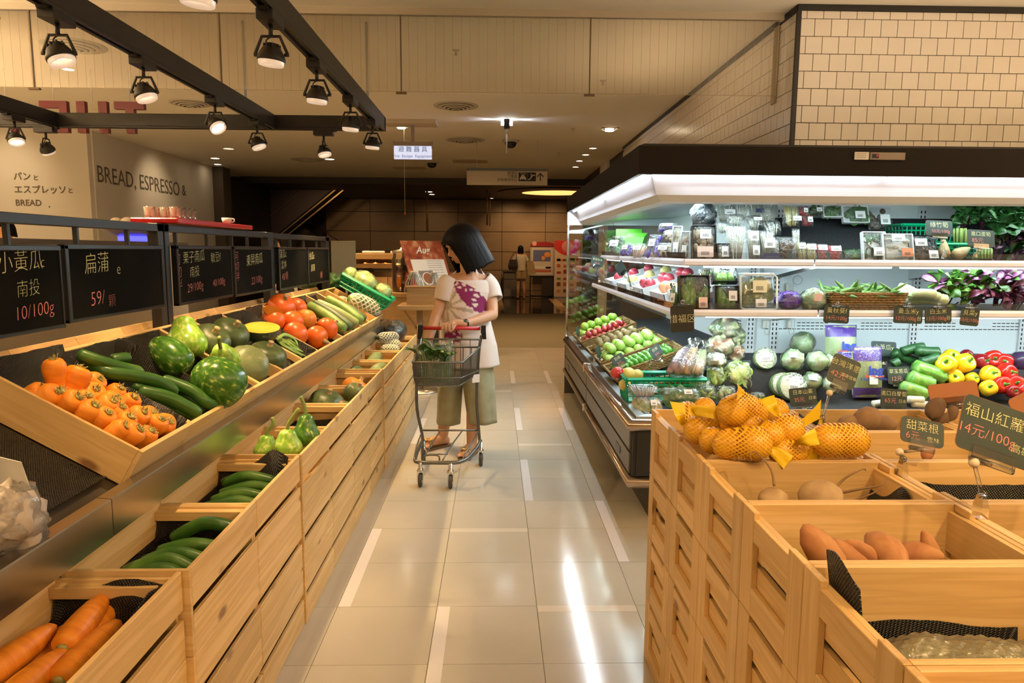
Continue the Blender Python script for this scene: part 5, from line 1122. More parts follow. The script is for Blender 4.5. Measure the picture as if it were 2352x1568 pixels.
for a,b_ in ((.35,1.6),(1.7,3.2)):MB().tube([(.235,a,1.690),(.235,b_,1.690)],.010,8).build('light_tube',tubec,fg)
for a,b_ in ((.32,1.5),(1.55,3.5)):MB().tube([(a,.235,1.690),(b_,.235,1.690)],.010,8).build('light_tube',tubec,fg)
for dd,z in ((.33,1.362),(.25,1.092)):
    lsweep([(dd+.02,z-.006),(dd+.02,z+.004),(1.0,z+.004),(1.0,z-.006)],'shelf',plain('shelf_dark',(.05,.05,.052),.4),y1=FY1-.06)
    for k,(a,b_) in enumerate(((.0,1.04),(1.05,2.35),(2.36,3.4))):
        MB().loft([[(max(a,dd) if k==0 else a,dd+q,z+w_) for q,w_ in ((0,-.018),(-.006,-.012),(-.006,.006),(0,.020),(.006,.020),(.012,-.018))],[(b_,dd+q,z+w_) for q,w_ in ((0,-.018),(-.006,-.012),(-.006,.006),(0,.020),(.006,.020),(.012,-.018))]],sm=False).build('shelf_lip',lilac,fg)
    for a,b_ in ((dd+.01,1.60),(1.61,3.38)):
        MB().loft([[(dd+q,a,z+w_) for q,w_ in ((0,-.018),(-.006,-.012),(-.006,.006),(0,.020),(.006,.020),(.012,-.018))],[(dd+q,b_,z+w_) for q,w_ in ((0,-.018),(-.006,-.012),(-.006,.006),(0,.020),(.006,.020),(.012,-.018))]],sm=False).build('shelf_lip',lilac,fg)
    lsweep([(dd+.004,z+.02),(dd+.004,z+.055),(dd+.007,z+.055),(dd+.007,z+.02)],'clear_guard',clear,y1=FY1-.06)
    for a,b_ in ((.45,1.6),(1.7,3.3)):MB().tube([(dd+.05,a,z-.020),(dd+.05,b_,z-.020)],.009,8).build('light_tube',tubec,fg)
    for a,b_ in ((.45,1.5),(1.55,3.5)):MB().tube([(a,dd+.05,z-.020),(b_,dd+.05,z-.020)],.009,8).build('light_tube',tubec,fg)
    for x in (1.02,1.1,1.96):MB().loft([[(x-.004,.42,z-.006),(x+.004,.42,z-.006),(x+.004,.42,z-.03),(x-.004,.42,z-.03)],[(x-.004,.98,z-.006),(x+.004,.98,z-.006),(x+.004,.98,z-.11),(x-.004,.98,z-.11)]],sm=False).build('shelf_bracket',wht,fg)
slotm=plain('slot_dark',(.02,.025,.028),.8)
for u in (1723,1778,2098,2350):
    x=at(u,760,y=4.49).x-FX0
    pst=MB().box(x-.028,x+.028,.985,.999,.77,1.72,b=.002).build('upright',wht,fg)
    b=MB();z=.80
    while z<1.70:
        for q in (-.012,.012):b.box(x+q-.0035,x+q+.0035,.983,.986,z,z+.017)
        z+=.030
    stuff(b.build('slot',slotm,pst))
b=MB()
for z,n_ in ((.965,0),(.945,0),(.925,1)):
    x=1.05
    while x<3.3:
        ph=(x%.42)<.19
        if n_ or ph:b.box(x,x+.022,.997,.999,z,z+.005)
        x+=.030
for z in (.965,.945,.925):
    y_=1.3
    while y_<3.3:b.box(.997,.999,y_,y_+.022,z,z+.005);y_+=.030
stuff(b.build('vent_slot',slotm,fg))
for i,u in enumerate((1755,1812,1808)):  # little power plugs and loops on the back
    p=at(u,(745,745,660)[i],y=4.48)-Vector((FX0,FY0,0));b=MB().box(p.x-.012,p.x+.012,p.y-.012,p.y+.006,p.z-.025,p.z+.03,b=.004)
    b.tube(smoothpath([p+Vector((0,-.006,-.025)),p+Vector((.004,-.01,-.06)),p+Vector((.03,-.01,-.05)),p+Vector((.035,-.005,.06))]),.0025,5);b.build('power_plug',plain('plug_cream',(.70,.68,.58),.4),fg)
for (u,v) in ((1832,640),):
    p=at(u,v,y=4.45)-Vector((FX0,FY0,0));MB().tube([p+Vector((.03*math.sin(a),0,-.028*(1-math.cos(a))+.02)) for a in [2*PI*k/16 for k in range(17)]],.0022,5).build('cable_loop',plain('cable',(.45,.5,.5),.4),fg)
MB().box(0.02,1.0,FY1-FY0-.012,FY1-FY0,.575,1.70).build('end_glass',pane('case_end_glass',(.93,.96,.95),.3),fg)
b=MB().box(.0,.022,FY1-FY0-.018,FY1-FY0+.004,.575,1.70,b=.003);b.build('glass_edge',chrome,fg)
MB().box(-.002,1.05,FY1-FY0,FY1-FY0+.03,.0,.575).build('end_panel',fgm,fg)
MB().box(.002,1.0,FY1-FY0-.02,FY1-FY0+.005,1.67,1.94).build('canopy_end',refl,fg);MB().box(-.006,1.2,FY1-FY0-.005,FY1-FY0+.012,1.795,1.947).build('canopy_end_cap',canopy_m,fg)
p0=at(1978,358,y=3.495)-Vector((FX0,FY0,0));MB().box(p0.x-.035,p0.x+.035,-.012,-.004,p0.z-.018,p0.z+.018).build('rating_label',paper,fg)
for k in range(3):MB().box(p0.x-.028,p0.x+.02,-.0126,-.012,p0.z+.008-k*.009,p0.z+.0105-k*.009).build('label_print',plain('grey_print',(.35,.33,.32),.8),fg)
p1=at(2037,359,y=3.495)-Vector((FX0,FY0,0));MB().box(p1.x-.088,p1.x+.088,-.014,-.004,p1.z-.018,p1.z+.018,b=.002).build('control_panel',plain('panel_bronze',(.25,.20,.16),.35,.5),fg)
MB().box(p1.x-.078,p1.x-.045,-.0155,-.013,p1.z-.010,p1.z+.010).build('display',blackp,fg);MB().box(p1.x-.058,p1.x-.047,-.0165,-.013,p1.z-.004,p1.z+.008,b=.002).build('red_button',plain('red_button',(.55,.02,.10),.4),fg)
for nm_,loc_,sx_2,sy_2,rot_,pw_ in (('canopy_glow',(FX0+1.9,FY0+.42,1.69),3.2,.25,(R(10),0,0),9),('canopy_glow',(FX0+.42,FY0+1.9,1.69),.25,2.8,(0,R(-10),0),9),
        ('shelf_glow',(FX0+1.95,FY0+.42,1.345),3.0,.06,(R(25),0,0),6),('shelf_glow',(FX0+1.95,FY0+.34,1.072),3.0,.06,(R(25),0,0),10),('shelf_glow',(FX0+.42,FY0+1.9,1.345),.06,2.8,(0,R(-25),0),5),('shelf_glow',(FX0+.34,FY0+1.9,1.072),.06,2.8,(0,R(-25),0),11)):
    o=light('AREA',nm_,loc_,pw_,COOL, None,shape='RECTANGLE',size=sx_2,size_y=sy_2);o.rotation_euler=rot_
for loc_,sx_2,sy_2,rot_,pw_ in (((FX0+1.9,FY0+.05,1.775),3.4,.03,(R(-25),0,0),3),((FX0+.05,FY0+1.8,1.775),.03,3.2,(0,R(38),0),13)):
    o=light('AREA','canopy_tube_light',loc_,pw_,(.86,.95,1), None,shape='RECTANGLE',size=sx_2,size_y=sy_2);o.rotation_euler=rot_
# ------------------------------------------------------------ goods in the case
def p4(x,y): return (1280+x*.2551,320+y*.2551)
def p5_(x,y): return (1800+x*.2551,320+y*.2551)
Z1,Z2=1.366,1.096
tray_blk=plain('black_tray',(.012,.012,.013),.25);tray_wht=plain('white_tray',(.78,.80,.80),.35);lab_w=plain('white_label',(.80,.79,.78),.6);lab_p=plain('pink_label',(.80,.55,.48),.6);barc=plain('barcode_print',(.10,.10,.10),.8)
mush=spotty('brown_mushroom',[(.3,(.34,.23,.13)),(.7,(.58,.45,.30))],25,.6,.2);enoki=spotty('enoki_white',[(.3,(.55,.56,.44)),(.6,(.74,.74,.62)),(.8,(.80,.80,.72))],40,.5,.4,(3,3,.5),detail=3);pep_g=spotty('green_pepper',[(.3,(.05,.14,.012)),(.6,(.12,.27,.03)),(.8,(.20,.36,.06))],14,.2,0)
corn_y=spotty('baby_corn',[(.3,(.60,.50,.14)),(.7,(.76,.68,.30))],60,.45,.3);chili=spotty('red_chili',[(.3,(.45,.012,.012)),(.7,(.70,.04,.03))],20,.25);darkm=spotty('dark_mushroom',[(.3,(.05,.028,.014)),(.7,(.16,.09,.045))],18,.6,.4);leafy=spotty('packed_greens',[(.3,(.03,.10,.02)),(.6,(.08,.20,.04)),(.85,(.22,.36,.12))],30,.5,.6,detail=4,dist=1.0);slices=spotty('pale_slices',[(.3,(.48,.46,.32)),(.7,(.70,.68,.52))],18,.5,.2);purp=spotty('purple_skin',[(.3,(.055,.010,.20)),(.6,(.11,.02,.38)),(.8,(.25,.10,.60))],18,.25,.3);cabb=spotty('cabbage_leaf',[(.3,(.22,.40,.13)),(.5,(.44,.60,.30)),(.7,(.68,.76,.54))],8,.4,.6,detail=5,dist=2.0);whitev=spotty('white_root',[(.3,(.66,.68,.52)),(.7,(.78,.78,.66))],9,.5)
mixed=spotty('mixed_veg',[(.30,(.10,.24,.05)),(.45,(.42,.46,.22)),(.55,(.62,.58,.40)),(.66,(.48,.18,.08)),(.75,(.30,.38,.12))],11,.5,.4,detail=3)
def lumps(b,kind,W,D,H,rnd):
    if kind in ('mushroom','dark','slice'):
        for k in range(14):
            b.ell((rnd.uniform(-.38,.38)*W,rnd.uniform(-.1,.35)*-D,rnd.uniform(.12,.86)*H),(W*rnd.uniform(.11,.16),D*.22,H*(rnd.uniform(.10,.16) if kind!='slice' else .07)),10,7)
    elif kind in ('enoki','corn','chili','stick'):
        n_=26 if kind=='enoki' else 12
        for k in range(n_):
            x=(k/(n_-1)-.5)*.82*W;y_=-D*rnd.uniform(.1,.42);q=rnd.uniform(.85,.97)*H
            b.tube([(x*.55,y_,.06*H),(x*.8,y_-.004,q*.5),(x*1.08,y_,q)],W*(.018 if kind=='enoki' else .034),5)
            if kind=='enoki':b.ell((x*1.08,y_,q),(W*.026,)*3,6,5)
    elif kind=='pepper':
        for k in range(7):b.ell(((k%3-1)*.26*W+rnd.uniform(-.05,.05)*W,-D*rnd.uniform(.15,.35),H*(.25+.25*(k//3))+rnd.uniform(-.04,.04)*H),(W*.15,D*.3,H*.30),12,9,xf=RY(rnd.uniform(-.2,.2)))
    elif kind=='leaf':
        for k in range(16):
            c=Vector((rnd.uniform(-.36,.36)*W,-D*rnd.uniform(.05,.4),rnd.uniform(.15,.85)*H));e=W*rnd.uniform(.10,.2)
            b.sheet(lambda a,q,c=c,e=e,s=rnd.uniform(0,6):c+Vector(((a-.5)*e*2*math.sin(PI*q)**.5,-.01*math.sin(a*5+s)-.008*q,(q-.5)*e*2.2)),4,5)
def pack(box,y,label,kind,mat,z=Z1,tray=None,lean=10,D=.05,sticker=None,yaw=0,group='film wrapped packs on the top shelf',cat='food pack',filmm=None,name='food_pack',txt=None,seed=None,up=None):
    u0,v0,u1,v1=box;pc=at((u0+u1)/2,(v0+v1)/2,y=y);W=(u1-u0)*(y*.993)/F;H=(v1-v0)*(y*.993)/F
    zb=at((u0+u1)/2,v1,y=y).z if z is None else z
    if z is not None and abs(zb-at((u0+u1)/2,v1,y=y).z)>.004:H=max(.03,at((u0+u1)/2,v0,y=y).z-zb)
    t=thing(name,label,cat,(pc.x,y,zb),0,group,rot=(R(-lean),0,R(yaw)));rnd=random.Random(seed if seed is not None else int(u0*7+v0))
    if tray:
        b=MB().box(-W/2,W/2,-.006,0,.002,H,b=.003);e=.007
        b.box(-W/2,-W/2+e,-D*.6,0,0,H,b=.003).box(W/2-e,W/2,-D*.6,0,0,H,b=.003).box(-W/2,W/2,-D*.6,0,0,e,b=.003).box(-W/2,W/2,-D*.6,0,H-e,H,b=.003);b.build('tray',tray,t)
    b=MB();lumps(b,kind,W,D,H,rnd);b.build('contents',mat,t)
    f_=MB().sheet(lambda a,c:((a-.5)*W*1.01,-D*(.35+.5*(math.sin(PI*a)*math.sin(PI*c))**.35)+.003*noise.noise(Vector((a*7+seed_,c*7,2))),c*H),12,12) if False else None
    sd=rnd.uniform(0,50);b=MB().sheet(lambda a,c:((a-.5)*W*1.02,-D*(.25+.62*max(0,math.sin(PI*a)*math.sin(PI*c))**.3)+.005*noise.noise(Vector((a*6+sd,c*6,2))),c*H*1.01),14,14);b.build('film',filmm or wrap,t)
    for q in (sticker or []):
        sx_2,sz_2,sw,sh_,m_=q;yq=-D*.93;b=MB().box((sx_2-sw/2)*W,(sx_2+sw/2)*W,yq-.0012,yq,(sz_2-sh_/2)*H,(sz_2+sh_/2)*H);s_=b.build('sticker',m_,t)
        b=MB()
        for k in range(7):b.box((sx_2-sw*.26+sw*.075*k)*W,(sx_2-sw*.26+sw*.075*k+sw*.04)*W,yq-.0016,yq-.0011,(sz_2-sh_*.32)*H,(sz_2+sh_*.02)*H)
        b.build('barcode',barc,s_)
    return t
def bx(f_,x0,y0,x1,y1):a,b=f_(x0,y0),f_(x1,y1); return (*a,*b)
blk_riser=thing('display_riser','black sloped riser behind the packs on the top shelf','riser',(1.62,4.20,Z1))
MB().loft([[(0,.0,0),(2.6,.0,0),(2.6,.27,0),(0,.27,0)],[(0,.13,.14),(2.6,.13,.14),(2.6,.27,.14),(0,.27,.14)],[(0,.25,.27),(2.6,.25,.27),(2.6,.27,.27),(0,.27,.27)]],sm=False).build('body',deck_m,blk_riser)
st1=[(.0,.72,.45,.26,lab_w),(-.02,.22,.66,.30,lab_p)]
pack(bx(p4,1205,775,1425,1062),4.02,'tall black tray of king mushrooms with two stickers','mushroom',mush,tray=tray_blk,sticker=st1,D=.07)
pack(bx(p4,1110,830,1195,1055),4.10,'narrow mushroom pack standing beside the tall black tray','mushroom',mush,sticker=[(0,.3,.5,.4,lab_w)],tray=tray_wht,yaw=-25);pack(bx(p4,1030,780,1120,1045),4.25,'narrow mushroom pack, second from the tall black tray','mushroom',mush,sticker=[(0,.3,.5,.4,lab_w)],tray=tray_wht,yaw=-25)
pack(bx(p4,1510,775,1705,1040),4.0,'bag of white enoki with dark printed mark','enoki',enoki,sticker=None,D=.08,filmm=bagf);pack(bx(p4,1690,810,1815,1030),4.0,'white bottle shaped mushroom bag with label','enoki',enoki,sticker=[(0,.75,.6,.3,lab_w),(.1,.3,.5,.3,lab_w)],D=.07,filmm=bagf)
navy=plain('navy_print',(.012,.030,.11),.4)
pack(bx(p4,1815,820,1955,1045),4.0,'enoki bag with a navy printed base','enoki',enoki,sticker=[(0,.55,.7,.32,lab_w),(0,.12,.9,.2,navy)],D=.07,filmm=bagf);pack(bx(p4,1920,900,1990,1060),3.98,'small enoki bag squeezed between two larger ones','enoki',enoki,sticker=[(0,.2,.9,.25,navy)],D=.05,filmm=bagf);pack(bx(p4,1965,880,2145,1055),4.0,'film bag of brown stemmed mushrooms at the riser corner','dark',darkm,D=.07,filmm=bagf)
pack(bx(p4,1430,940,1560,1050),4.0,'low black pack lying in front of the enoki','mushroom',enoki,tray=tray_blk,sticker=[(0,.5,.5,.6,lab_w)])
for i,(x0,y0,x1,y1,yy,ln,lab) in enumerate([(1410,590,1600,760,4.36,10,'enoki bag in the back heap, green printed, lowest aisle end'),(1560,590,1720,740,4.38,5,'enoki bag in the back heap, second along'),(1700,590,1850,730,4.40,8,'enoki bag in the back heap, third along, dark printed'),(1810,590,1975,780,4.36,6,'plump enoki bag in the back heap beside the baby corn'),(1530,690,1680,800,4.18,30,'fanned enoki bag on top of the front row'),(1690,700,1840,830,4.20,30,'enoki bag lying across the middle of the heap'),(1860,740,2010,880,4.15,35,'dark based enoki bag tilted over the front row'),(1430,760,1550,860,4.2,30,'enoki tray end in the middle of the heap')]):
    pack(bx(p4,x0,y0,x1,y1),yy,lab,'enoki',enoki,z=None,lean=ln,D=.08,filmm=bagf,sticker=[(.1,.5,.5,.25,lab_w if i!=2 else navy)] if i in (0,2,5) else None,group='enoki bags in the back heap')
crumple(at(*p4(1320,690),y=4.3),(.075,.07,.085),'dark bag with blue print behind the mushroom packs',spotty('dark_bag',[(.3,(.008,.012,.016)),(.7,(.03,.045,.055))],9,.25,.4),bagf,61,'dark_bag','bag',amp=.4)
pack(bx(p4,2025,590,2175,800),4.22,'tall bag of baby corn against the riser','corn',corn_y,z=None,D=.07,lean=15,filmm=bagf,sticker=[(.2,.3,.5,.2,lab_w)]);pack(bx(p4,2120,800,2190,1040),4.05,'slim bag with green dotted label below the baby corn','enoki',enoki,D=.04,filmm=bagf)
for i,(f_,x0,y0,x1,y1,k,m_,lab) in enumerate([(p5_,120,905,215,1065,'corn',corn_y,'small yellow baby corn pack, nearer the mushrooms'),(p5_,200,920,310,1070,'corn',corn_y,'small yellow baby corn pack, nearer the chillies'),(p5_,290,930,410,1085,'chili',chili,'pack of red chillies with a tilted label'),(p5_,400,945,535,1085,'chili',chili,'pack of red chillies with a wide straight label')]):
    pack(bx(f_,x0,y0,x1,y1),4.0,lab,k,m_,sticker=[(0,.68,.7,.30,lab_w)],lean=25,D=.04)
pack(bx(p5_,540,985,740,1090),4.0,'low pack of thin green chillies','leaf',leafy,lean=50,D=.05);pack(bx(p5_,705,830,925,1092),3.98,'white tray of leafy greens leaning back on the top shelf','leaf',leafy,tray=tray_wht,sticker=[(.1,.30,.45,.28,lab_w)],lean=14);pack(bx(p5_,885,850,1170,1102),3.96,'white tray of pale slices with an orange sticker','slice',slices,tray=tray_wht,sticker=[(-.05,.82,.42,.22,lab_w),(.22,.3,.36,.3,plain('orange_label',(.75,.25,.12),.6))],lean=14);pack(bx(p5_,1120,860,1385,1100),3.97,'dark pack of brown mushrooms with two white labels','dark',darkm,tray=tray_blk,sticker=[(-.1,.68,.42,.28,lab_w),(.28,.22,.32,.3,lab_w)],lean=20)
for i,(x0,y0,x1,y1,k,m_,tr_,lab) in enumerate([(120,600,215,700,'chili',chili, None,'red pack hanging at the back beside the baby corn'),(150,670,265,790,'chili',chili, None,'red pack with a large tilted label at the back'),(220,600,350,690,'leaf',leafy, None,'green herb pack at the back, first along'),(345,600,520,715,'leaf',leafy,tray_wht,'green herb pack at the back, second along'),(525,600,765,765,'leaf',leafy,tray_wht,'white tray of greens high at the back of the shelf'),(760,605,990,830,'dark',darkm, None,'dark pack with white label high at the back')]):
    pack(bx(p5_,x0,y0,x1,y1),4.33 if i>1 else 4.25,lab,k,m_,z=None,tray=tr_,lean=20,D=.05,sticker=[(.1,.4,.38,.42,lab_w)] if i!=3 else None,group='packs high at the back')
# top shelf of the aisle side
grnbox=plain('green_carton',(.10,.42,.03),.45);
def carton(c,sx_2,sy_2,sz_2,mat,label,rot,lidm=None,open_=True,name='carton',cat='box',group='fruit cartons in the aisle side of the case'):
    t=thing(name,label,cat,c,0,group,rot=rot);e=.006;b=MB();X,Y=sx_2/2,sy_2/2
    b.box(-X,X,-Y,Y,0,e).box(-X,X,-Y,-Y+e,0,sz_2,b=.001).box(-X,X,Y-e,Y,0,sz_2,b=.001).box(-X,-X+e,-Y,Y,0,sz_2,b=.001).box(X-e,X,-Y,Y,0,sz_2,b=.001);b.build('carton_body',mat,t)
    if lidm:b=MB().box(-X*.96,X*.96,-Y*.96,Y*.96,sz_2*.72,sz_2*.74);b.build('inner_tray',lidm,t)
    return t
t=thing('green_carton','bright green folded carton leaning on the aisle side top shelf','box',at(*p4(640,1000),x=1.25),0, None,rot=(0,0,R(-10)))
MB().prism([(-.10,0),(.16,0),(.14,.05),(.02,.20),(-.12,.06)],-.12,.12,xf=RZ(R(90))@RX(PI/2)).build('carton_body',grnbox,t);MB().prism([(0,0),(.10,.02),(.12,.14),(.06,.10)],-.10,.10,xf=T3(.02,-.22,.02)@RZ(R(60))@RX(PI/2)).build('flap',grnbox,t)
for i,(x0,y0,x1,y1,k,m_,yy,lab) in enumerate([(425,850,590,1010,'leaf',leafy,5.9,'red and green framed carton at the far end of the shelf'),(560,925,670,1040,'dark',purp,5.2,'small dark pack with a tan label'),(650,935,800,1040,'stick',spotty('carrot_sticks',[(.3,(.70,.22,.03)),(.7,(.66,.58,.50))],20,.4),4.9,'flat packs of orange and white sticks'),(790,835,910,1050,'dark',purp,4.6,'tall clear pack of dark berries'),(870,930,1045,1050,'mushroom',mush,4.4,'clam pack of brown mushrooms at the shelf corner'),(945,820,1080,940,'mushroom',mush,4.6,'mushroom pack stacked behind the corner clam pack'),(905,760,1100,850,'dark',purp,4.9,'dark blue wrapped pack at the back of the aisle side')]):
    pack(bx(p4,x0,y0,x1,y1),yy,lab,k,m_,z=None if i==6 or i==5 else Z1,lean=30,yaw=-35,D=.06,sticker=[(0,.55,.5,.3,lab_w)],group='packs on the aisle side top shelf')
# second shelf: fruit cartons on the aisle side
box_w=plain('white_carton',(.74,.74,.74),.5);box_m=plain('maroon_carton',(.20,.07,.075),.5);peach=spotty('peach_skin',[(.3,(.78,.30,.16)),(.6,(.85,.52,.30)),(.8,(.80,.20,.14))],8,.45,0,detail=2);dragon=spotty('dragonfruit_skin',[(.3,(.45,.03,.07)),(.7,(.62,.10,.12))],14,.35,.3)
for i,(u,v,y,m_,lab,fr_) in enumerate([(1470,640,4.50,box_w,'white fruit carton of peaches nearest the case corner','p'),(1440,628,5.15,box_w,'white fruit carton of dragon fruit, second along','d'),(1412,622,5.80,box_w,'white fruit carton with yellow print, third along','y'),(1395,618,6.45,box_w,'pale fruit carton at the far end of the second shelf','n')]):
    c=Vector((1.0+.28,y,Z2+.03));rot=(0,R(-16),0);t=carton(c,.46,.40,.10,m_,lab,rot,tray_wht);M_=Matrix.Translation(c)@RY(R(-16))
    MB().box(-.232,-.229,-.20,.20,0,.055).build('maroon_front',box_m,t)
    if fr_=='p':
        MB().box(-.20,.20,-.207,-.200,.0,.12).build('side_flap',box_w,t);text('新作',ink,t,T3(-.02,-.2075,.062)@RX(PI/2)@RZ(R(8)),'carton_print',size=.085,align='CENTER',offset=.002);MB().box(-.225,.23,-.2074,-.207,.0,.035).build('maroon_band',box_m,t)
        text('FRESH FRUIT',box_m,t,T3(.0,-.2077,.045)@RX(PI/2),'carton_print',size=.012) if False else None
    for k in range(6 if fr_ in 'pd' else 3):
        px_,py_=-.14+.14*(k%3),-.09+.18*(k//3);q=M_@Vector((px_,py_,.105));mm_=peach if fr_=='p' else dragon
        nmf={'p':'peach','d':'dragon_fruit','y':'mango','n':'peach'}[fr_]
        o=MB().ell((0,0,0),(.046,.046,.043) if fr_!='d' else (.04,.055,.04),16,11).build(nmf,mm_ if fr_!='y' else corn_y, None,q);tag(o,'%s in the %s, %s'%(nmf.replace('_',' '),{'p':'corner white carton','d':'second white carton','y':'third white carton','n':'far white carton'}[fr_],['front nearest','front middle','back nearest','back middle','front far','back far'][[0,1,4,2,3,5][k]]+' in its tray'),'fruit','fruit in white cartons')
# second shelf, front
GS='packs on the second shelf'
pack(bx(p4,1085,1228,1365,1505),3.86,'black tray of long green peppers with pink label','pepper',pep_g,z=Z2,tray=tray_blk,sticker=[(.22,.2,.28,.3,lab_p)],group=GS,D=.08);pack(bx(p4,1025,1330,1100,1500),3.90,'green peppers pack turned sideways at the shelf corner','pepper',pep_g,z=Z2,sticker=[(0,.5,.6,.4,lab_w)],group=GS,yaw=-40)
pack(bx(p4,1400,1320,1630,1520),3.88,'black tray of bell peppers, lower of two','pepper',pep_g,z=Z2,tray=tray_blk,sticker=[(.15,.55,.32,.4,lab_w)],group=GS,D=.08);pack(bx(p4,1385,1150,1620,1310),3.95,'black tray of bell peppers, upper of two','pepper',pep_g,z=None,tray=tray_blk,sticker=[(0,.8,.4,.25,lab_w)],group=GS,D=.08,lean=25)
for i,(x0,y0,x1,y1) in enumerate([(1270,1175,1390,1240),(1010,1280,1060,1400)]):pack(bx(p4,x0,y0,x1,y1),4.1-.1*i,['bunch of spring onions lying behind the pepper trays','barcoded white pack at the shelf corner'][i],'stick' if i==0 else 'leaf',leafy,z=None,lean=20,group=GS)
clearbox=pane('clear_box',(.90,.96,.96),.5,.06)
t=pack(bx(p4,1625,1205,1955,1512),3.86,'clear square box of sprouts with a printed card','leaf',spotty('sprouts',[(.3,(.20,.30,.14)),(.7,(.48,.55,.38))],40,.5,.6),z=Z2,sticker=[(.02,.62,.38,.32,plain('cream_card',(.70,.68,.45),.6)),(.05,.18,.30,.22,lab_w)],group=GS,D=.07,filmm=clearbox)
W_=330*.2551*3.83/F;H_=.195
b=MB();b.tube([(-W_/2,-.06,.01),(-W_/2,-.06,H_*.93),(-W_/2+.02,-.06,H_),(W_/2-.02,-.06,H_),(W_/2,-.06,H_*.93),(W_/2,-.06,.01),(W_/2-.02,-.06,.003),(-W_/2+.02,-.06,.003),(-W_/2,-.06,.01)],.006,6);b.build('box_rim',plain('clear_rim',(.70,.80,.80),.15),t)
crumple(at(*p4(2085,1450),y=3.92),(.075,.06,.055),'film wrapped purple aubergines on the second shelf',purp,wrap,71,'wrapped_aubergine','aubergine',amp=.35);o=crumple(at(*p4(2300,1445),y=3.90),(.075,.06,.068),'bag of pale lettuce with a pink label on the second shelf',cabb,bagf,72,'lettuce_bag','lettuce');MB().box(-.022,.022,-.0655,-.064,-.002,.040).build('sticker',lab_p,o)
wick=spotty('wicker',[(.3,(.13,.075,.018)),(.6,(.36,.22,.07)),(.8,(.46,.31,.11))],70,.55,.8,(1,1,2.2),tex='noise')
def wicker(name,label,c,sx_2,sy_2,sz_2,rot=(0,0,0),group=None,slope=0):
    t=thing(name,label,'basket',c,0,group,rot=rot);X,Y=sx_2/2,sy_2/2;nrow_=7;b=MB()
    per= lambda k:[(-X*k,-Y*k),(X*k,-Y*k),(X*k,Y*k),(-X*k,Y*k)]
    for r_ in range(nrow_):
        z=sz_2*(r_+.5)/nrow_;k=.90+.10*r_/nrow_;P=per(k);pts=[]
        for i in range(4):
            a,c2=Vector((*P[i],z)),Vector((*P[(i+1)%4],z));n_=max(4,int((c2-a).length/.016));nn_=Vector((c2.y-a.y,a.x-c2.x,0)).normalized()
            for q in range(n_):pts.append(a+(c2-a)*q/n_+nn_*(.0035 if (q+r_)%2 else -.002)+Vector((0,0,slope*(a.x+(c2.x-a.x)*q/n_))))
        pts.append(pts[0]);b.tube(pts,sz_2/nrow_*.56,4,sm=False)
    b.box(-X*.9,X*.9,-Y*.9,Y*.9,0,.004);b.build('weave',wick,t)
    P=per(1.0);b=MB();b.tube([(*P[i%4],sz_2+slope*P[i%4][0]) for i in range(5)],.007,6);b.build('rim',wick,t); return t
a,b_=at(*p5_(410,1545),y=3.86),at(*p5_(1095,1545),y=3.86)
wicker('wicker_basket','long wicker basket of okra on the second shelf',Vector(((a.x+b_.x)/2,3.97,Z2+.006)),b_.x-a.x,.24,.095)
okra=spotty('okra_skin',[(.3,(.10,.24,.05)),(.7,(.24,.42,.12))],14,.4,.1);OK=MB().lathe([(.0005,0),(.008,.004),(.010,.02),(.008,.06),(.003,.095),(.0005,.105)],7).mesh('okra',okra)
rnd=random.Random(9)
for i in range(60):
    q=Vector((a.x+.03+(b_.x-a.x-.06)*rnd.random(),3.88+.18*rnd.random(),Z2+.085+.05*rnd.random()*math.sin(PI*((i%12)+.5)/12)))
    o=link('okra',OK, None,q,zto((rnd.uniform(-1,1),rnd.uniform(-1,.4),rnd.uniform(-.1,.5))).to_euler());tag(o,'slender green okra pod in the heaped wicker basket','okra','okra pods heaped in the wicker basket')
cornm=spotty('corn_husk',[(.3,(.46,.56,.26)),(.6,(.64,.70,.40)),(.8,(.74,.76,.54))],6,.45,.2,(1,6,6),detail=3)
for i,(p,q,r) in enumerate([((1040,1320),(1200,1385),.022),((1000,1385),(1480,1445),.030),((1090,1440),(1490,1450),.032),((1110,1410),(1420,1420),.026),((1150,1390),(1380,1400),.026)]):
    A,B_=at(*p5_(*p),y=4.05-.03*i),at(*p5_(*q),y=3.95-.02*i);cuc([A,(A+B_)/2+Vector((0,0,.006)),B_],r,'pale husked corn cob, %s in the heap beside the wicker basket'%['sticking up behind','longest','lowest in front','middle','top'][i],6,cornm,'corn cobs on the second shelf','corn_cob','corn',.04,5,tipk=.6)
# leaf bunches
def leafmesh(mat,L_=.09,W_=.07,curl=.02,sd=0):
    b=MB().sheet(lambda a,c:((a-.5)*W_*math.sin(PI*min(1,.05+c*.95))**.7,curl*math.sin(c*3)+.010*math.sin(a*6+c*4+sd),c*L_),6,6); return b.mesh('leaf',mat)
def leafmat(name,a_,b_,c_):
    return spotty(name,[(.3,a_),(.52,b_),(.72,c_)],7,.35,.3,detail=4,dist=.8)
lg=leafmat('amaranth_green',(.03,.12,.015),(.08,.22,.03),(.22,.40,.08));lp=leafmat('amaranth_purple',(.10,.02,.06),(.32,.11,.25),(.66,.48,.62));ld=leafmat('dark_leaf',(.006,.030,.006),(.015,.065,.012),(.05,.13,.03));lr=leafmat('red_dark_leaf',(.05,.012,.03),(.12,.04,.08),(.30,.20,.26))
LFS={k:[leafmesh(m_,.095,.075,.02,s_) for s_ in range(3)] for k,m_ in (('g',lg),('p',lp),('d',ld),('r',lr))}
stalk=plain('leaf_stalk',(.20,.05,.08),.5)
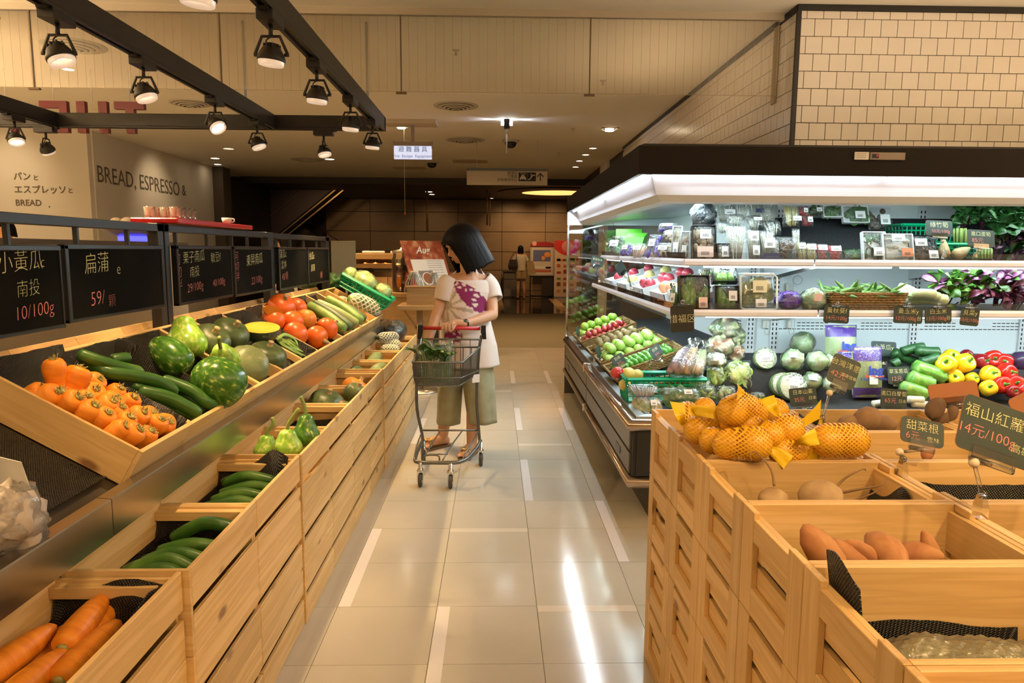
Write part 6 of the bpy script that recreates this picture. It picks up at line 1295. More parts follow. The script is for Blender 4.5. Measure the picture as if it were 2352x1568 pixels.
def bunch(c,r,n_,mix,label,group,seed,sc=1.0,name='leaf_bunch'):
    t=thing(name,label,'leaf vegetable',c,0,group);rnd=random.Random(seed);b=MB()
    for k in range(8):b.tube([(rnd.uniform(-.02,.02),.05,-r*.7),(rnd.uniform(-.5,.5)*r,0,rnd.uniform(-.2,.4)*r)],.004,5)
    b.build('stalks',stalk,t)
    for k in range(n_):
        th,ph=rnd.uniform(-2.9,-.2),rnd.uniform(-.5,1.2);d=Vector((math.cos(th)*math.cos(ph),math.sin(th)*math.cos(ph),math.sin(ph)));q=Vector((d.x*r,d.y*r*.7,d.z*r*.85))*rnd.uniform(.45,.95)
        m_=LFS[rnd.choice(mix)][k%3];o=link('leaf',m_,t,q,(zto((d.x+rnd.uniform(-.8,.8),d.y*.4+rnd.uniform(-.6,.3),d.z+rnd.uniform(-.2,.9)),rnd.uniform(-1,1))).to_euler());o.scale=(sc*rnd.uniform(.6,1.05),)*3
    return t
GA='bunches of red amaranth'
for i,(x,y,mix,lab) in enumerate([(1470,1330,'ggp','bunch of red and green amaranth beside the corn, pink leaf on top'),(1640,1280,'gggp','bunch of red and green amaranth, second from the corn, mostly green'),(1760,1400,'ggp','bunch of red and green amaranth, lower middle of the heap'),(1850,1290,'gp','bunch of red and green amaranth under the shelf light, half purple'),(1980,1380,'ppr','bunch of purple amaranth, first of three dark ones'),(2080,1290,'pr','bunch of purple amaranth, top of three dark ones'),(2130,1450,'prr','bunch of purple amaranth, lowest of three dark ones'),(1500,1450,'ggp','bunch of red and green amaranth lying low by the corn ends')]):
    p=at(*p5_(x,y),y=4.02);bunch(p,.115,26,mix,lab,GA,200+i)
GD='bunches of dark leaf greens'
for i,(x,y,lab) in enumerate([(1640,720,'dark leaf bunch high beside the green basket'),(1820,700,'dark leaf bunch high on the shelf, second from the basket'),(1990,690,'dark leaf bunch high on the shelf, third from the basket'),(2120,700,'dark leaf bunch high on the shelf, cut by the frame'),(1960,850,'dark leaf bunch in the middle behind the asparagus tag'),(2110,880,'dark leaf bunch with pale veins at the frame edge'),(1960,1010,'reddish dark leaf bunch at the shelf front'),(2110,1020,'reddish dark leaf bunch at the shelf front by the frame edge')]):
    p=at(*p5_(x,y),y=4.22 if i<4 else 4.1);bunch(p,.115,26,'ddd' if i<6 else 'dr',lab,GD,300+i)
for i,(x0,x1,v,yy) in enumerate(((990,1480,820,4.28),(1200,1680,900,4.12))):
    a,b_=at(*p5_(x0,v),y=yy),at(*p5_(x1,v),y=yy);grid_basket('produce_basket',['green plastic basket standing at the back of the top shelf','green plastic basket with asparagus on the top shelf'][i],Matrix.Translation(((a.x+b_.x)/2,yy+.02,(Z1+.09) if i==0 else Z1+.005)),b_.x-a.x,.22,.13 if i==0 else .10,dark_green,nx=12,nz=4,bar=.006)
bamb=spotty('bamboo_shoot',[(.3,(.40,.25,.10)),(.6,(.66,.50,.26)),(.8,(.56,.34,.16))],8,.5,.2,(1,1,3))
for i,(p,q,r) in enumerate([((1440,1060),(1445,900),.034),((1540,1050),(1680,975),.036)]):
    A,B_=at(*p5_(*p),y=3.98),at(*p5_(*q),y=4.02);t=gourd(A,B_,r,bamb,['bamboo shoot standing behind the first slate tag','bamboo shoot lying between two slate tags'][i],[(.001,0),(.8,.02),(1,.2),(.8,.5),(.5,.75),(.2,.95),(.02,1)],0,'bamboo shoots on the top shelf','bamboo_shoot','bamboo shoot')
asp=spotty('asparagus',[(.3,(.14,.22,.04)),(.7,(.34,.44,.12))],14,.5)
for i,(x,y0,y1) in enumerate([(1590,800,960),(1780,980,1075),(1835,980,1075)]):
    A,B_=at(*p5_(x,y1),y=4.08 if i==0 else 3.95),at(*p5_(x,y0),y=4.1 if i==0 else 3.99);t=thing('asparagus_bundle',['bundle of green asparagus behind the slate tag','short asparagus bundle below the second slate tag, first','short asparagus bundle below the second slate tag, taped'][i],'asparagus',A,0,'asparagus bundles');rnd=random.Random(i)
    for k in range(12):
        o_=Vector((.028*math.cos(k*2.4)*math.sqrt(k/12),.028*math.sin(k*2.4)*math.sqrt(k/12),0))*(1.2 if i==0 else .8);MB().tube([o_,o_*1.1+(B_-A)*.8,o_*1.1+(B_-A)],[.006,.006,.003],6).build('spear',asp,t)
# slate tags on the shelves
price_tag(p5_(1400,800),3.93,(.150,.088),'slate tag pricing green bamboo shoots at fifty-five',[('綠竹筍',0,.2,.40,chalk_y),('55元/100g',.05,-.2,.28,chalk_p)],roll=2,base=Vector((at(*p5_(1440,1100),y=3.90).x,3.90,Z1+.02)),joint=at(*p5_(1430,915),y=3.92))
price_tag(p5_(1775,890),3.92,(.155,.095),'slate tag pricing imported asparagus at eighty-five',[('進口蘆筍',0,.24,.30,chalk_y),('85元',-.12,-.15,.36,chalk_p)],roll=3,base=Vector((at(*p5_(1720,1100),y=3.90).x,3.90,Z1+.02)),joint=at(*p5_(1760,1000),y=3.91))
def shelf_tag(px,size,label,lines,roll=0,y=3.725):
    t=price_tag(px,y,size,label,lines,roll=roll,tilt=-4,stand=False,edge=False,group='slate tags clipped to the second shelf',base=at(*px,y=y));h=size[1]
    b=MB().box(-.028,.028,-.008,.006,h*.40,h*.52,b=.003);b.tube([(-.03,-.004,h*.47),(.03,-.004,h*.47)],.006,7);b.ell((0,-.004,h*.60),(.012,.008,.012),9,6);b.build('clip',clear,t)
shelf_tag(p5_(475,1575),(.138,.094),'slate shelf tag pricing yellow okra at fourteen',[('黃秋葵f',0,.2,.36,chalk_y),('14元/100g',0,-.22,.30,chalk_p)],3);shelf_tag(p5_(1120,1580),(.158,.092),'slate shelf tag pricing yellow corn at twelve',[('黃玉米y',0,.2,.36,chalk_y),('12元/100g',-.08,-.22,.30,chalk_p),('台',.38,-.2,.3,chalk_y)],2);shelf_tag(p5_(1390,1580),(.146,.088),'slate shelf tag pricing white corn at thirteen',[('白玉米',0,.2,.36,chalk_y),('13元/100g',-.08,-.22,.30,chalk_p),('台',.38,-.2,.3,chalk_y)],-2);shelf_tag(p5_(1675,1595),(.102,.098),'narrow slate shelf tag below the amaranth',[('莧菜y',0,.2,.34,chalk_y),('15元/100g',0,-.2,.26,chalk_p)],5)
t=price_tag(c66(1000,110),3.71,(.126,.142),'black tag with gold characters hanging at the case corner',[('惜福区',0,-.02,.34,plain('gold_chalk',(.62,.58,.34),.8))],roll=-3,tilt=0,stand=False,edge=False,group=None,base=at(*c66(1000,110),y=3.71),mat=plain('black_card',(.015,.014,.010),.5))
MB().box(-.03,.03,-.008,.006,.062,.078,b=.003).ell((0,-.002,.088),(.014,.01,.014),9,6).build('clip',clear,t)
# lower deck: cabbages, gourd rounds, bags
def sit(px,r,y,k=.2551):  # move a thing towards the front until it rests on the deck
    while at(*px,y=y).z-r*k*y/F<deckz(y)-.004 and y>3.72:y-=.015
    return y
def deckz(y):d=y-FY0; return .556+(d-.085)*.048 if d<.48 else (.575+(d-.48)*4 if d<.52 else .735+(d-.52)*.069)
GC='film wrapped cabbages on the deck'
for i,(px,r,yy,lab) in enumerate([(c66(1880,440),100,4.22,'film wrapped cabbage with a blue label, lowest in the pile'),(c66(1965,310),105,4.32,'film wrapped cabbage at the top of the pile'),(c7(300,585),110,4.2,'film wrapped cabbage beside the purple bags, lower pile'),(c7(250,770),105,3.98,'bagged cabbage with coloured label on the front deck'),(c7(440,800),95,3.9,'bagged cabbage half hidden by the tilted onion tag'),(c7(400,590),80,4.12,'bagged pale celery beside the lower cabbages')]):
    yy=sit(px,r*.92,yy,.287 if i<2 else .2551);rr=r*(.287 if i<2 else .2551)*yy/F*.95;c=at(*px,y=yy);o=crumple(c,(rr,rr,rr),lab,cabb,bagf if i>2 else wrap,80+i,'wrapped_cabbage','cabbage',GC,amp=.22,freq=2.0)
    if i in (0,3):MB().box(-.03,.03,-.001,0,-.016,.016,xf=T3(-.3*rr,-.90*rr,.55*rr)@RX(R(-35))@RZ(R(15))).build('sticker',plain('blue_label',(.35,.45,.70),.5),o)
wm_r=spotty('winter_melon_flesh',[(.3,(.62,.70,.50)),(.7,(.72,.78,.60))],3,.3);wm_g=plain('winter_melon_rind',(.22,.34,.14),.4)
for i,(px,r,yy,lab) in enumerate([(c66(1660,430),90,4.30,'wrapped winter melon round standing against the back panel'),(c66(1800,640),102,3.98,'wrapped winter melon round behind another at the deck step'),(c66(1875,655),118,3.93,'wrapped winter melon round in front with a barcode label')]):
    yy=sit(px,r,yy,.287);rr=r*.287*yy/F;c=at(*px,y=yy);t=thing('winter_melon_round',lab,'melon',c,0,'winter melon rounds',rot=(R(-16),R((-8,6,6)[i]),0));q=RX(PI/2)
    MB().lathe([(rr*.90,.028),(rr*.99,.022),(rr,.0),(rr*.99,-.018)],36,xf=q,cap=False).build('rind',wm_g,t);MB().lathe([(.0005,.0285),(rr*.93,.028)],36,xf=q,cap=False).build('flesh',wm_r,t);MB().lathe([(.0005,.031),(rr*.96,.0305),(rr*1.01,.0)],30,xf=q,cap=False).build('film',wrap,t)
    s_=MB().box(-.030,.030,-.0325,-.0315,-.018,.022,xf=RY(R(4))).build('sticker',lab_w,t);b=MB()
    for k in range(9):b.box(-.022+.005*k,-.0195+.005*k,-.0332,-.0324,-.012,.004)
    b.build('barcode',barc,s_)
ipw=plain('purple_bag',(.10,.025,.36),.3);ipb=plain('logo_blue',(.03,.06,.40),.5);ipr=plain('logo_red',(.70,.08,.04),.5)
cel=spotty('celery_hearts',[(.3,(.34,.48,.18)),(.6,(.54,.64,.32)),(.8,(.68,.74,.50))],5,.4,.3,(5,5,.6),detail=3)
for i,(x0,y0,x1,y1,yy,lab) in enumerate([(370,262,695,640,4.15,'purple topped bag of celery hearts at the back'),(615,460,930,912,3.95,'purple banded bag of celery hearts in front, lettered ipg'),(490,500,640,700,4.08,'third purple celery bag mostly hidden between the others')]):
    a,b_=at(*c7(x0,y1),y=yy),at(*c7(x1,y0),y=yy);W,H=b_.x-a.x,b_.z-a.z;t=thing('celery_bag',lab,'bag',((a.x+b_.x)/2,yy,a.z),0,'purple celery bags',rot=(R(-8),0,R(4)))
    def sh(z0,z1,off=0,n_=10): return MB().sheet(lambda p,q:((p-.5)*W*(1-.06*math.sin(PI*(z0+(z1-z0)*q))),-(.055*math.sin(PI*min(1,max(0,p)))**.6*math.sin(PI*min(.97,max(.03,z0+(z1-z0)*q)))**.45)-off+.004*noise.noise(Vector((p*8,(z0+(z1-z0)*q)*7,i))),H*(z0+(z1-z0)*q)),18,n_)
    sh(0,1).build('celery',cel,t);MB().box(-W*.46,W*.46,-.004,.03,.004,H*.93,b=.012).build('bag_back',cel,t)
    sh(.72,1.0,.0015,8).build('purple_band',ipw,t);sh(.0,.20,.0015,6).build('purple_band',ipw,t) if i==1 else None
    sh(.0,1.0,.003).build('film',wrap,t)
    if i<2:
        zz=H*(.50 if i==0 else .53);xo=.012;text('ipg',ipb,t,T3(xo,-.064,zz)@RX(PI/2),'bag_lettering',size=.075,align='CENTER',offset=.0035);MB().tube(smoothpath([(xo-.045,-.063,zz-.034),(xo-.02,-.065,zz-.028),(xo+.01,-.065,zz-.036),(xo+.05,-.063,zz-.030)]),.0035,5).build('logo_swoosh',ipr,t)
        MB().tube(smoothpath([(xo-.03,-.063,zz-.043),(xo,-.065,zz-.040),(xo+.05,-.063,zz-.042)]),.0028,5).build('logo_swoosh',ipb,t)
        MB().prism([((.012 if k%2==0 else .005)*math.sin(k*PI/5),(.012 if k%2==0 else .005)*math.cos(k*PI/5)) for k in range(10)][::-1],-.001,.001,xf=T3(xo-.055,-.063,zz-.030)@RX(PI/2)).build('logo_star',ipr,t)
        if i==1:text('3 Romaine Hearts',ipb,t,T3(.0,-.063,H*.37)@RX(PI/2),'bag_lettering',size=.022,align='CENTER',offset=.0006);MB().box(-.028,.022,-.0665,-.0655,H*.27,H*.44).build('sticker',lab_w,t)
dcuc=spotty('dark_bumpy_cucumber',[(.3,(.012,.06,.016)),(.7,(.035,.12,.035))],50,.4,.5)
for i,(P,r) in enumerate([([(980,500),(1100,560),(1280,620)],.030),([(1060,500),(1160,470),(1270,455)],.028),([(1180,490),(1300,500),(1400,500)],.030),([(1230,600),(1330,570),(1400,550)],.030),([(980,620),(1010,600),(1040,590)],.026)]):
    cuc([at(*c7(*p),y=4.12-.03*i) for p in P],r,'dark warty bitter cucumber, %s on the deck'%['longest','at the back','top','beside the yellow peppers','short end by the slate tag'][i],7,dcuc,'dark warty cucumbers','bitter_cucumber','cucumber',.06,9,tipk=.7)
bitm=spotty('bitter_melon_skin',[(.3,(.10,.30,.04)),(.55,(.20,.46,.08)),(.75,(.36,.58,.18))],26,.3,.9,(1,1,1),detail=2)
for i,(P,r) in enumerate([([(1170,640),(1300,680),(1450,740)],.046),([(1130,730),(1230,770),(1345,800)],.044),([(1060,825),(1160,850),(1280,890)],.040)]):
    cuc([at(*c7(*p),y=4.0-.08*i) for p in P],r,'bright green bumpy bitter melon, %s of the leaning three'%['topmost','middle','lowest'][i],8,bitm,'bright green bitter melons','bitter_melon','melon',.07,7,tipk=.8)
pep_y=plain('yellow_pepper',(.85,.56,.015),.16);pep_r=plain('red_pepper',(.60,.02,.012),.16);pep_d=plain('dark_red_pepper',(.25,.012,.015),.18);pstem=plain('pepper_stem',(.10,.26,.04),.5)
def pepper_mesh(m_):
    pf=[(.0005,.004),(.35,-.0),(.62,.10),(.86,.35),(.98,.75),(1.0,1.15),(.92,1.5),(.68,1.72),(.40,1.70),(.18,1.60),(.0005,1.56)]
    return MB().lathe([(r*.05,(z-.9)*.05) for r,z in pf],28,rib=.10,nr=4).mesh('body',m_),MB().tube(smoothpath([(0,0,.030),(.002,0,.045),(.008,.003,.060)]),[.006]*9,7).lathe([(.016,.034),(.006,.038),(.001,.040)],8).mesh('stem',pstem)
PMs={k:pepper_mesh(m_) for k,m_ in (('y',pep_y),('r',pep_r),('d',pep_d))}
pos=['back left']*30
for i,(x,y,r,k,yy,lab) in enumerate([(1460,610,92,'y',4.08,'yellow bell pepper, nearest the dark cucumbers'),(1620,605,90,'y',4.08,'yellow bell pepper next to the dark red one'),(1500,560,80,'y',4.2,'yellow bell pepper peeping out behind the front pair'),(1540,735,75,'y',3.98,'yellow bell pepper under the brown tag, stem showing'),(1690,745,60,'y',3.98,'yellow bell pepper just above the brown tag edge'),(1850,710,85,'y',3.98,'smooth yellow bell pepper beside the red ones'),(1840,830,75,'y',3.9,'orange yellow bell pepper below the smooth one'),(1765,590,75,'d',4.1,'dark red bell pepper at the back, first'),(1640,540,60,'d',4.22,'dark red bell pepper hidden behind the yellow pair'),(1880,570,85,'r',4.15,'red bell pepper at the back, second'),(1985,590,75,'r',4.1,'red bell pepper at the back, third'),(2000,690,88,'r',4.0,'red bell pepper in the middle beside the yellow one'),(1960,800,85,'r',3.92,'red bell pepper in front, lowest'),(2090,790,80,'r',3.92,'red bell pepper in front with green stem'),(2140,850,70,'r',3.88,'red bell pepper cut by the frame'),(2060,860,60,'d',3.86,'dark red bell pepper between the front reds')]):
    yy=sit(c7(x,y),r*.8,yy);c=at(*c7(x,y),y=yy);t=thing('bell_pepper',lab,'bell pepper',c,0,'bell peppers on the deck',rot=zto(((i*37%10-5)/10,-.75,.45 if k=='y' else .25),i).to_euler());s_=r*.2551*yy/F/.05;link('body',PMs[k][0],t);link('stem',PMs[k][1],t);t.scale=(s_,)*3
crumple(at(*c7(2130,590),y=4.1),(.075,.07,.07),'purple cabbage at the frame edge',spotty('purple_cabbage',[(.3,(.020,.012,.030)),(.7,(.09,.05,.12))],8,.35,.2), None,90,'purple_cabbage','cabbage',amp=.12)
for i,(p,q) in enumerate([((1110,930),(1260,935)),((1150,965),(1330,985)),((800,975),(880,965))]):
    A,B_=at(*c7(*p),y=3.80),at(*c7(*q),y=3.80);cuc([A,(A+B_)/2,B_],.022,'pale wrapped white radish at the front edge, %s'%['upper','lower, tapering','short end by its tag'][i],6,whitev,'white radishes','white_radish','radish',0,tipk=.6)
def deck_tag(px,y,size,label,lines,roll=0,tilt=-12):price_tag(px,y,size,label,lines,roll=roll,tilt=tilt,edge=False,group='slate tags on the deck',base=Vector((at(*px,y=y).x+.005,y-.03,at(*px,y=y).z-size[1]*1.0)))
deck_tag(c7(175,905),3.72,(.150,.10),'slate tag pricing Japanese yam at thirty-five',[('日本山藥',0,.25,.28,chalk_y),('35元',-.15,-.15,.30,chalk_p),('日本',.33,-.1,.22,chalk_y)],-5);deck_tag(c7(990,925),3.72,(.145,.11),'slate tag pricing imported white radish at sixty-five',[('進口白蘿蔔',0,.25,.26,chalk_y),('65元',-.12,-.1,.30,chalk_p),('日本',.33,-.1,.2,chalk_y)],4);deck_tag(c7(1035,712),3.97,(.130,.10),'slate tag pricing green bitter melon at twelve',[('翠玉苦瓜',0,.22,.28,chalk_y),('12元',-.1,-.2,.34,chalk_p)],-2);deck_tag(c7(900,485),4.2,(.155,.105),'dark green tag behind the purple celery bags',[('小黃瓜y',0,.15,.34,chalk_y)],3)
# bagged vegetables by the corner
GB='bagged vegetables at the case corner'
for i,(x,y,rx,ry,yy,m_,lab) in enumerate([(1340,190,120,90,4.25,mixed,'bag of mixed roots at the top of the heap by the back panel'),(1300,330,115,85,4.15,mixed,'bag of mixed roots in the middle of the heap'),(1420,380,75,80,4.2,mixed,'bag of mixed greens beside the white uprights'),(1260,440,90,60,4.0,whitev,'bag of white bulbs at the bottom of the heap'),(1430,250,70,80,4.28,mixed,'bag of orange and green vegetables against the back panel')]):
    crumple(at(*c66(x,y),y=yy),(rx*.287*yy/F,.07,ry*.287*yy/F),lab,m_,bagf,95+i,'vegetable_bag','vegetable bag',GB,amp=.45)
for i,(p,q,r,m_,lab) in enumerate([((940,540),(1080,290),.045,spotty('aubergine_bag',[(.3,(.25,.14,.20)),(.7,(.55,.42,.46))],8,.4),'long clear bag of pale aubergines nearest the limes'),((1000,550),(1130,280),.040,spotty('carrot_bag',[(.3,(.70,.30,.10)),(.7,(.80,.62,.36))],7,.4),'long clear bag of carrots with a green tie'),((1090,555),(1190,300),.042,spotty('radish_bag',[(.3,(.40,.48,.22)),(.7,(.62,.46,.36))],7,.4),'long clear bag of radishes beside the mixed roots')]):
    A,B_=at(*c66(*p),y=3.85),at(*c66(*q),y=4.05);t=thing('long_bag',lab,'vegetable bag',A,0,GB);D_=B_-A
    b=MB()
    for k in range(4):o_=Vector((.022*(k-1.5),.01*(k%2),0));b.tube([o_,o_*.9+D_*.35,o_*.5+D_*.75],[.018,.020,.006],8)
    b.build('contents',m_,t);b=MB().tube([D_*k/8+Vector((.004*math.sin(k*3),0,0)) for k in range(9)],[r*1.0,r*1.2,r*1.15,r*1.05,r*.95,r*.8,r*.5,r*.2,r*.55],16);b.build('bag',bagf,t)
for i,(x0,y0,x1,y1,yy,lab) in enumerate([(1195,490,1330,660,3.95,'bag of light green lettuce, nearer the green basket'),(1320,440,1560,680,4.0,'large clear bag of bright lettuce by the deck step')]):
    pack(bx(c66,x0,y0,x1,y1),yy,lab,'leaf',lett,z=None,D=.09,lean=18,filmm=bagf,group='clear lettuce bags',cat='lettuce',name='lettuce_bag')
    p=at(*c66((x0+x1)/2,(y0+y1)/2),y=yy+.04);crumple(p,((x1-x0)*.287*yy/F*.56,.05,(y1-y0)*.287*yy/F*.52),'loose heart of lettuce inside the %s'%lab.split(' by')[0].split(',')[0],lett, None,110+i,'lettuce','lettuce','clear lettuce bags',amp=.35)
# fruit baskets along the aisle side
GFB='sloped wicker baskets of fruit'
fb=[('green apples at the glass end',6.45,.22),('red plums',6.10,.2),('brown kiwis',5.45,.26),('green guavas',5.0,.26),('small limes',4.55,.26)]
apg=spotty('green_apple',[(.3,(.24,.46,.05)),(.7,(.38,.58,.10))],5,.25);plum=spotty('red_plum',[(.3,(.16,.012,.018)),(.6,(.42,.04,.035)),(.8,(.60,.22,.13))],7,.3);kiwi=spotty('kiwi_skin',[(.3,(.14,.10,.03)),(.7,(.27,.20,.075))],30,.6,.2);guava=spotty('guava_skin',[(.3,(.26,.48,.07)),(.7,(.42,.62,.16))],18,.35,.6);lime=spotty('lime_skin',[(.3,(.04,.20,.02)),(.7,(.12,.34,.04))],20,.3);apr=spotty('red_apple',[(.3,(.42,.02,.03)),(.7,(.62,.10,.08))],6,.25);pear_y=spotty('yellow_pear',[(.3,(.58,.46,.10)),(.7,(.68,.56,.18))],30,.4)
TB=R(-20)
fm={}
def fruit_mesh(nm_,r,m_,tall=1.0,dimple=.16):
    pf=[(max(.0004,r*math.sin(a)*(1+.05*math.cos(a))),-r*tall*math.cos(a)+(-dimple*r*(1-(math.sin(a)/.55)) if math.cos(a)<0 and math.sin(a)<.55 else 0)) for a in [PI*k/12 for k in range(13)]]
    return MB().lathe(pf,18).mesh(nm_,m_)
for i,(nm_,yb,wd) in enumerate(fb):
    c=Vector((1.0,yb,.66));wicker('wicker_basket','sloped wicker basket of %s on the aisle side'%nm_,c,.50,wd*1.3,.075,rot=(0,TB,0),group=GFB)
    M_=Matrix.Translation(c)@RY(TB);kind=['green_apple','plum','kiwi','guava','lime'][i];r=[.036,.026,.029,.037,.018][i];m_=[apg,plum,kiwi,guava,lime][i]
    me=fruit_mesh(kind,r,m_,[.95,1,1.25,.9,1.1][i],[.16,.1,0,.12,0][i]);stp=r*1.9;nx_,ny_=int(.44/stp),max(2,int((wd*1.3-.04)/stp));k=0;rnd=random.Random(i)
    tot=nx_*ny_
    for lay in range(2):
        for a in range(nx_-lay):
            for b_ in range(ny_-lay):
                q=M_@Vector((-.21+stp*(a+.5+lay*.5)+rnd.uniform(-.007,.007),rnd.uniform(-.006,.006)-(ny_*stp)/2+stp*(b_+.5+lay*.5),.035+r+lay*r*1.45))
                o=link(kind,me, None,q,(rnd.uniform(-.6,.6),rnd.uniform(-.6,.6),rnd.uniform(0,6)))
                tag(o,'%s in the sloped basket, %s layer, %s from the bumper, %s across'%(kind.replace('_',' '),['bottom','top'][lay],ORD[a],ORD[b_]),'fruit','fruit in the sloped baskets')
for i,(x,y,m_,r,lab) in enumerate([(480,545,apr,.040,'pink red apple in the shallow basket'),(570,555,pear_y,.044,'yellow pear beside the pink red apple'),(640,560,pear_y,.036,'yellow pear half behind the green basket'),(540,640,pear_y,.036,'bagged yellow pear below the shallow basket')]):
    o=MB().ell((0,0,0),(r,r,r*.92),18,12).build('apple' if i==0 else 'pear',m_, None,at(*c66(x,y),y=4.05-.1*(i==3)));tag(o,lab,'fruit')
A=at(*c66(360,560),y=4.15);wicker('wicker_basket','shallow wicker basket of apples and pears behind the green basket',Vector((1.0,4.12,.60)),.34,.16,.06,rot=(0,R(-8),0),group=GFB)
a,b_=at(*c66(555,660),y=3.86),at(*c66(1190,640),y=3.86);m=Matrix.Translation(((a.x+b_.x)/2,3.97,.585));grid_basket('produce_basket','bright green plastic basket on the front deck corner',m,b_.x-a.x,.24,.125,plain('bright_basket_green',(.0,.36,.20),.3),nx=15,ny=6,nz=4,bar=.007,taper=.96)
GW='film packs before the green basket'
for i,(x0,y0,x1,y1,yy,k,m_,lab) in enumerate([(560,640,820,760,3.76,'stick',spotty('silver_pack',[(.3,(.10,.10,.10)),(.7,(.50,.50,.50))],12,.2),'stack of silvery film packs against the green basket'),(600,730,860,900,3.70,'leaf',mixed,'wrinkled film pack of pale greens and pink stems'),(820,660,1160,800,3.74,'leaf',leafy,'wide film pack of dark greens in front'),(1060,575,1240,720,3.86,'slice',apg,'clear lidded box of green fruit, rear of two'),(1130,640,1280,780,3.80,'slice',apg,'clear lidded box of green fruit, front of two'),(1280,650,1440,770,3.82,'leaf',cabb,'film wrapped pale cabbage half behind the citrus'),(640,860,750,960,3.64,'leaf',leafy,'film bag of greens squeezed behind the first pine crate'),(1540,710,1660,790,3.8,'slice',guava,'small bag of green fruit behind the tall citrus')]):
    pack(bx(c66,x0,y0,x1,y1),yy,lab,k,m_,z=None,D=.07,lean=40,filmm=bagf,group=GW,sticker=[(.15,.5,.2,.3,lab_w)] if i in (1,2) else None)
for i,(px,y,yw,lab) in enumerate([(c66(490,445),4.35,10,'green slate tag leaning before the guava basket'),(c66(790,375),4.2,20,'green slate tag on a clip before the lime basket'),(c66(330,370),4.9,60,'slate tag seen edge on beside the kiwi basket'),(c66(165,210),6.2,65,'slate tag seen edge on at the green apples')]):
    price_tag(px,y,(.085,.075),lab,[('芭樂',0,.2,.3,chalk_y),('9元',0,-.2,.3,chalk_p)] if i<2 else [],roll=-28 if i<2 else -15,yaw=yw,group='slate tags by the fruit baskets',base=at(*px,y=y)+Vector((-.03,0,-.09)),edge=False)
for i,(px,y,yw) in enumerate([(p4(360,1100),6.0,10),(p4(360,1200),5.6,75),(p4(645,1250),4.75,78),(p4(570,1160),5.2,40)]):
    price_tag(px,y,(.11,.085),['slate tag with yellow writing at the far shelf end','slate tag seen edge on at the far cartons','slate tag seen edge on before the peach carton','dark slate tag tilted over the second carton'][i],[('美國蘋果',0,.2,.26,chalk_y),('39元',0,-.2,.3,chalk_p)] if i==0 else [],roll=12 if i!=3 else -30,yaw=yw,group='slate tags by the fruit cartons',base=Vector((.985 if i!=3 else 1.05,y,Z2+.02)),edge=False)
for i,u in enumerate((p4(515,800),p4(425,860))):
    price_tag(u,5.3+.3*i,(.10,.085),['slate tag seen edge on by the green carton','slate tag seen edge on at the far end of the top shelf'][i],[],roll=0,yaw=80,group='slate tags by the fruit cartons',base=Vector((1.06,5.3+.3*i,Z1+.02)),edge=False)
# ------------------------------------------------------------ people
skin=spotty('skin',[(.3,(.56,.30,.17)),(.7,(.60,.33,.19))],6,.5,sub=.08);hair_m=spotty('dark_hair',[(.3,(.0025,.002,.002)),(.7,(.006,.005,.0045))],60,.55,.4,(1,1,.08),spec=.15)
def blend(b,name,mat,parent,vox=.006,it=4,fac=.5):
    o=b.build(name,mat,parent);m=o.modifiers.new('r','REMESH');m.mode='VOXEL';m.voxel_size=vox;m.use_smooth_shade= True;s_=o.modifiers.new('s','SMOOTH');s_.factor=fac;s_.iterations=it
    bpy.context.view_layer.update();me=bpy.data.meshes.new_from_object(o.evaluated_get(bpy.context.evaluated_depsgraph_get()));old=o.data;o.modifiers.clear();o.data=me
    if not me.materials:me.materials.append(mat)
    for p in me.polygons:p.use_smooth= True
    bpy.data.meshes.remove(old);me.name=name; return o
def limb(b,pts,rs,n=12):
    P=smoothpath(pts,4);k=len(rs)-1;rr=[]
    for i in range(len(P)):
        t=i/(len(P)-1)*k;j=min(int(t),k-1);rr.append(rs[j]+(rs[j+1]-rs[j])*(t-j))
    b.tube(P,rr,n)
    for p,r in ((P[0],rr[0]),(P[-1],rr[-1])):b.ell(p,r,10,7)
W0=Vector((-.20,4.86,0))
wom=thing('person','woman in white butterfly print top and khaki culottes pushing the trolley','person',W0)
def wl(u,v,y): return at(u,v,y=y)-W0
hc=wl(1058,563,4.84);fd=Vector((-.84,-.38,-.38)).normalized();sd_=fd.cross(Vector((0,0,1))).normalized();ud=sd_.cross(fd).normalized();HM=Matrix((sd_,-fd,ud)).transposed().to_4x4();HM.translation=hc  # head frame: x side, -y face, z up
b=MB()
b.ell((0,.012,.025),(.074,.092,.092),18,12,xf=HM).ell((0,-.030,-.040),(.056,.058,.068),16,10,xf=HM).ell((0,-.048,-.085),(.030,.034,.026),12,8,xf=HM)
b.ell((0,-.096,-.030),(.011,.018,.013),10,7,xf=HM).tube([(0,-.080,.012),(0,-.092,-.012),(0,-.102,-.028)],[.008,.009,.010],8,xf=HM).ell((0,-.082,.030),(.045,.018,.012),12,8,xf=HM)
b.ell((0,-.080,-.062),(.020,.016,.006),10,7,xf=HM).ell((0,-.078,-.071),(.017,.015,.006),10,7,xf=HM)
for s_ in (-1,1):b.ell((s_*.076,.0,-.015),(.010,.020,.030),10,7,xf=HM).ell((s_*.038,-.068,-.035),(.024,.022,.024),10,7,xf=HM)
nk0=wl(1078,632,4.88);limb(b,[hc+Vector((.015,.02,-.05)),hc*.5+nk0*.5+Vector((.01,.02,0)),nk0],[.055,.050,.062])
lsh,rsh=wl(1120,652,4.92),wl(1031,650,4.86);chest=wl(1072,690,4.90);hip=wl(1072,830,4.90)
limb(b,[nk0,wl(1076,660,4.89),chest,wl(1070,760,4.90),hip],[.065,.105,.115,.105,.125],16);limb(b,[lsh,nk0-Vector((0,0,.03)),rsh],[.055,.06,.055])
lel,lwr=wl(1131,722,4.80),wl(1066,743,4.60);rel,rwr=wl(1002,725,4.80),wl(984,785,4.70)
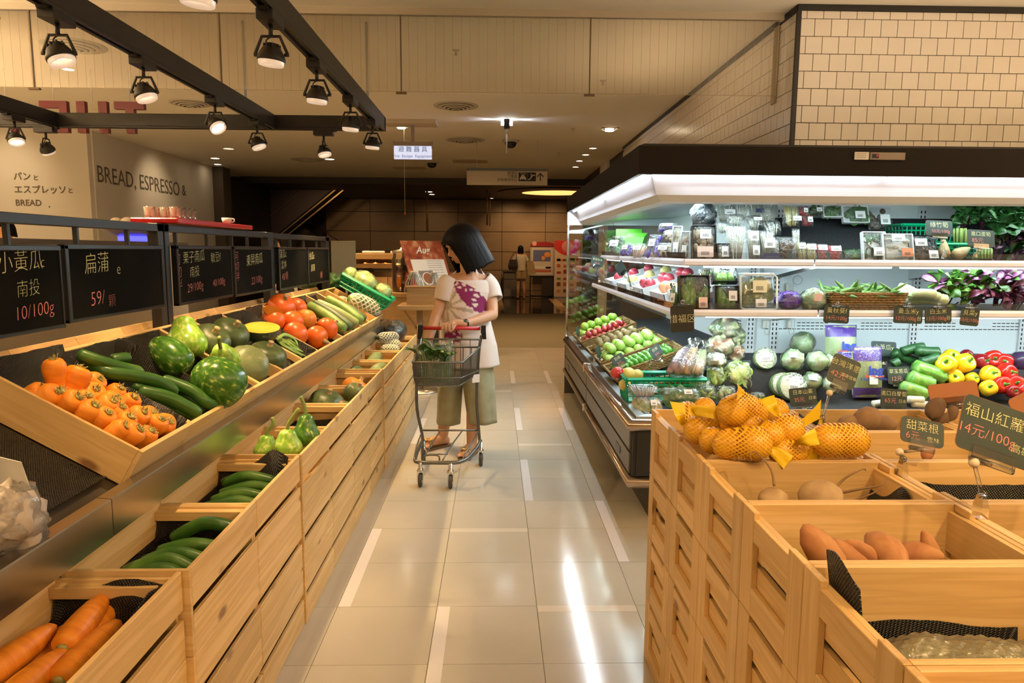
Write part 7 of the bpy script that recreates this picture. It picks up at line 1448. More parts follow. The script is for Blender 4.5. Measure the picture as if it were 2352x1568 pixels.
limb(b,[lsh,(lsh+lel)/2+Vector((.006,.01,0)),lel],[.050,.046,.040]);limb(b,[lel,(lel+lwr)/2+Vector((0,0,-.004)),lwr],[.040,.036,.025])
limb(b,[rsh,(rsh+rel)/2,rel],[.048,.044,.037]);limb(b,[rel,(rel+rwr)/2,rwr],[.037,.032,.024])
lank,rank=wl(1016,1008,5.0),wl(1083,1026,4.80)
lkn,rkn=wl(1030,915,4.93),wl(1092,912,4.82)
limb(b,[hip+Vector((-.08,0,0)),lkn,lkn*.5+lank*.5+Vector((0,.02,.03)),lank],[.09,.056,.052,.034]);limb(b,[hip+Vector((.08,0,0)),rkn,rkn*.5+rank*.5+Vector((0,.02,.03)),rank],[.09,.056,.052,.034])
ltoe,rtoe=Vector((lank.x-.115,lank.y-.09,.035)),Vector((rank.x-.045,rank.y-.12,.035))
for a_,t_ in ((lank,ltoe),(rank,rtoe)):
    d_=(t_-a_);d_.z=0;d_.normalize();hl=Vector((a_.x,a_.y,.045))-d_*.03;limb(b,[a_,Vector((a_.x,a_.y,.06)),hl],[.034,.036,.032]);limb(b,[hl,hl*.45+t_*.55+Vector((0,0,.018)),t_],[.032,.034,.026]);p_=Vector((-d_.y,d_.x,0))
    for k in range(5):q=t_+p_*(.036-.018*k)*(1 if a_ is lank else -1);limb(b,[q-d_*.02,q+d_*(.030-.004*abs(k-0.5))+Vector((0,0,-.006))],[.012 if k==0 else .009,.010 if k==0 else .007],8)
# gripping hand on the bar: palm over the handle, four fingers curled round it, thumb below
hd=at(1030,750,y=4.575)-W0;ax=Vector((1,0,0));pl=hd+Vector((.022,.014,.020))
b.ell(pl,(.042,.030,.017),14,9);limb(b,[lwr,lwr*.4+pl*.6+Vector((0,0,.006)),pl],[.025,.024,.022])
for k in range(4):
    q=hd+Vector((.034-.022*k,-.004,.024-.003*k));e=[.9,1.0,.95,.75][k]
    limb(b,[q+Vector((.006,.02,0)),q+Vector((-.004,-.016*e,.002)),q+Vector((-.008,-.030*e,-.020)),q+Vector((-.008,-.022,-.044*e))],[.0095,.0092,.0085,.0072],8)
limb(b,[pl+Vector((.022,-.004,-.008)),hd+Vector((.030,-.018,-.012)),hd+Vector((.014,-.022,-.030))],[.012,.010,.008],8)
rh=rwr+Vector((-.004,-.01,-.045));b.ell(rh,(.019,.030,.042),12,8)
for k in range(4):q=rh+Vector((0,-.027+.018*k,-.035));limb(b,[q,q+Vector((.006,0,-.030)),q+Vector((.016,0,-.052+.005*abs(k-1)))],[.0088,.008,.007],8)
limb(b,[rh+Vector((.0,-.026,.01)),rh+Vector((.012,-.044,-.018)),rh+Vector((.018,-.045,-.042))],[.011,.009,.0075],8)
blend(b,'body',skin,wom,.0052,4)
def eyes(par,M_,sc=1):
    for s_ in (-1,1):
        MB().ell((s_*.030,-.076,.002),(.013,.009,.007),10,7,xf=M_).build('eye',plain('eye_white',(.55,.50,.46),.3),par);MB().ell((s_*.030,-.082,.001),(.006,.005,.006),8,6,xf=M_).tube([(s_*.018,-.084,.008),(s_*.030,-.087,.010),(s_*.044,-.080,.007)],.0022,5,xf=M_).build('iris',black,par)
        MB().tube([(s_*.014,-.088,.026),(s_*.030,-.089,.031),(s_*.048,-.080,.026)],.0032,5,xf=M_).build('eyebrow',hair_m,par)
    MB().tube([(-.020,-.086,-.064),(-.006,-.094,-.062),(.006,-.094,-.062),(.020,-.086,-.064)],[.002,.0045,.0045,.002],6,xf=M_).tube([(-.016,-.088,-.069),(0,-.094,-.071),(.016,-.088,-.069)],[.002,.005,.002],6,xf=M_).build('lips',plain('lips',(.45,.13,.11),.4),par)
eyes(wom,HM)
def bobhair(par,M_,rx=.104,ry=.124,top=.132,drop=.165,gap=1.0,flare=.03,n=48,lean=Vector((0,0,0))):
    rg=[]
    for j in range(22):
        t=j/21;row=[]
        for k in range(n):
            a=2*PI*k/n;fc=abs(((a+PI/2+PI)%(2*PI))-PI)  # angle from the face direction
            if t<.42:ph=t/.42*PI/2;r_=math.sin(ph);z=top*math.cos(ph)
            else:r_=1+flare*4*(t-.42);z=-(t-.42)/.58*drop
            if fc<gap and t>.36:  # hair parts around the face
                z=max(z,.055-.10*(fc/gap)**4*((t-.36)/.64)*2.2)
            wv=1+.02*noise.noise(Vector((k*.9,t*.8,2)))*min(1,t*3);z+=(.022*noise.noise(Vector((k*.55,4,1)))*t if t>.8 else 0);q=Vector((rx*r_*wv*math.cos(a),.014+ry*r_*wv*math.sin(a),z))
            if t>.42:q+=lean*(t-.42)
            row.append(q)
        rg.append(row)
    inner=[[Vector((p.x*.80,.014+(p.y-.014)*.80,p.z)) for p in r_] for r_ in rg[::-1][:14]]
    MB().loft(rg+inner,cap=False,xf=M_).build('hair',hair_m,par)
bobhair(wom,HM@T3(.0,.004,.006),rx=.118,ry=.142,top=.138,drop=.185,lean=Vector((0,.03,0)),flare=.03,gap=.8,n=110)
# top with printed butterfly wings
def px(p):q=CM@(p+W0-Vector((0,0,EYE))); return 1176+F*q.x/q.z,784+F*q.y/q.z
topm,nt,pp=nm('printed_top');at_=N(nt,'ShaderNodeAttribute',attribute_name='print');nt.links.new(at_.outputs[0],pp.inputs['Base Color']);setp(pp,rough=.8)
def printcol(p):
    u,v=px(p);cw,cp_,cg=(.72,.62,.56),(.22,.012,.10),(.42,.34,.26)
    if p.y>4.90-W0.y+.02: return cw
    vo,_=noise.voronoi(Vector((u/13,v/13,3)));ed_=vo[1]-vo[0]
    a=R(-42);x,y=u-1080,v-680;xr,yr=x*math.cos(a)-y*math.sin(a),x*math.sin(a)+y*math.cos(a)
    if (xr/48)**2+(yr/(26*(.55+.45*(xr+48)/96)))**2<1: return cp_ if ed_<.30 or (xr>26 and yr<14) else cw
    if (u-1041)**2/21**2+(v-772)**2/18**2<1 and v>756: return cp_ if ed_<.26 else cw
    if (u-1022)**2/7**2+(v-650)**2/22**2<1: return cp_ if ed_<.35 else cw
    dx,dy=u-1028,v-702;r_=math.hypot(dx,dy);an=math.atan2(dy,dx)
    if r_<62 and (r_<11 or abs(math.sin(an*5+r_*.01))>.80+.1*(r_/62)): return cg
    return cw
def shell(secs,name,mat,parent,y0,n=72,m=8,color=None,thick=.004,open_=True,wave=(5,.0),top_cut=None):
    rg=[]
    S_=secs
    for i in range(len(S_)-1):
        for k in range(m if i<len(S_)-2 else m+1):
            t=k/m;a_,b_=S_[i],S_[i+1];c=[a_[q]+(b_[q]-a_[q])*t for q in range(5)]
            o_=at(c[0],c[1],y=c[4])-W0;hw=c[2]*c[4]/F;row=[]
            for q in range(n):
                th=2*PI*q/n;f_=1+wave[1]*math.cos(wave[0]*th+i)*(i+t)/len(S_)
                row.append(o_+Vector((hw*f_*math.cos(th),c[3]*f_*math.sin(th),(.0 if top_cut is None else top_cut*(1-(i+t)/1.5 if i+t<1.5 else 0)*-math.sin(th))*-1)))
            rg.append(row)
    bb_=MB().loft(rg,cap=False);me=bb_.mesh(name,mat)
    if color:
        ca=me.color_attributes.new('print','FLOAT_COLOR','POINT')
        for i,v in enumerate(me.vertices):ca.data[i].color=(*color(v.co),1)
    o=link(name,me,parent);md=o.modifiers.new('thick','SOLIDIFY');md.thickness=thick;md.offset=-1; return o
shell([(1077,634,31,.085,4.885),(1075,638,44,.100,4.89),(1072,648,55,.118,4.89),(1070,668,58,.134,4.89),(1066,700,54,.145,4.89),(1069,740,57,.148,4.89),(1075,790,64,.152,4.89),(1080,838,66,.160,4.89)],'blouse',topm,wom,0,110,12,printcol,.004,wave=(7,.03),top_cut=.085)
for s_,pts in ((1,[(1108,640,4.90),(1124,660,4.91),(1134,688,4.88)]),(-1,[(1036,642,4.86),(1026,660,4.84),(1019,690,4.83)])):
    P=smoothpath([wl(*p) for p in pts],5);b=MB().tube(P,[.070,.074,.077,.079,.08,.080,.079,.077,.075,.073,.072][:len(P)],28,cap=False,flat=.9);me=b.mesh('sleeve',topm);ca=me.color_attributes.new('print','FLOAT_COLOR','POINT')
    for i,v in enumerate(me.vertices):ca.data[i].color=(*(printcol(v.co) if s_>0 else (.72,.62,.56)),1)
    o=link('sleeve',me,wom);md=o.modifiers.new('thick','SOLIDIFY');md.thickness=.003;md.offset=-1
khaki=spotty('khaki_cloth',[(.3,(.28,.26,.15)),(.7,(.33,.31,.19))],20,.85)
shell([(1050,800,34,.13,4.90),(1046,850,33,.13,4.91),(1034,890,28,.105,4.92),(1030,970,27,.100,4.95)],'culotte_leg',khaki,wom,0,48,8, None,.004,wave=(6,.06));shell([(1092,800,40,.135,4.89),(1094,850,38,.135,4.88),(1100,890,36,.12,4.84),(1108,967,33,.115,4.82)],'culotte_leg',khaki,wom,0,48,8, None,.004,wave=(6,.08))
gold=plain('gold_leather',(.72,.50,.20),.3,.6);sole=plain('sandal_sole',(.20,.12,.06),.6)
for a_,t_ in ((lank,ltoe),(rank,rtoe)):
    d_=(t_-a_);d_.z=0;d_.normalize();p_=Vector((-d_.y,d_.x,0));q=[Vector((a_.x,a_.y,0))-d_*.07,Vector((t_.x,t_.y,0))+d_*.045]
    pl_=[q[0]+p_*.030,q[0]*.5+q[1]*.5+p_*.032,q[1]*.85+q[0]*.15+p_*.048,q[1]+p_*.02,q[1]-p_*.02,q[1]*.85+q[0]*.15-p_*.046,q[0]*.5+q[1]*.5-p_*.032,q[0]-p_*.030,q[0]-d_*.02]
    w_=thing if False else None
    ar=sum(pl_[i].x*pl_[(i+1)%9].y-pl_[(i+1)%9].x*pl_[i].y for i in range(9));pl2=pl_ if ar>0 else pl_[::-1]
    s1=MB().prism([(p.x,p.y) for p in pl2],.002,.014).build('sandal',sole,wom);c_=t_+Vector((0,0,.030))-d_*.025;b=MB().tube(smoothpath([c_+p_*.042-Vector((0,0,.028)),c_+p_*.02,c_-p_*.02,c_-p_*.042-Vector((0,0,.028))]),.008,6,flat=.5);b.build('strap',gold,s1);b=MB()
    for k in range(5):b.ell(c_+Vector((0,0,.010))+(d_*math.cos(k*1.257)+p_*math.sin(k*1.257))*.022,(.018,.018,.006),9,6)
    b.ell(c_+Vector((0,0,.016)),.008,8,6).build('flower',gold,s1)
wd_=(lwr-lel).normalized();wc=lwr-wd_*.012;b=MB().tube([wc-wd_*.008,wc+wd_*.008],.0285,16,cap=False);b.build('watch',blackp,wom);MB().box(-.011,.011,-.009,.009,-.004,.004,b=.002,xf=Matrix.Translation(wc+Vector((0,-.022,.016)))@zto((0,-.7,.6))).build('watch_face',plain('watch_glass',(.05,.07,.03),.15),wom)
q=hd+Vector((.010,-.016,.024));MB().tube([q+Vector((-.004,0,0)),q+Vector((.003,0,0))],.0108,12,cap=False).build('finger_ring',chrome,wom)
# ------------------------------------------------------------ trolley
T0=Vector((-.28,4.36,0));ct=thing('shopping_trolley','small grey wire shopping trolley with a red handle','trolley',T0)
def tl(x,y,z): return Vector((x,y,z))-T0
def tp(u,v,y): return at(u,v,y=y)-T0
YR=4.575
for pts,nm_ in (([(1104,1045),(1100,990),(1095,930),(1096,870),(1101,800),(1106,770)],'post'),([(971,1042),(970,1000),(958,940),(957,870),(958,810),(965,770)],'post')):MB().tube(smoothpath([tp(u,v,YR) for u,v in pts]),.010,10).build(nm_,grey_metal,ct)
b=MB();h0,h1=tp(966,753,YR),tp(1110,754,YR)
MB().tube([h0+Vector((.02,0,0)),h1-Vector((.02,0,0))],.0125,14).build('handle',plain('red_handle',(.50,.015,.02),.35),ct)
for s_,h in ((1,h0),(-1,h1)):MB().loft([[h+Vector((x,y,.02)) for x,y in ((-.014,-.02),(.016,-.02),(.016,.02),(-.014,.02))],[h+Vector((x,y,-.02)) for x,y in ((-.017,-.02),(.017,-.02),(.017,.02),(-.017,.02))],[h+Vector((x-s_*.008,y,-.07)) for x,y in ((-.012,-.014),(.012,-.014),(.012,.014),(-.012,.014))]],sm=False).build('handle_bracket',blackp,ct)
U_=[(-.095,4.56,.165),(-.115,4.42,.158),(-.165,4.22,.150),(-.205,4.145,.149),(-.26,4.125,.149),(-.40,4.125,.149),(-.465,4.14,.149),(-.487,4.19,.149),(-.49,4.40,.155),(-.478,4.58,.165)]
MB().tube(smoothpath([tl(*p) for p in U_]),.012,10).build('base_frame',grey_metal,ct)
b=MB();zb_=at(1000,988,y=YR).z;b.tube([tl(-.478,YR,zb_),tl(-.105,YR,zb_)],.006,8)
for x0,x1 in ((-.36,-.435),(-.215,-.315),(-.48,-.49)):b.tube(smoothpath([tl(x0,YR,zb_),tl((x0+x1)/2-.01,4.36,.19),tl(x1,4.15,.158)]),.005,8)
b.tube([tl(-.41,4.24,.168),tl(-.29,4.24,.168)],.005,8);b.tube(smoothpath([tl(-.425,4.15,.155),tl(-.42,4.155,.185),tl(-.345,4.155,.185),tl(-.335,4.15,.155)],3),.006,8);b.tube([tl(-.105,YR,zb_),tl(-.20,4.16,.155)],.005,8).build('base_rack',grey_metal,ct)
zf,zr=at(1000,832,y=4.14).z,at(1070,797,y=4.55).z;zfm,zrm=at(1000,868,y=4.14).z,at(1090,850,y=4.55).z;zfb,zrb=at(1000,886,y=4.16).z,at(1080,880,y=4.55).z
def brect(zF,zR,k=0): return [(-.490+k,4.14+k,zF),(-.195-k,4.14+k,zF),(-.100-k,4.55,zR),(-.475+k,4.55,zR)]
rim,mid,bot=brect(zf,zr),brect(zfm,zrm,.006),brect(zfb,zfb,.02)
b=MB()
for rr_,r_ in ((rim,.0062),(mid,.0045),(bot,.004)):b.tube([tl(*rr_[i%4]) for i in range(5)],r_,8)
for e,n_ in ((0,26),(1,24),(2,7),(3,24)):
    for k in range(n_+1):
        t=k/n_;P=[Vector(r_[e]).lerp(Vector(r_[(e+1)%4]),t)-T0 for r_ in (rim,mid,bot)];b.tube(P,.0018 if e!=2 else .003,4,sm=False)
for k in range(18):t=k/17;b.tube([Vector(bot[0]).lerp(Vector(bot[3]),t)-T0,Vector(bot[1]).lerp(Vector(bot[2]),t)-T0],.0018,4,sm=False)
b.tube([tl(-.475,4.56,zr+.0),tl(-.475,4.56,.845),tl(-.10,4.56,.845),tl(-.10,4.56,zr)],.007,8)
for k in range(1,6):b.tube([tl(-.475+.0625*k,4.56,.845),tl(-.475+.0625*k,4.56,zfb)],.003,5)
b.tube([tl(-.475,4.56,.79),tl(-.10,4.56,.79)],.003,5).build('wire_basket',grey_metal,ct)
lbp=tp(1093,869,4.47);l_=MB().box(-.002,.002,-.026,.026,-.026,.026).build('price_label',paper,ct,lbp,(0,0,R(-62)));MB().box(-.003,-.0021,-.02,-.008,-.014,.010).build('label_mark',plain('label_red',(.6,.04,.05),.6),l_)
rub=plain('rubber_wheel',(.05,.048,.042),.6)
def caster(x,y,zt,r=.042):
    o=tl(x,y,0);w1=MB().lathe([(r*.4,-.011),(r*.8,-.012),(r*.96,-.010),(r,-.004),(r,.004),(r*.96,.010),(r*.8,.012),(r*.4,.011)],24,xf=Matrix.Translation(o+Vector((0,0,r+.001)))@RY(PI/2)).build('wheel',rub,ct)
    MB().lathe([(.001,-.014),(r*.4,-.013),(r*.4,.013),(.001,.014)],14,xf=Matrix.Translation(o+Vector((0,0,r+.001)))@RY(PI/2)).build('hub',chrome,w1)
    b=MB();
    for s_ in (-1,1):b.box(o.x+s_*.018-.002,o.x+s_*.018+.002,o.y-.013,o.y+.013,r-.01,r*2+.012)
    b.box(o.x-.02,o.x+.02,o.y-.014,o.y+.014,r*2+.010,r*2+.016).lathe([(.019,0),(.019,.012),(.011,.016),(.011,zt-2*r-.012)],12,xf=Matrix.Translation(o+Vector((0,0,r*2+.014)))).build('caster_fork',chrome,ct)
caster(-.449,4.126,.15);caster(-.265,4.095,.15);caster(-.478,4.60,.16);caster(-.092,4.54,.16)
t=thing('vegetable_bag','clear bag of long green leaf vegetables in the trolley','vegetable bag',at(1000,880,y=4.32));o_=t.location;b=MB();rnd=random.Random(3)
for k in range(26):x=rnd.uniform(-.11,.09);y=rnd.uniform(-.08,.05);b.tube(smoothpath([(x,y,.0),(x*1.02+rnd.uniform(-.01,.01),y,.09),(x*1.1+rnd.uniform(-.02,.02),y+.01,.19)]),.0055,5)
b.build('stems',spotty('green_stems',[(.3,(.06,.17,.03)),(.7,(.15,.30,.06))],12,.45),t);bag_leaf=leafmesh(leafmat('bag_leaf',(.015,.06,.008),(.04,.13,.02),(.10,.22,.05)),.10,.06)
for k in range(22):l_=link('leaf',bag_leaf,t,(rnd.uniform(-.10,.08),rnd.uniform(-.09,.03),rnd.uniform(.13,.19)),zto((rnd.uniform(-1,1),rnd.uniform(-.8,.3),rnd.uniform(.1,1))).to_euler())
b=MB().sheet(lambda p,q:Vector(((.125-.01*q)*math.cos(2*PI*p)*(1+.22*max(0,q-.6))-.01,.085*math.sin(2*PI*p)*(1-.55*q**3)-.015,-.005+.265*q+.02*math.cos(2*PI*p)*q))+Vector((0,0,0))+.016*Vector((noise.noise(Vector((p*9,q*6,1))),noise.noise(Vector((p*9,q*6,7))),0)),48,20);b.build('bag',bagf,t)
# ------------------------------------------------------------ simpler people farther off
def person(loc,h,face,label,hairc,top,low,bend=0.0,legs_bare=True,arms=None,skirt=.50,hat=None):
    t=thing('person',label,'person',loc,face);s_=h/1.62;b=MB();V= lambda x,y,z:Vector((x*s_,(y-bend*max(0,z-.9)/.7)*s_,z*s_))  # faces local -y
    b.ell(V(0,0,1.50),(.072*s_,.088*s_,.105*s_),14,10).ell(V(0,-.045,1.45),(.05*s_,.05*s_,.06*s_),12,8).ell(V(0,-.098,1.475),(.012,.014,.016),8,6);limb(b,[V(0,.01,1.45),V(0,.01,1.36),V(0,0,1.30)],[.05*s_,.048*s_,.07*s_]);limb(b,[V(0,0,1.30),V(0,0,1.15),V(0,0,.98),V(0,0,.86)],[.10*s_,.115*s_,.10*s_,.125*s_],14)
    for k,s2 in enumerate((-1,1)):
        a_=arms[k] if arms else [(.20,-.02,1.07),(.17,-.16,.90)];sh_=V(s2*.155,0,1.30);el,wr_=[V(s2*q[0],q[1],q[2]) for q in a_];limb(b,[V(0,0,1.30),sh_],[.07*s_,.05*s_]);limb(b,[sh_,el],[.045*s_,.036*s_]);limb(b,[el,wr_],[.036*s_,.024*s_]);d_=(wr_-el).normalized();b.ell(wr_+d_*.05,(.022,.03,.04),10,7)
        for q in range(4):limb(b,[wr_+d_*.07+Vector(((q-1.5)*.013,0,0)),wr_+d_*.12+Vector(((q-1.5)*.015,-.01,0))],[.009,.008],6)
        limb(b,[wr_+d_*.03+Vector((-s2*.02,0,0)),wr_+d_*.07+Vector((-s2*.042,-.01,0))],[.010,.008],6)
        x=s2*.085;limb(b,[V(x,0,.86),V(x,-.01,.48),V(x+s2*.01,.03,.28),V(x+s2*.01,.02,.07)],[.09*s_,.056*s_,.050*s_,.032*s_]);limb(b,[V(x+s2*.01,.03,.05),V(x+s2*.02,-.13,.035)],[.036,.030])
    blend(b,'body',skin,t,.011,4)
    hm_=Matrix.Translation(V(0,0,1.50))@Matrix.Scale(s_,4);bobhair(t,hm_,rx=.088,ry=.108,top=.122,drop=.12 if hat is None else .05,gap=1.0,n=28);eyes(t,Matrix.Translation(V(0,-.012,1.485))@Matrix.Scale(s_,4))
    rg= lambda secs,n=30:[[V(hw*math.cos(2*PI*k/n),hy*math.sin(2*PI*k/n)+oy,z) for k in range(n)] for z,hw,hy,oy in secs]
    MB().loft(rg([(1.345,.075,.075,.01),(1.32,.15,.10,0),(1.26,.185,.125,0),(1.15,.165,.130,0),(1.0,.150,.125,0),(.86,.160,.140,0)]),cap=False).build('shirt',top,t)
    for s2 in (-1,1):MB().tube([V(s2*.13,0,1.29),V(s2*.185,-.01,1.20),V(s2*.20,-.02,1.15)],[.062*s_,.060*s_,.062*s_],14,cap=False).build('sleeve',top,t)
    for s2 in (-1,1):MB().loft([[V(s2*.080+w2*math.cos(2*PI*k/20),w2*1.15*math.sin(2*PI*k/20),z) for k in range(20)] for z,w2 in ((.93,.085),(.80,.105),(skirt,.105 if skirt>.3 else .075))],cap=False).build('trouser_leg',low,t)
    return t
cream=plain('cream_shirt',(.62,.56,.44),.8);tan=plain('tan_shorts',(.40,.30,.15),.8);dk_cloth=plain('dark_apron',(.03,.028,.026),.8);wcloth=plain('white_shirt',(.70,.66,.60),.8)
p=at(1195,684,z=0);pw_=person((p.x,20.9,0),1.58,PI+.15,'woman seen from behind in pale top and shorts by the lobby cabinet', None,cream,tan,bend=.12,arms=([(.20,-.10,1.05),(.18,-.22,.95)],[(.21,-.05,1.08),(.20,-.20,.93)]),skirt=.62)
t=thing('shoulder_bag','dark brown shoulder bag hanging on the distant woman','bag',(p.x-.24,20.80,.86));lth=plain('dark_leather',(.03,.015,.010),.4);MB().loft([[(-.12,-.05,0),(.12,-.05,0),(.12,.05,0),(-.12,.05,0)],[(-.15,-.06,.10),(.15,-.06,.10),(.15,.06,.10),(-.15,.06,.10)],[(-.10,-.03,.30),(.12,-.03,.30),(.12,.03,.30),(-.10,.03,.30)]],sm=False).build('body',lth,t);MB().tube(smoothpath([(-.08,0,.29),(-.01,.0,.44),(.06,0,.52),(.10,0,.42),(.10,0,.29)]),.010,6).build('strap',lth,t)
t=thing('paper_bag','pale brown paper bag held by the distant woman','bag',(p.x+.30,20.85,.70));MB().loft([[(-.10,-.06,0),(.14,-.06,.05),(.14,.06,.05),(-.10,.06,0)],[(-.14,-.05,.40),(.06,-.05,.42),(.06,.05,.42),(-.14,.05,.40)]],sm=False).build('body',plain('kraft',(.46,.34,.18),.8),t)
p=at(12,535,y=7.6);q1=person((p.x,7.6,0),1.72,.3,'shop worker with dark hair, half hidden behind the nearest chalkboard', None,wcloth,dk_cloth,skirt=.1,hat=1)
p=at(655,560,y=9.2);person((p.x,9.2,0),1.62,-1.3,'shop worker in white collar behind the rack, looking sideways', None,wcloth,dk_cloth,skirt=.1,hat=1)
# ------------------------------------------------------------ bread corner and other things beyond the stand
pw2=plain('honey_wood',(.46,.27,.10),.45);blk_w=[spotty('wood_block_%d'%i,[(.3,c0),(.7,c1)],8,.5,0,(1,1,6)) for i,(c0,c1) in enumerate((((.38,.19,.06),(.46,.25,.09)),((.46,.26,.09),(.54,.33,.13)),((.30,.14,.045),(.40,.20,.07))))]
Y=8.6;a,b_=at(800,590,y=Y),at(948,590,y=Y);X0,X1=a.x,b_.x
t=thing('bread_case','honey coloured wooden bread case with a glass side','display case',((X0+X1)/2,Y,0));ox=t.location.x;zt=at(880,582,y=Y).z
MB().box(X0-ox,X1-ox,-.05,.75,zt-.07,zt,b=.004).build('top_board',pw2,t)
zsh=at(860,606,y=Y).z;MB().box(X0-ox,at(905,606,y=Y).x-ox,.0,.7,zsh-.05,zsh,b=.003).build('shelf',pw2,t)
for u in (812,905,944):x=at(u,600,y=Y).x-ox;MB().box(x-.025,x+.025,-.03,.02,0 if u!=812 else .3,zt-.07,b=.003).build('post',pw2,t)
MB().box(at(907,600,y=Y).x-ox,X1-ox,-.01,-.005,.75,zt-.07).build('glass_side',glass,t)
base=MB().box(X0-ox,X1-ox+.8,.72,.80,0,zsh-.12).build('block_wall',plain('block_gap',(.12,.06,.02),.8),t)
bmsh=[MB().box(.003,.177,-.012-.006*k,.0,.003,.147,b=.003).mesh('block',blk_w[k]) for k in range(3)]
rnd=random.Random(4);z=.02;r_=0
while z+.15<zsh-.10:
    x=X0-ox-(.09 if r_%2 else 0)
    while x<X1-ox+.62:link('block',rnd.choice(bmsh),base,(max(x,X0-ox),.72,z));x+=.18
    z+=.15;r_+=1
crust=spotty('bread_crust',[(.3,(.40,.16,.045)),(.7,(.62,.34,.12))],14,.5)
for i in range(7):
    u=826+12*i;o=MB().ell((0,0,0),(.075,.09,.040),12,8).build('bread_roll',crust, None,at(u,600,y=Y+.18+.1*(i%2)),(0,0,rnd.uniform(0,3)));o.location.z=zsh+.041;tag(o,'golden bread roll on the case shelf, %s from the blank sign'%ORD[i],'bread','bread rolls in the wooden case')
for i,u in enumerate((846,870,912,936)):
    o=MB().box(-.07,.07,-.05,.05,0,.03,b=.01).build('bread_tag',paper, None,at(u,581,y=Y+.15),(0,0,.3*i));o.location.z=zt+.001;tag(o,'small white card on top of the bread case, %s along'%ORD[i],'card','cards on the bread case')
jarl=pane('yellow_glass',(.85,.55,.06),.3)
for i,u in enumerate((925,945)):
    t=thing('drink_dispenser',['tall glass dispenser of yellow drink beside the bread case','second glass dispenser of yellow drink, nearer the menu board'][i],'dispenser',(at(u,700,y=8.0).x,8.0,.95),0,'yellow drink dispensers')
    MB().lathe([(.11,0),(.115,.02),(.115,.36),(.10,.40),(.10,.44)],24,cap=False).build('glass',glass,t);MB().lathe([(.001,.01),(.107,.01),(.107,.30),(.001,.30)],24).build('drink',jarl,t);MB().lathe([(.11,.44),(.115,.46),(.02,.48),(.02,.50),(.001,.505)],20).build('lid',steel,t);MB().tube([(0,-.11,.05),(0,-.16,.05),(0,-.16,.02)],.010,8).build('tap',steel,t)
t=thing('drink_counter','wooden counter carrying the yellow drink dispensers','counter',(at(935,700,y=8.0).x,8.0,0));MB().box(-.42,.42,-.2,.4,.90,.95,b=.004).build('top',pw2,t);MB().box(-.40,.40,-.16,.38,0,.90).build('body',blk_w[1],t)
light('AREA','bread_case_fill',((X0+X1)/2+.1,Y+.25,zt-.09),9,(1,.70,.34),((X0+X1)/2+.1,Y+.7,.9),shape='RECTANGLE',size=.7,size_y=.08)  # unseen area light added to brighten the block wall
# small table with tong box
Y=6.9;tt=at(960,701,y=Y);t=thing('pedestal_table','small wooden table on a steel pole beside the shopper','table',(tt.x,Y+.15,0));zt=tt.z
MB().box(-.20,.24,-.2,.22,zt-.045,zt,b=.004).build('table_top',pw2,t);MB().tube([(0,0,.02),(0,0,zt-.045)],.032,14).build('pole',steel,t);MB().lathe([(.20,0),(.20,.012),(.04,.025)],24).build('foot',steel,t);MB().tube([(.0,.02,zt-.30),(-.17,.02,zt-.05)],.012,6).build('brace',pw2,t)
bxp=at(968,701,y=Y);t=thing('tong_box','ribbed wooden box of tongs on the pedestal table','box',(bxp.x,Y+.10,zt));hb=.175
for k in range(12):MB().box(-.145,.145,-.09,.09,k*hb/12,(k+.82)*hb/12,b=.002).build('slat',pw2,t)
MB().box(-.14,.14,-.085,.085,0,hb-.006).build('core',blk_w[2],t);MB().box(-.155,.155,-.10,.10,hb,hb+.012,b=.003).build('lid',pw2,t)
for i,u in enumerate((952,997)):
    for k in range(8):
        p=at(u,662,y=Y+.06)+Vector((-.07+.020*k,0,.03));s_=(k-3.5)/3.5
        o=MB().tube(smoothpath([(s_*.07,0,-.13),(s_*.05,0,-.02),(s_*.015,0,.06),(0,.004,.075),(-s_*.01+.006,.01,.06),(s_*.055,.016,-.02),(s_*.08,.016,-.12)]),.0055,6).build('tongs',steel, None,p);o.location.x=at(u,662,y=Y+.06).x+s_*.025;o.location.z=zt+.25
        if i:o.scale=(.4,1,.9)
        tag(o,'steel tongs hung %s the ribbed box, %s in the fan'%(('over the near corner of','on the shopper side of')[i],ORD[k]),'tongs','steel tongs on the ribbed box')
# menu board
Y=7.5;a,b_=at(952,548,y=Y),at(1046,662,y=Y);W,H=b_.x-a.x,a.z-b_.z
t=thing('menu_board','leaning menu board with red header and coffee picture','sign',((a.x+b_.x)/2,Y,0));sk=Matrix(((1,0,-.33,0),(0,1,0,0),(0,0,1,0),(0,0,0,1)));sk=RY(R(-18));W/=.72;M_=T3(.02,0,b_.z-.03)@RZ(R(44))@RX(R(-24))
hd_=spotty('menu_header',[(.3,(.16,.03,.012)),(.5,(.34,.07,.025)),(.7,(.55,.30,.16))],9,.5);MB().box(-W*.5,W*.42,0,.015,-.15,H+.06,xf=M_).build('panel',hd_,t);MB().box(-W*.40,W*.36,-.002,0,-.15,H*.70,xf=M_).build('white_sheet',paper,t)
MB().box(-W*.30,W*.02,-.004,-.002,H*.12,H*.45,xf=M_).build('photo',plain('photo_grey',(.24,.21,.19),.6),t);MB().lathe([(.075,0),(.001,.001)],24,cap=False,xf=M_@T3(-W*.13,-.006,H*.27)@RX(PI/2)).build('cup',paper,t);MB().lathe([(.060,.002),(.001,.003)],24,cap=False,xf=M_@T3(-W*.13,-.006,H*.28)@RX(PI/2)).build('coffee',plain('coffee_print',(.30,.12,.05),.6),t)
b=MB()
for k in range(9):b.box(-W*.05 if k<5 else W*.08,W*.28,-.004,-.0025,H*(.66-.05*k) if k<5 else H*(.40-.06*(k-5)),H*(.668-.05*k) if k<5 else H*(.408-.06*(k-5)),xf=M_)
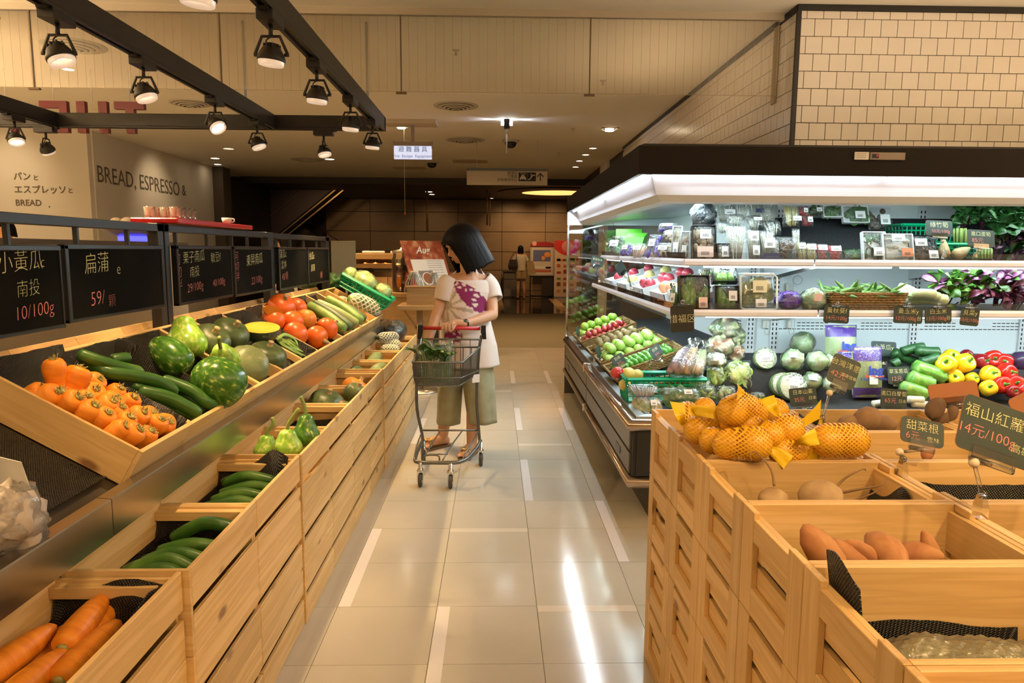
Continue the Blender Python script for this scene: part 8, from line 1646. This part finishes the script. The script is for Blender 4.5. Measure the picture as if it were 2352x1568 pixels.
b.build('print_lines',plain('grey_print',(.35,.33,.32),.8),t);text('Aug',paper,t,M_@T3(-W*.08,-.004,H*.90)@RX(PI/2),size=.11,align='CENTER',shear=.4,offset=.002)
MB().box(-.03,.03,.0,.03,0,b_.z-.1,b=.003).box(-.16,.16,-.12,.15,0,.02,b=.003).build('stand',black,t)
# blank board on a stand
Y=6.55;a,b_=at(760,553,y=Y),at(818,633,y=Y);W,H=b_.x-a.x,a.z-b_.z;t=thing('sign_stand','blank beige sign board on a stand past the chalkboards','sign',((a.x+b_.x)/2,Y,0))
MB().box(-W/2,W/2,-.006,.006,b_.z,a.z,b=.002).build('board',plain('beige_card',(.27,.235,.15),.7),t);MB().tube([(.02,0,.02),(.02,0,b_.z-.03)],.010,8).build('pole',steel,t);MB().box(-.06,.10,-.012,.012,b_.z-.035,b_.z+.008,b=.003).build('clip',clear,t);MB().lathe([(.13,0),(.13,.015),(.02,.025)],20,xf=T3(.02,0,0)).build('foot',black,t)
for i,(u,v,y,r,lab) in enumerate([(765,645,6.25,.10,'dark leafy greens heaped past the last chalkboard'),(705,648,5.7,.09,'leafy greens in a green basket glimpsed under the chalkboards'),(800,640,6.25,.07,'clear bag of greens below the blank sign board')]):crumple(at(u,v,y=y) if i!=1 else at(u,v,x=-1.62),(r,r,r*.7),lab,leafy if i<2 else lett,bagf if i else None,140+i,'leaf_vegetable','greens',amp=.4)
# espresso cups on a red tray, bowl on the counter behind the rack
t=thing('red_tray','glossy red tray resting on top of the chalkboard rack','tray',(FX,3.52,1.526));MB().box(-.11,.09,-.48,.45,0,.022,b=.004).build('tray',plain('red_lacquer',(.50,.012,.015),.25),t)
glass_c=pane('cup_glass',(.95,.95,.93),.4,.12);cg=MB().lathe([(.020,.001),(.024,.05),(.0225,.05),(.0185,.004),(.001,.004)],14,cap=False).mesh('tumbler',glass_c)
for i in range(14):
    o=link('tumbler',cg, None,(FX-.06+.055*(i%3)-.01,3.12+.055*(i//3)+.03*(i%3==1)+.015,1.549));tag(o,'small clear tumbler on the red tray, %s row, %s across'%(ORD[i//3],ORD[i%3]),'glass','tumblers on the red tray')
o=MB().lathe([(.012,0),(.022,.010),(.027,.032),(.025,.032),(.015,.006),(.001,.006)],18,cap=False).tube(smoothpath([(.025,0,.028),(.038,0,.024),(.035,0,.012),(.021,0,.010)]),.004,6).build('white_cup',plain('porcelain',(.78,.74,.70),.15), None,(FX+.02,3.78,1.549));tag(o,'white handled cup at the far end of the red tray','cup')
ctr=thing('shop_counter','cream coffee counter behind the chalkboard rack','counter',(-3.3,5.2,0));MB().box(-.45,.45,-2.4,1.4,0,1.44,b=.006).build('body',plain('counter_cream',(.66,.60,.48),.5),ctr);MB().box(-.47,.47,-2.42,1.42,1.44,1.475,b=.004).build('top',plain('counter_top',(.12,.10,.08),.3),ctr)
MB().box(-1.70,-1.66,2.9,5.9,.95,1.045).build('perforated_panel',plain('panel_white',(.62,.57,.48),.5),thing('price_strip','white perforated strip behind the rear rims of the stand','panel',(0,0,0)));b=MB()
for k in range(26):b.box(-1.659,-1.6585,3.0+.11*k,3.04+.11*k,.985,1.025)
b.build('square_hole',plain('hole_dark',(.07,.03,.012),.8),bpy.data.objects['price_strip'])
p=at(305,556,x=-3.05);t=thing('serving_bowl','pale bowl heaped with rolls glowing blue beneath, on the counter','bowl',(-3.05,p.y,1.476));MB().lathe([(.10,.045),(.16,.06),(.23,.10),(.235,.105),(.20,.10),(.001,.07)],28,cap=False).build('bowl',plain('bowl_grey',(.42,.38,.33),.3),t);MB().lathe([(.11,.0),(.11,.04),(.09,.045)],24).build('light_base',plain('blue_glow',(.05,.05,1),.4,emit=2.2,ecol=(.05,.05,1)),t)
for k in range(9):o=MB().ell((0,0,0),(.055,.05,.045),10,7).build('dough_roll',plain('dough',(.66,.56,.42),.6), None,(-3.05+.11*math.cos(k*.7),p.y+.11*math.sin(k*.7),1.60+.03*(k%2)));tag(o,'pale round roll in the bowl on the counter, %s clockwise'%ORD[k],'bread','pale rolls in the bowl')
crumple(Vector((-3.05,p.y+.42,1.58)),(.14,.16,.11),'crumpled pink cloth beside the bowl on the counter',plain('pink_cloth',(.66,.48,.40),.8), None,150,'cloth','cloth',amp=.5)
for i in range(10):o=MB().ell((0,0,0),.035,12,8).build('orange',orgl_m, None,(-1.72+.06*(i%2),2.26+.05*(i//4),1.13+.045*(i%4)));tag(o,'orange fruit piled behind the gap between two chalkboards, %s up'%ORD[i],'fruit','oranges behind the chalkboards')
# lobby things
Y=21.7;a,b_=at(1218,555,y=Y),at(1271,684,y=Y);W=(b_.x-a.x)/2;t=thing('kiosk','red arched poster kiosk with dark legs in the lobby','kiosk',((a.x+b_.x)/2,Y,0));zt=a.z;zk=at(1240,566,y=Y).z;zp=at(1240,633,y=Y).z
MB().prism([(-W,zk)]+[(W*math.cos(PI-PI*k/14),zk+.04+(zt-zk-.04)*math.sin(PI*k/14)**.6) for k in range(15)]+[(W,zk)][::1],-.06,.06,xf=Matrix(((1,0,0,0),(0,0,1,0),(0,1,0,0),(0,0,0,1)))).build('red_arch',plain('kiosk_red',(.32,.02,.02),.4),t);MB().lathe([(.07,0),(.001,.001)],20,cap=False,xf=T3(-W*.66,-.062,zk+.09)@RX(PI/2)).build('round_logo',plain('logo_pink',(.70,.36,.28),.6),t)
MB().box(-W,W,-.04,.04,zp,zk,b=.004).build('poster_frame',plain('kiosk_silver',(.40,.36,.30),.4),t);MB().box(-W*.88,W*.88,-.045,-.04,zp+.03,zk-.03).build('poster_sheet',plain('poster_cream',(.55,.46,.36),.6),t);hP=zk-zp
for x0,x1,z0,z1,c in ((-.75,.7,.50,.88,(.10,.12,.24)),(-.78,.78,.24,.32,(.66,.58,.50)),(-.78,.78,.13,.21,(.45,.10,.04)),(.3,.75,.25,.31,(.10,.08,.07))):MB().box(W*x0,W*x1,-.050,-.045,zp+hP*z0,zp+hP*z1).build('poster_block',plain('pb%d'%int(x0*100+z0*1000),c,.6),t)
MB().ell((W*.1,-.05,zp+hP*.60),(.06,.004,.07),12,8).ell((W*.45,-.05,zp+hP*.72),(.11,.004,.08),12,8).build('poster_fruit',plain('poster_orange',(.70,.26,.05),.6),t)
for x in (-W,W-.03):MB().box(x,x+.03,-.02,.02,0,zp).build('leg',black,t)
MB().box(-W,W,-.02,.02,.03,.06).box(-W,W,-.02,.02,zp-.04,zp).build('crossbar',black,t);MB().box(0,W-.03,.0,.04,.06,zp-.04).build('back_panel',dk,t)
Y=21.5;a,b_=at(1274,552,y=Y),at(1330,685,y=Y);W,H=b_.x-a.x,a.z;t=thing('banner','tall red topped food banner standing in the lobby','banner',((a.x+b_.x)/2,Y,0));MB().box(-W/2,W/2,-.004,.004,.02,H).build('sheet',plain('banner_cream',(.66,.47,.33),.7),t);MB().box(-W/2,W/2,-.05,.05,0,.03).build('foot',steel,t)
red_b=plain('banner_red',(.62,.035,.03),.6);MB().prism([(-W/2,H-.001)]+[(-W/2+W*k/12,H-.25-.20*math.sin(PI*k/12)) for k in range(13)]+[(W/2,H-.001)],.0,.004,xf=Matrix(((1,0,0,0),(0,0,1,-.008),(0,1,0,0),(0,0,0,1)))).build('red_header',red_b,t);MB().lathe([(.17,0),(.15,.004),(.001,.004)],20,cap=False,xf=T3(0,-.008,H-.18)@RX(PI/2)).build('emblem',plain('emblem_pink',(.70,.22,.18),.6),t)
rnd=random.Random(8)
for k in range(24):
    c=rnd.choice([(.30,.03,.02),(.12,.22,.04),(.16,.07,.03),(.45,.10,.04),(.5,.28,.06)]);x,z=-W*.40+W*.26*(k%4),H-.62-.19*(k//4);MB().box(x,x+W*rnd.uniform(.10,.2),-.008,-.004,z,z+rnd.uniform(.06,.13)).build('food_picture',plain('fp%d'%(sum(int(q*100)*7**i for i,q in enumerate(c))),c,.6),t)
MB().box(-W*.42,-W*.1,-.008,-.004,H-.62,H-.56).box(.02,W*.42,-.008,-.004,H-.58,H-.54).build('red_print',plain('print_orange',(.66,.12,.05),.6),t)
a,b_=at(1156,622,y=21.6),at(1186,684,y=21.6);t=thing('cabinet','grey waist high cabinet in the lobby beside the distant woman','cabinet',((a.x+b_.x)/2+.06,21.6,0));W=(b_.x-a.x)/2+.06;MB().box(-W,W,-.22,.25,.0,a.z-.04,b=.004).build('body',plain('cabinet_brown',(.14,.10,.065),.5),t);MB().box(-W+.02,W-.02,-.235,-.22,.04,a.z-.26,b=.003).build('door',plain('cabinet_grey',(.26,.22,.16),.4),t);MB().box(-W+.02,W-.02,-.235,-.22,a.z-.24,a.z-.06,b=.003).build('drawer',plain('cabinet_grey',(.26,.22,.16),.4),t);MB().box(-W-.02,W+.02,-.25,.26,a.z-.04,a.z,b=.004).build('top',dk,t)
for i,(u0,v0,u1,v1,w_) in enumerate(((1145,686,1150,712,.10),(1268,686,1300,714,.12))):
    A,B_=at(u0,v0,z=0),at(u1,v1,z=0);d=(B_-A).normalized();n_=Vector((-d.y,d.x,0))*w_;MB().add([A-n_+Vector((0,0,.001)),A+n_+Vector((0,0,.001)),B_+n_+Vector((0,0,.001)),B_-n_+Vector((0,0,.001))],[(0,1,2,3)]).build('floor_strip',plain('lobby_strip',(.60,.42,.20),.2),f2)
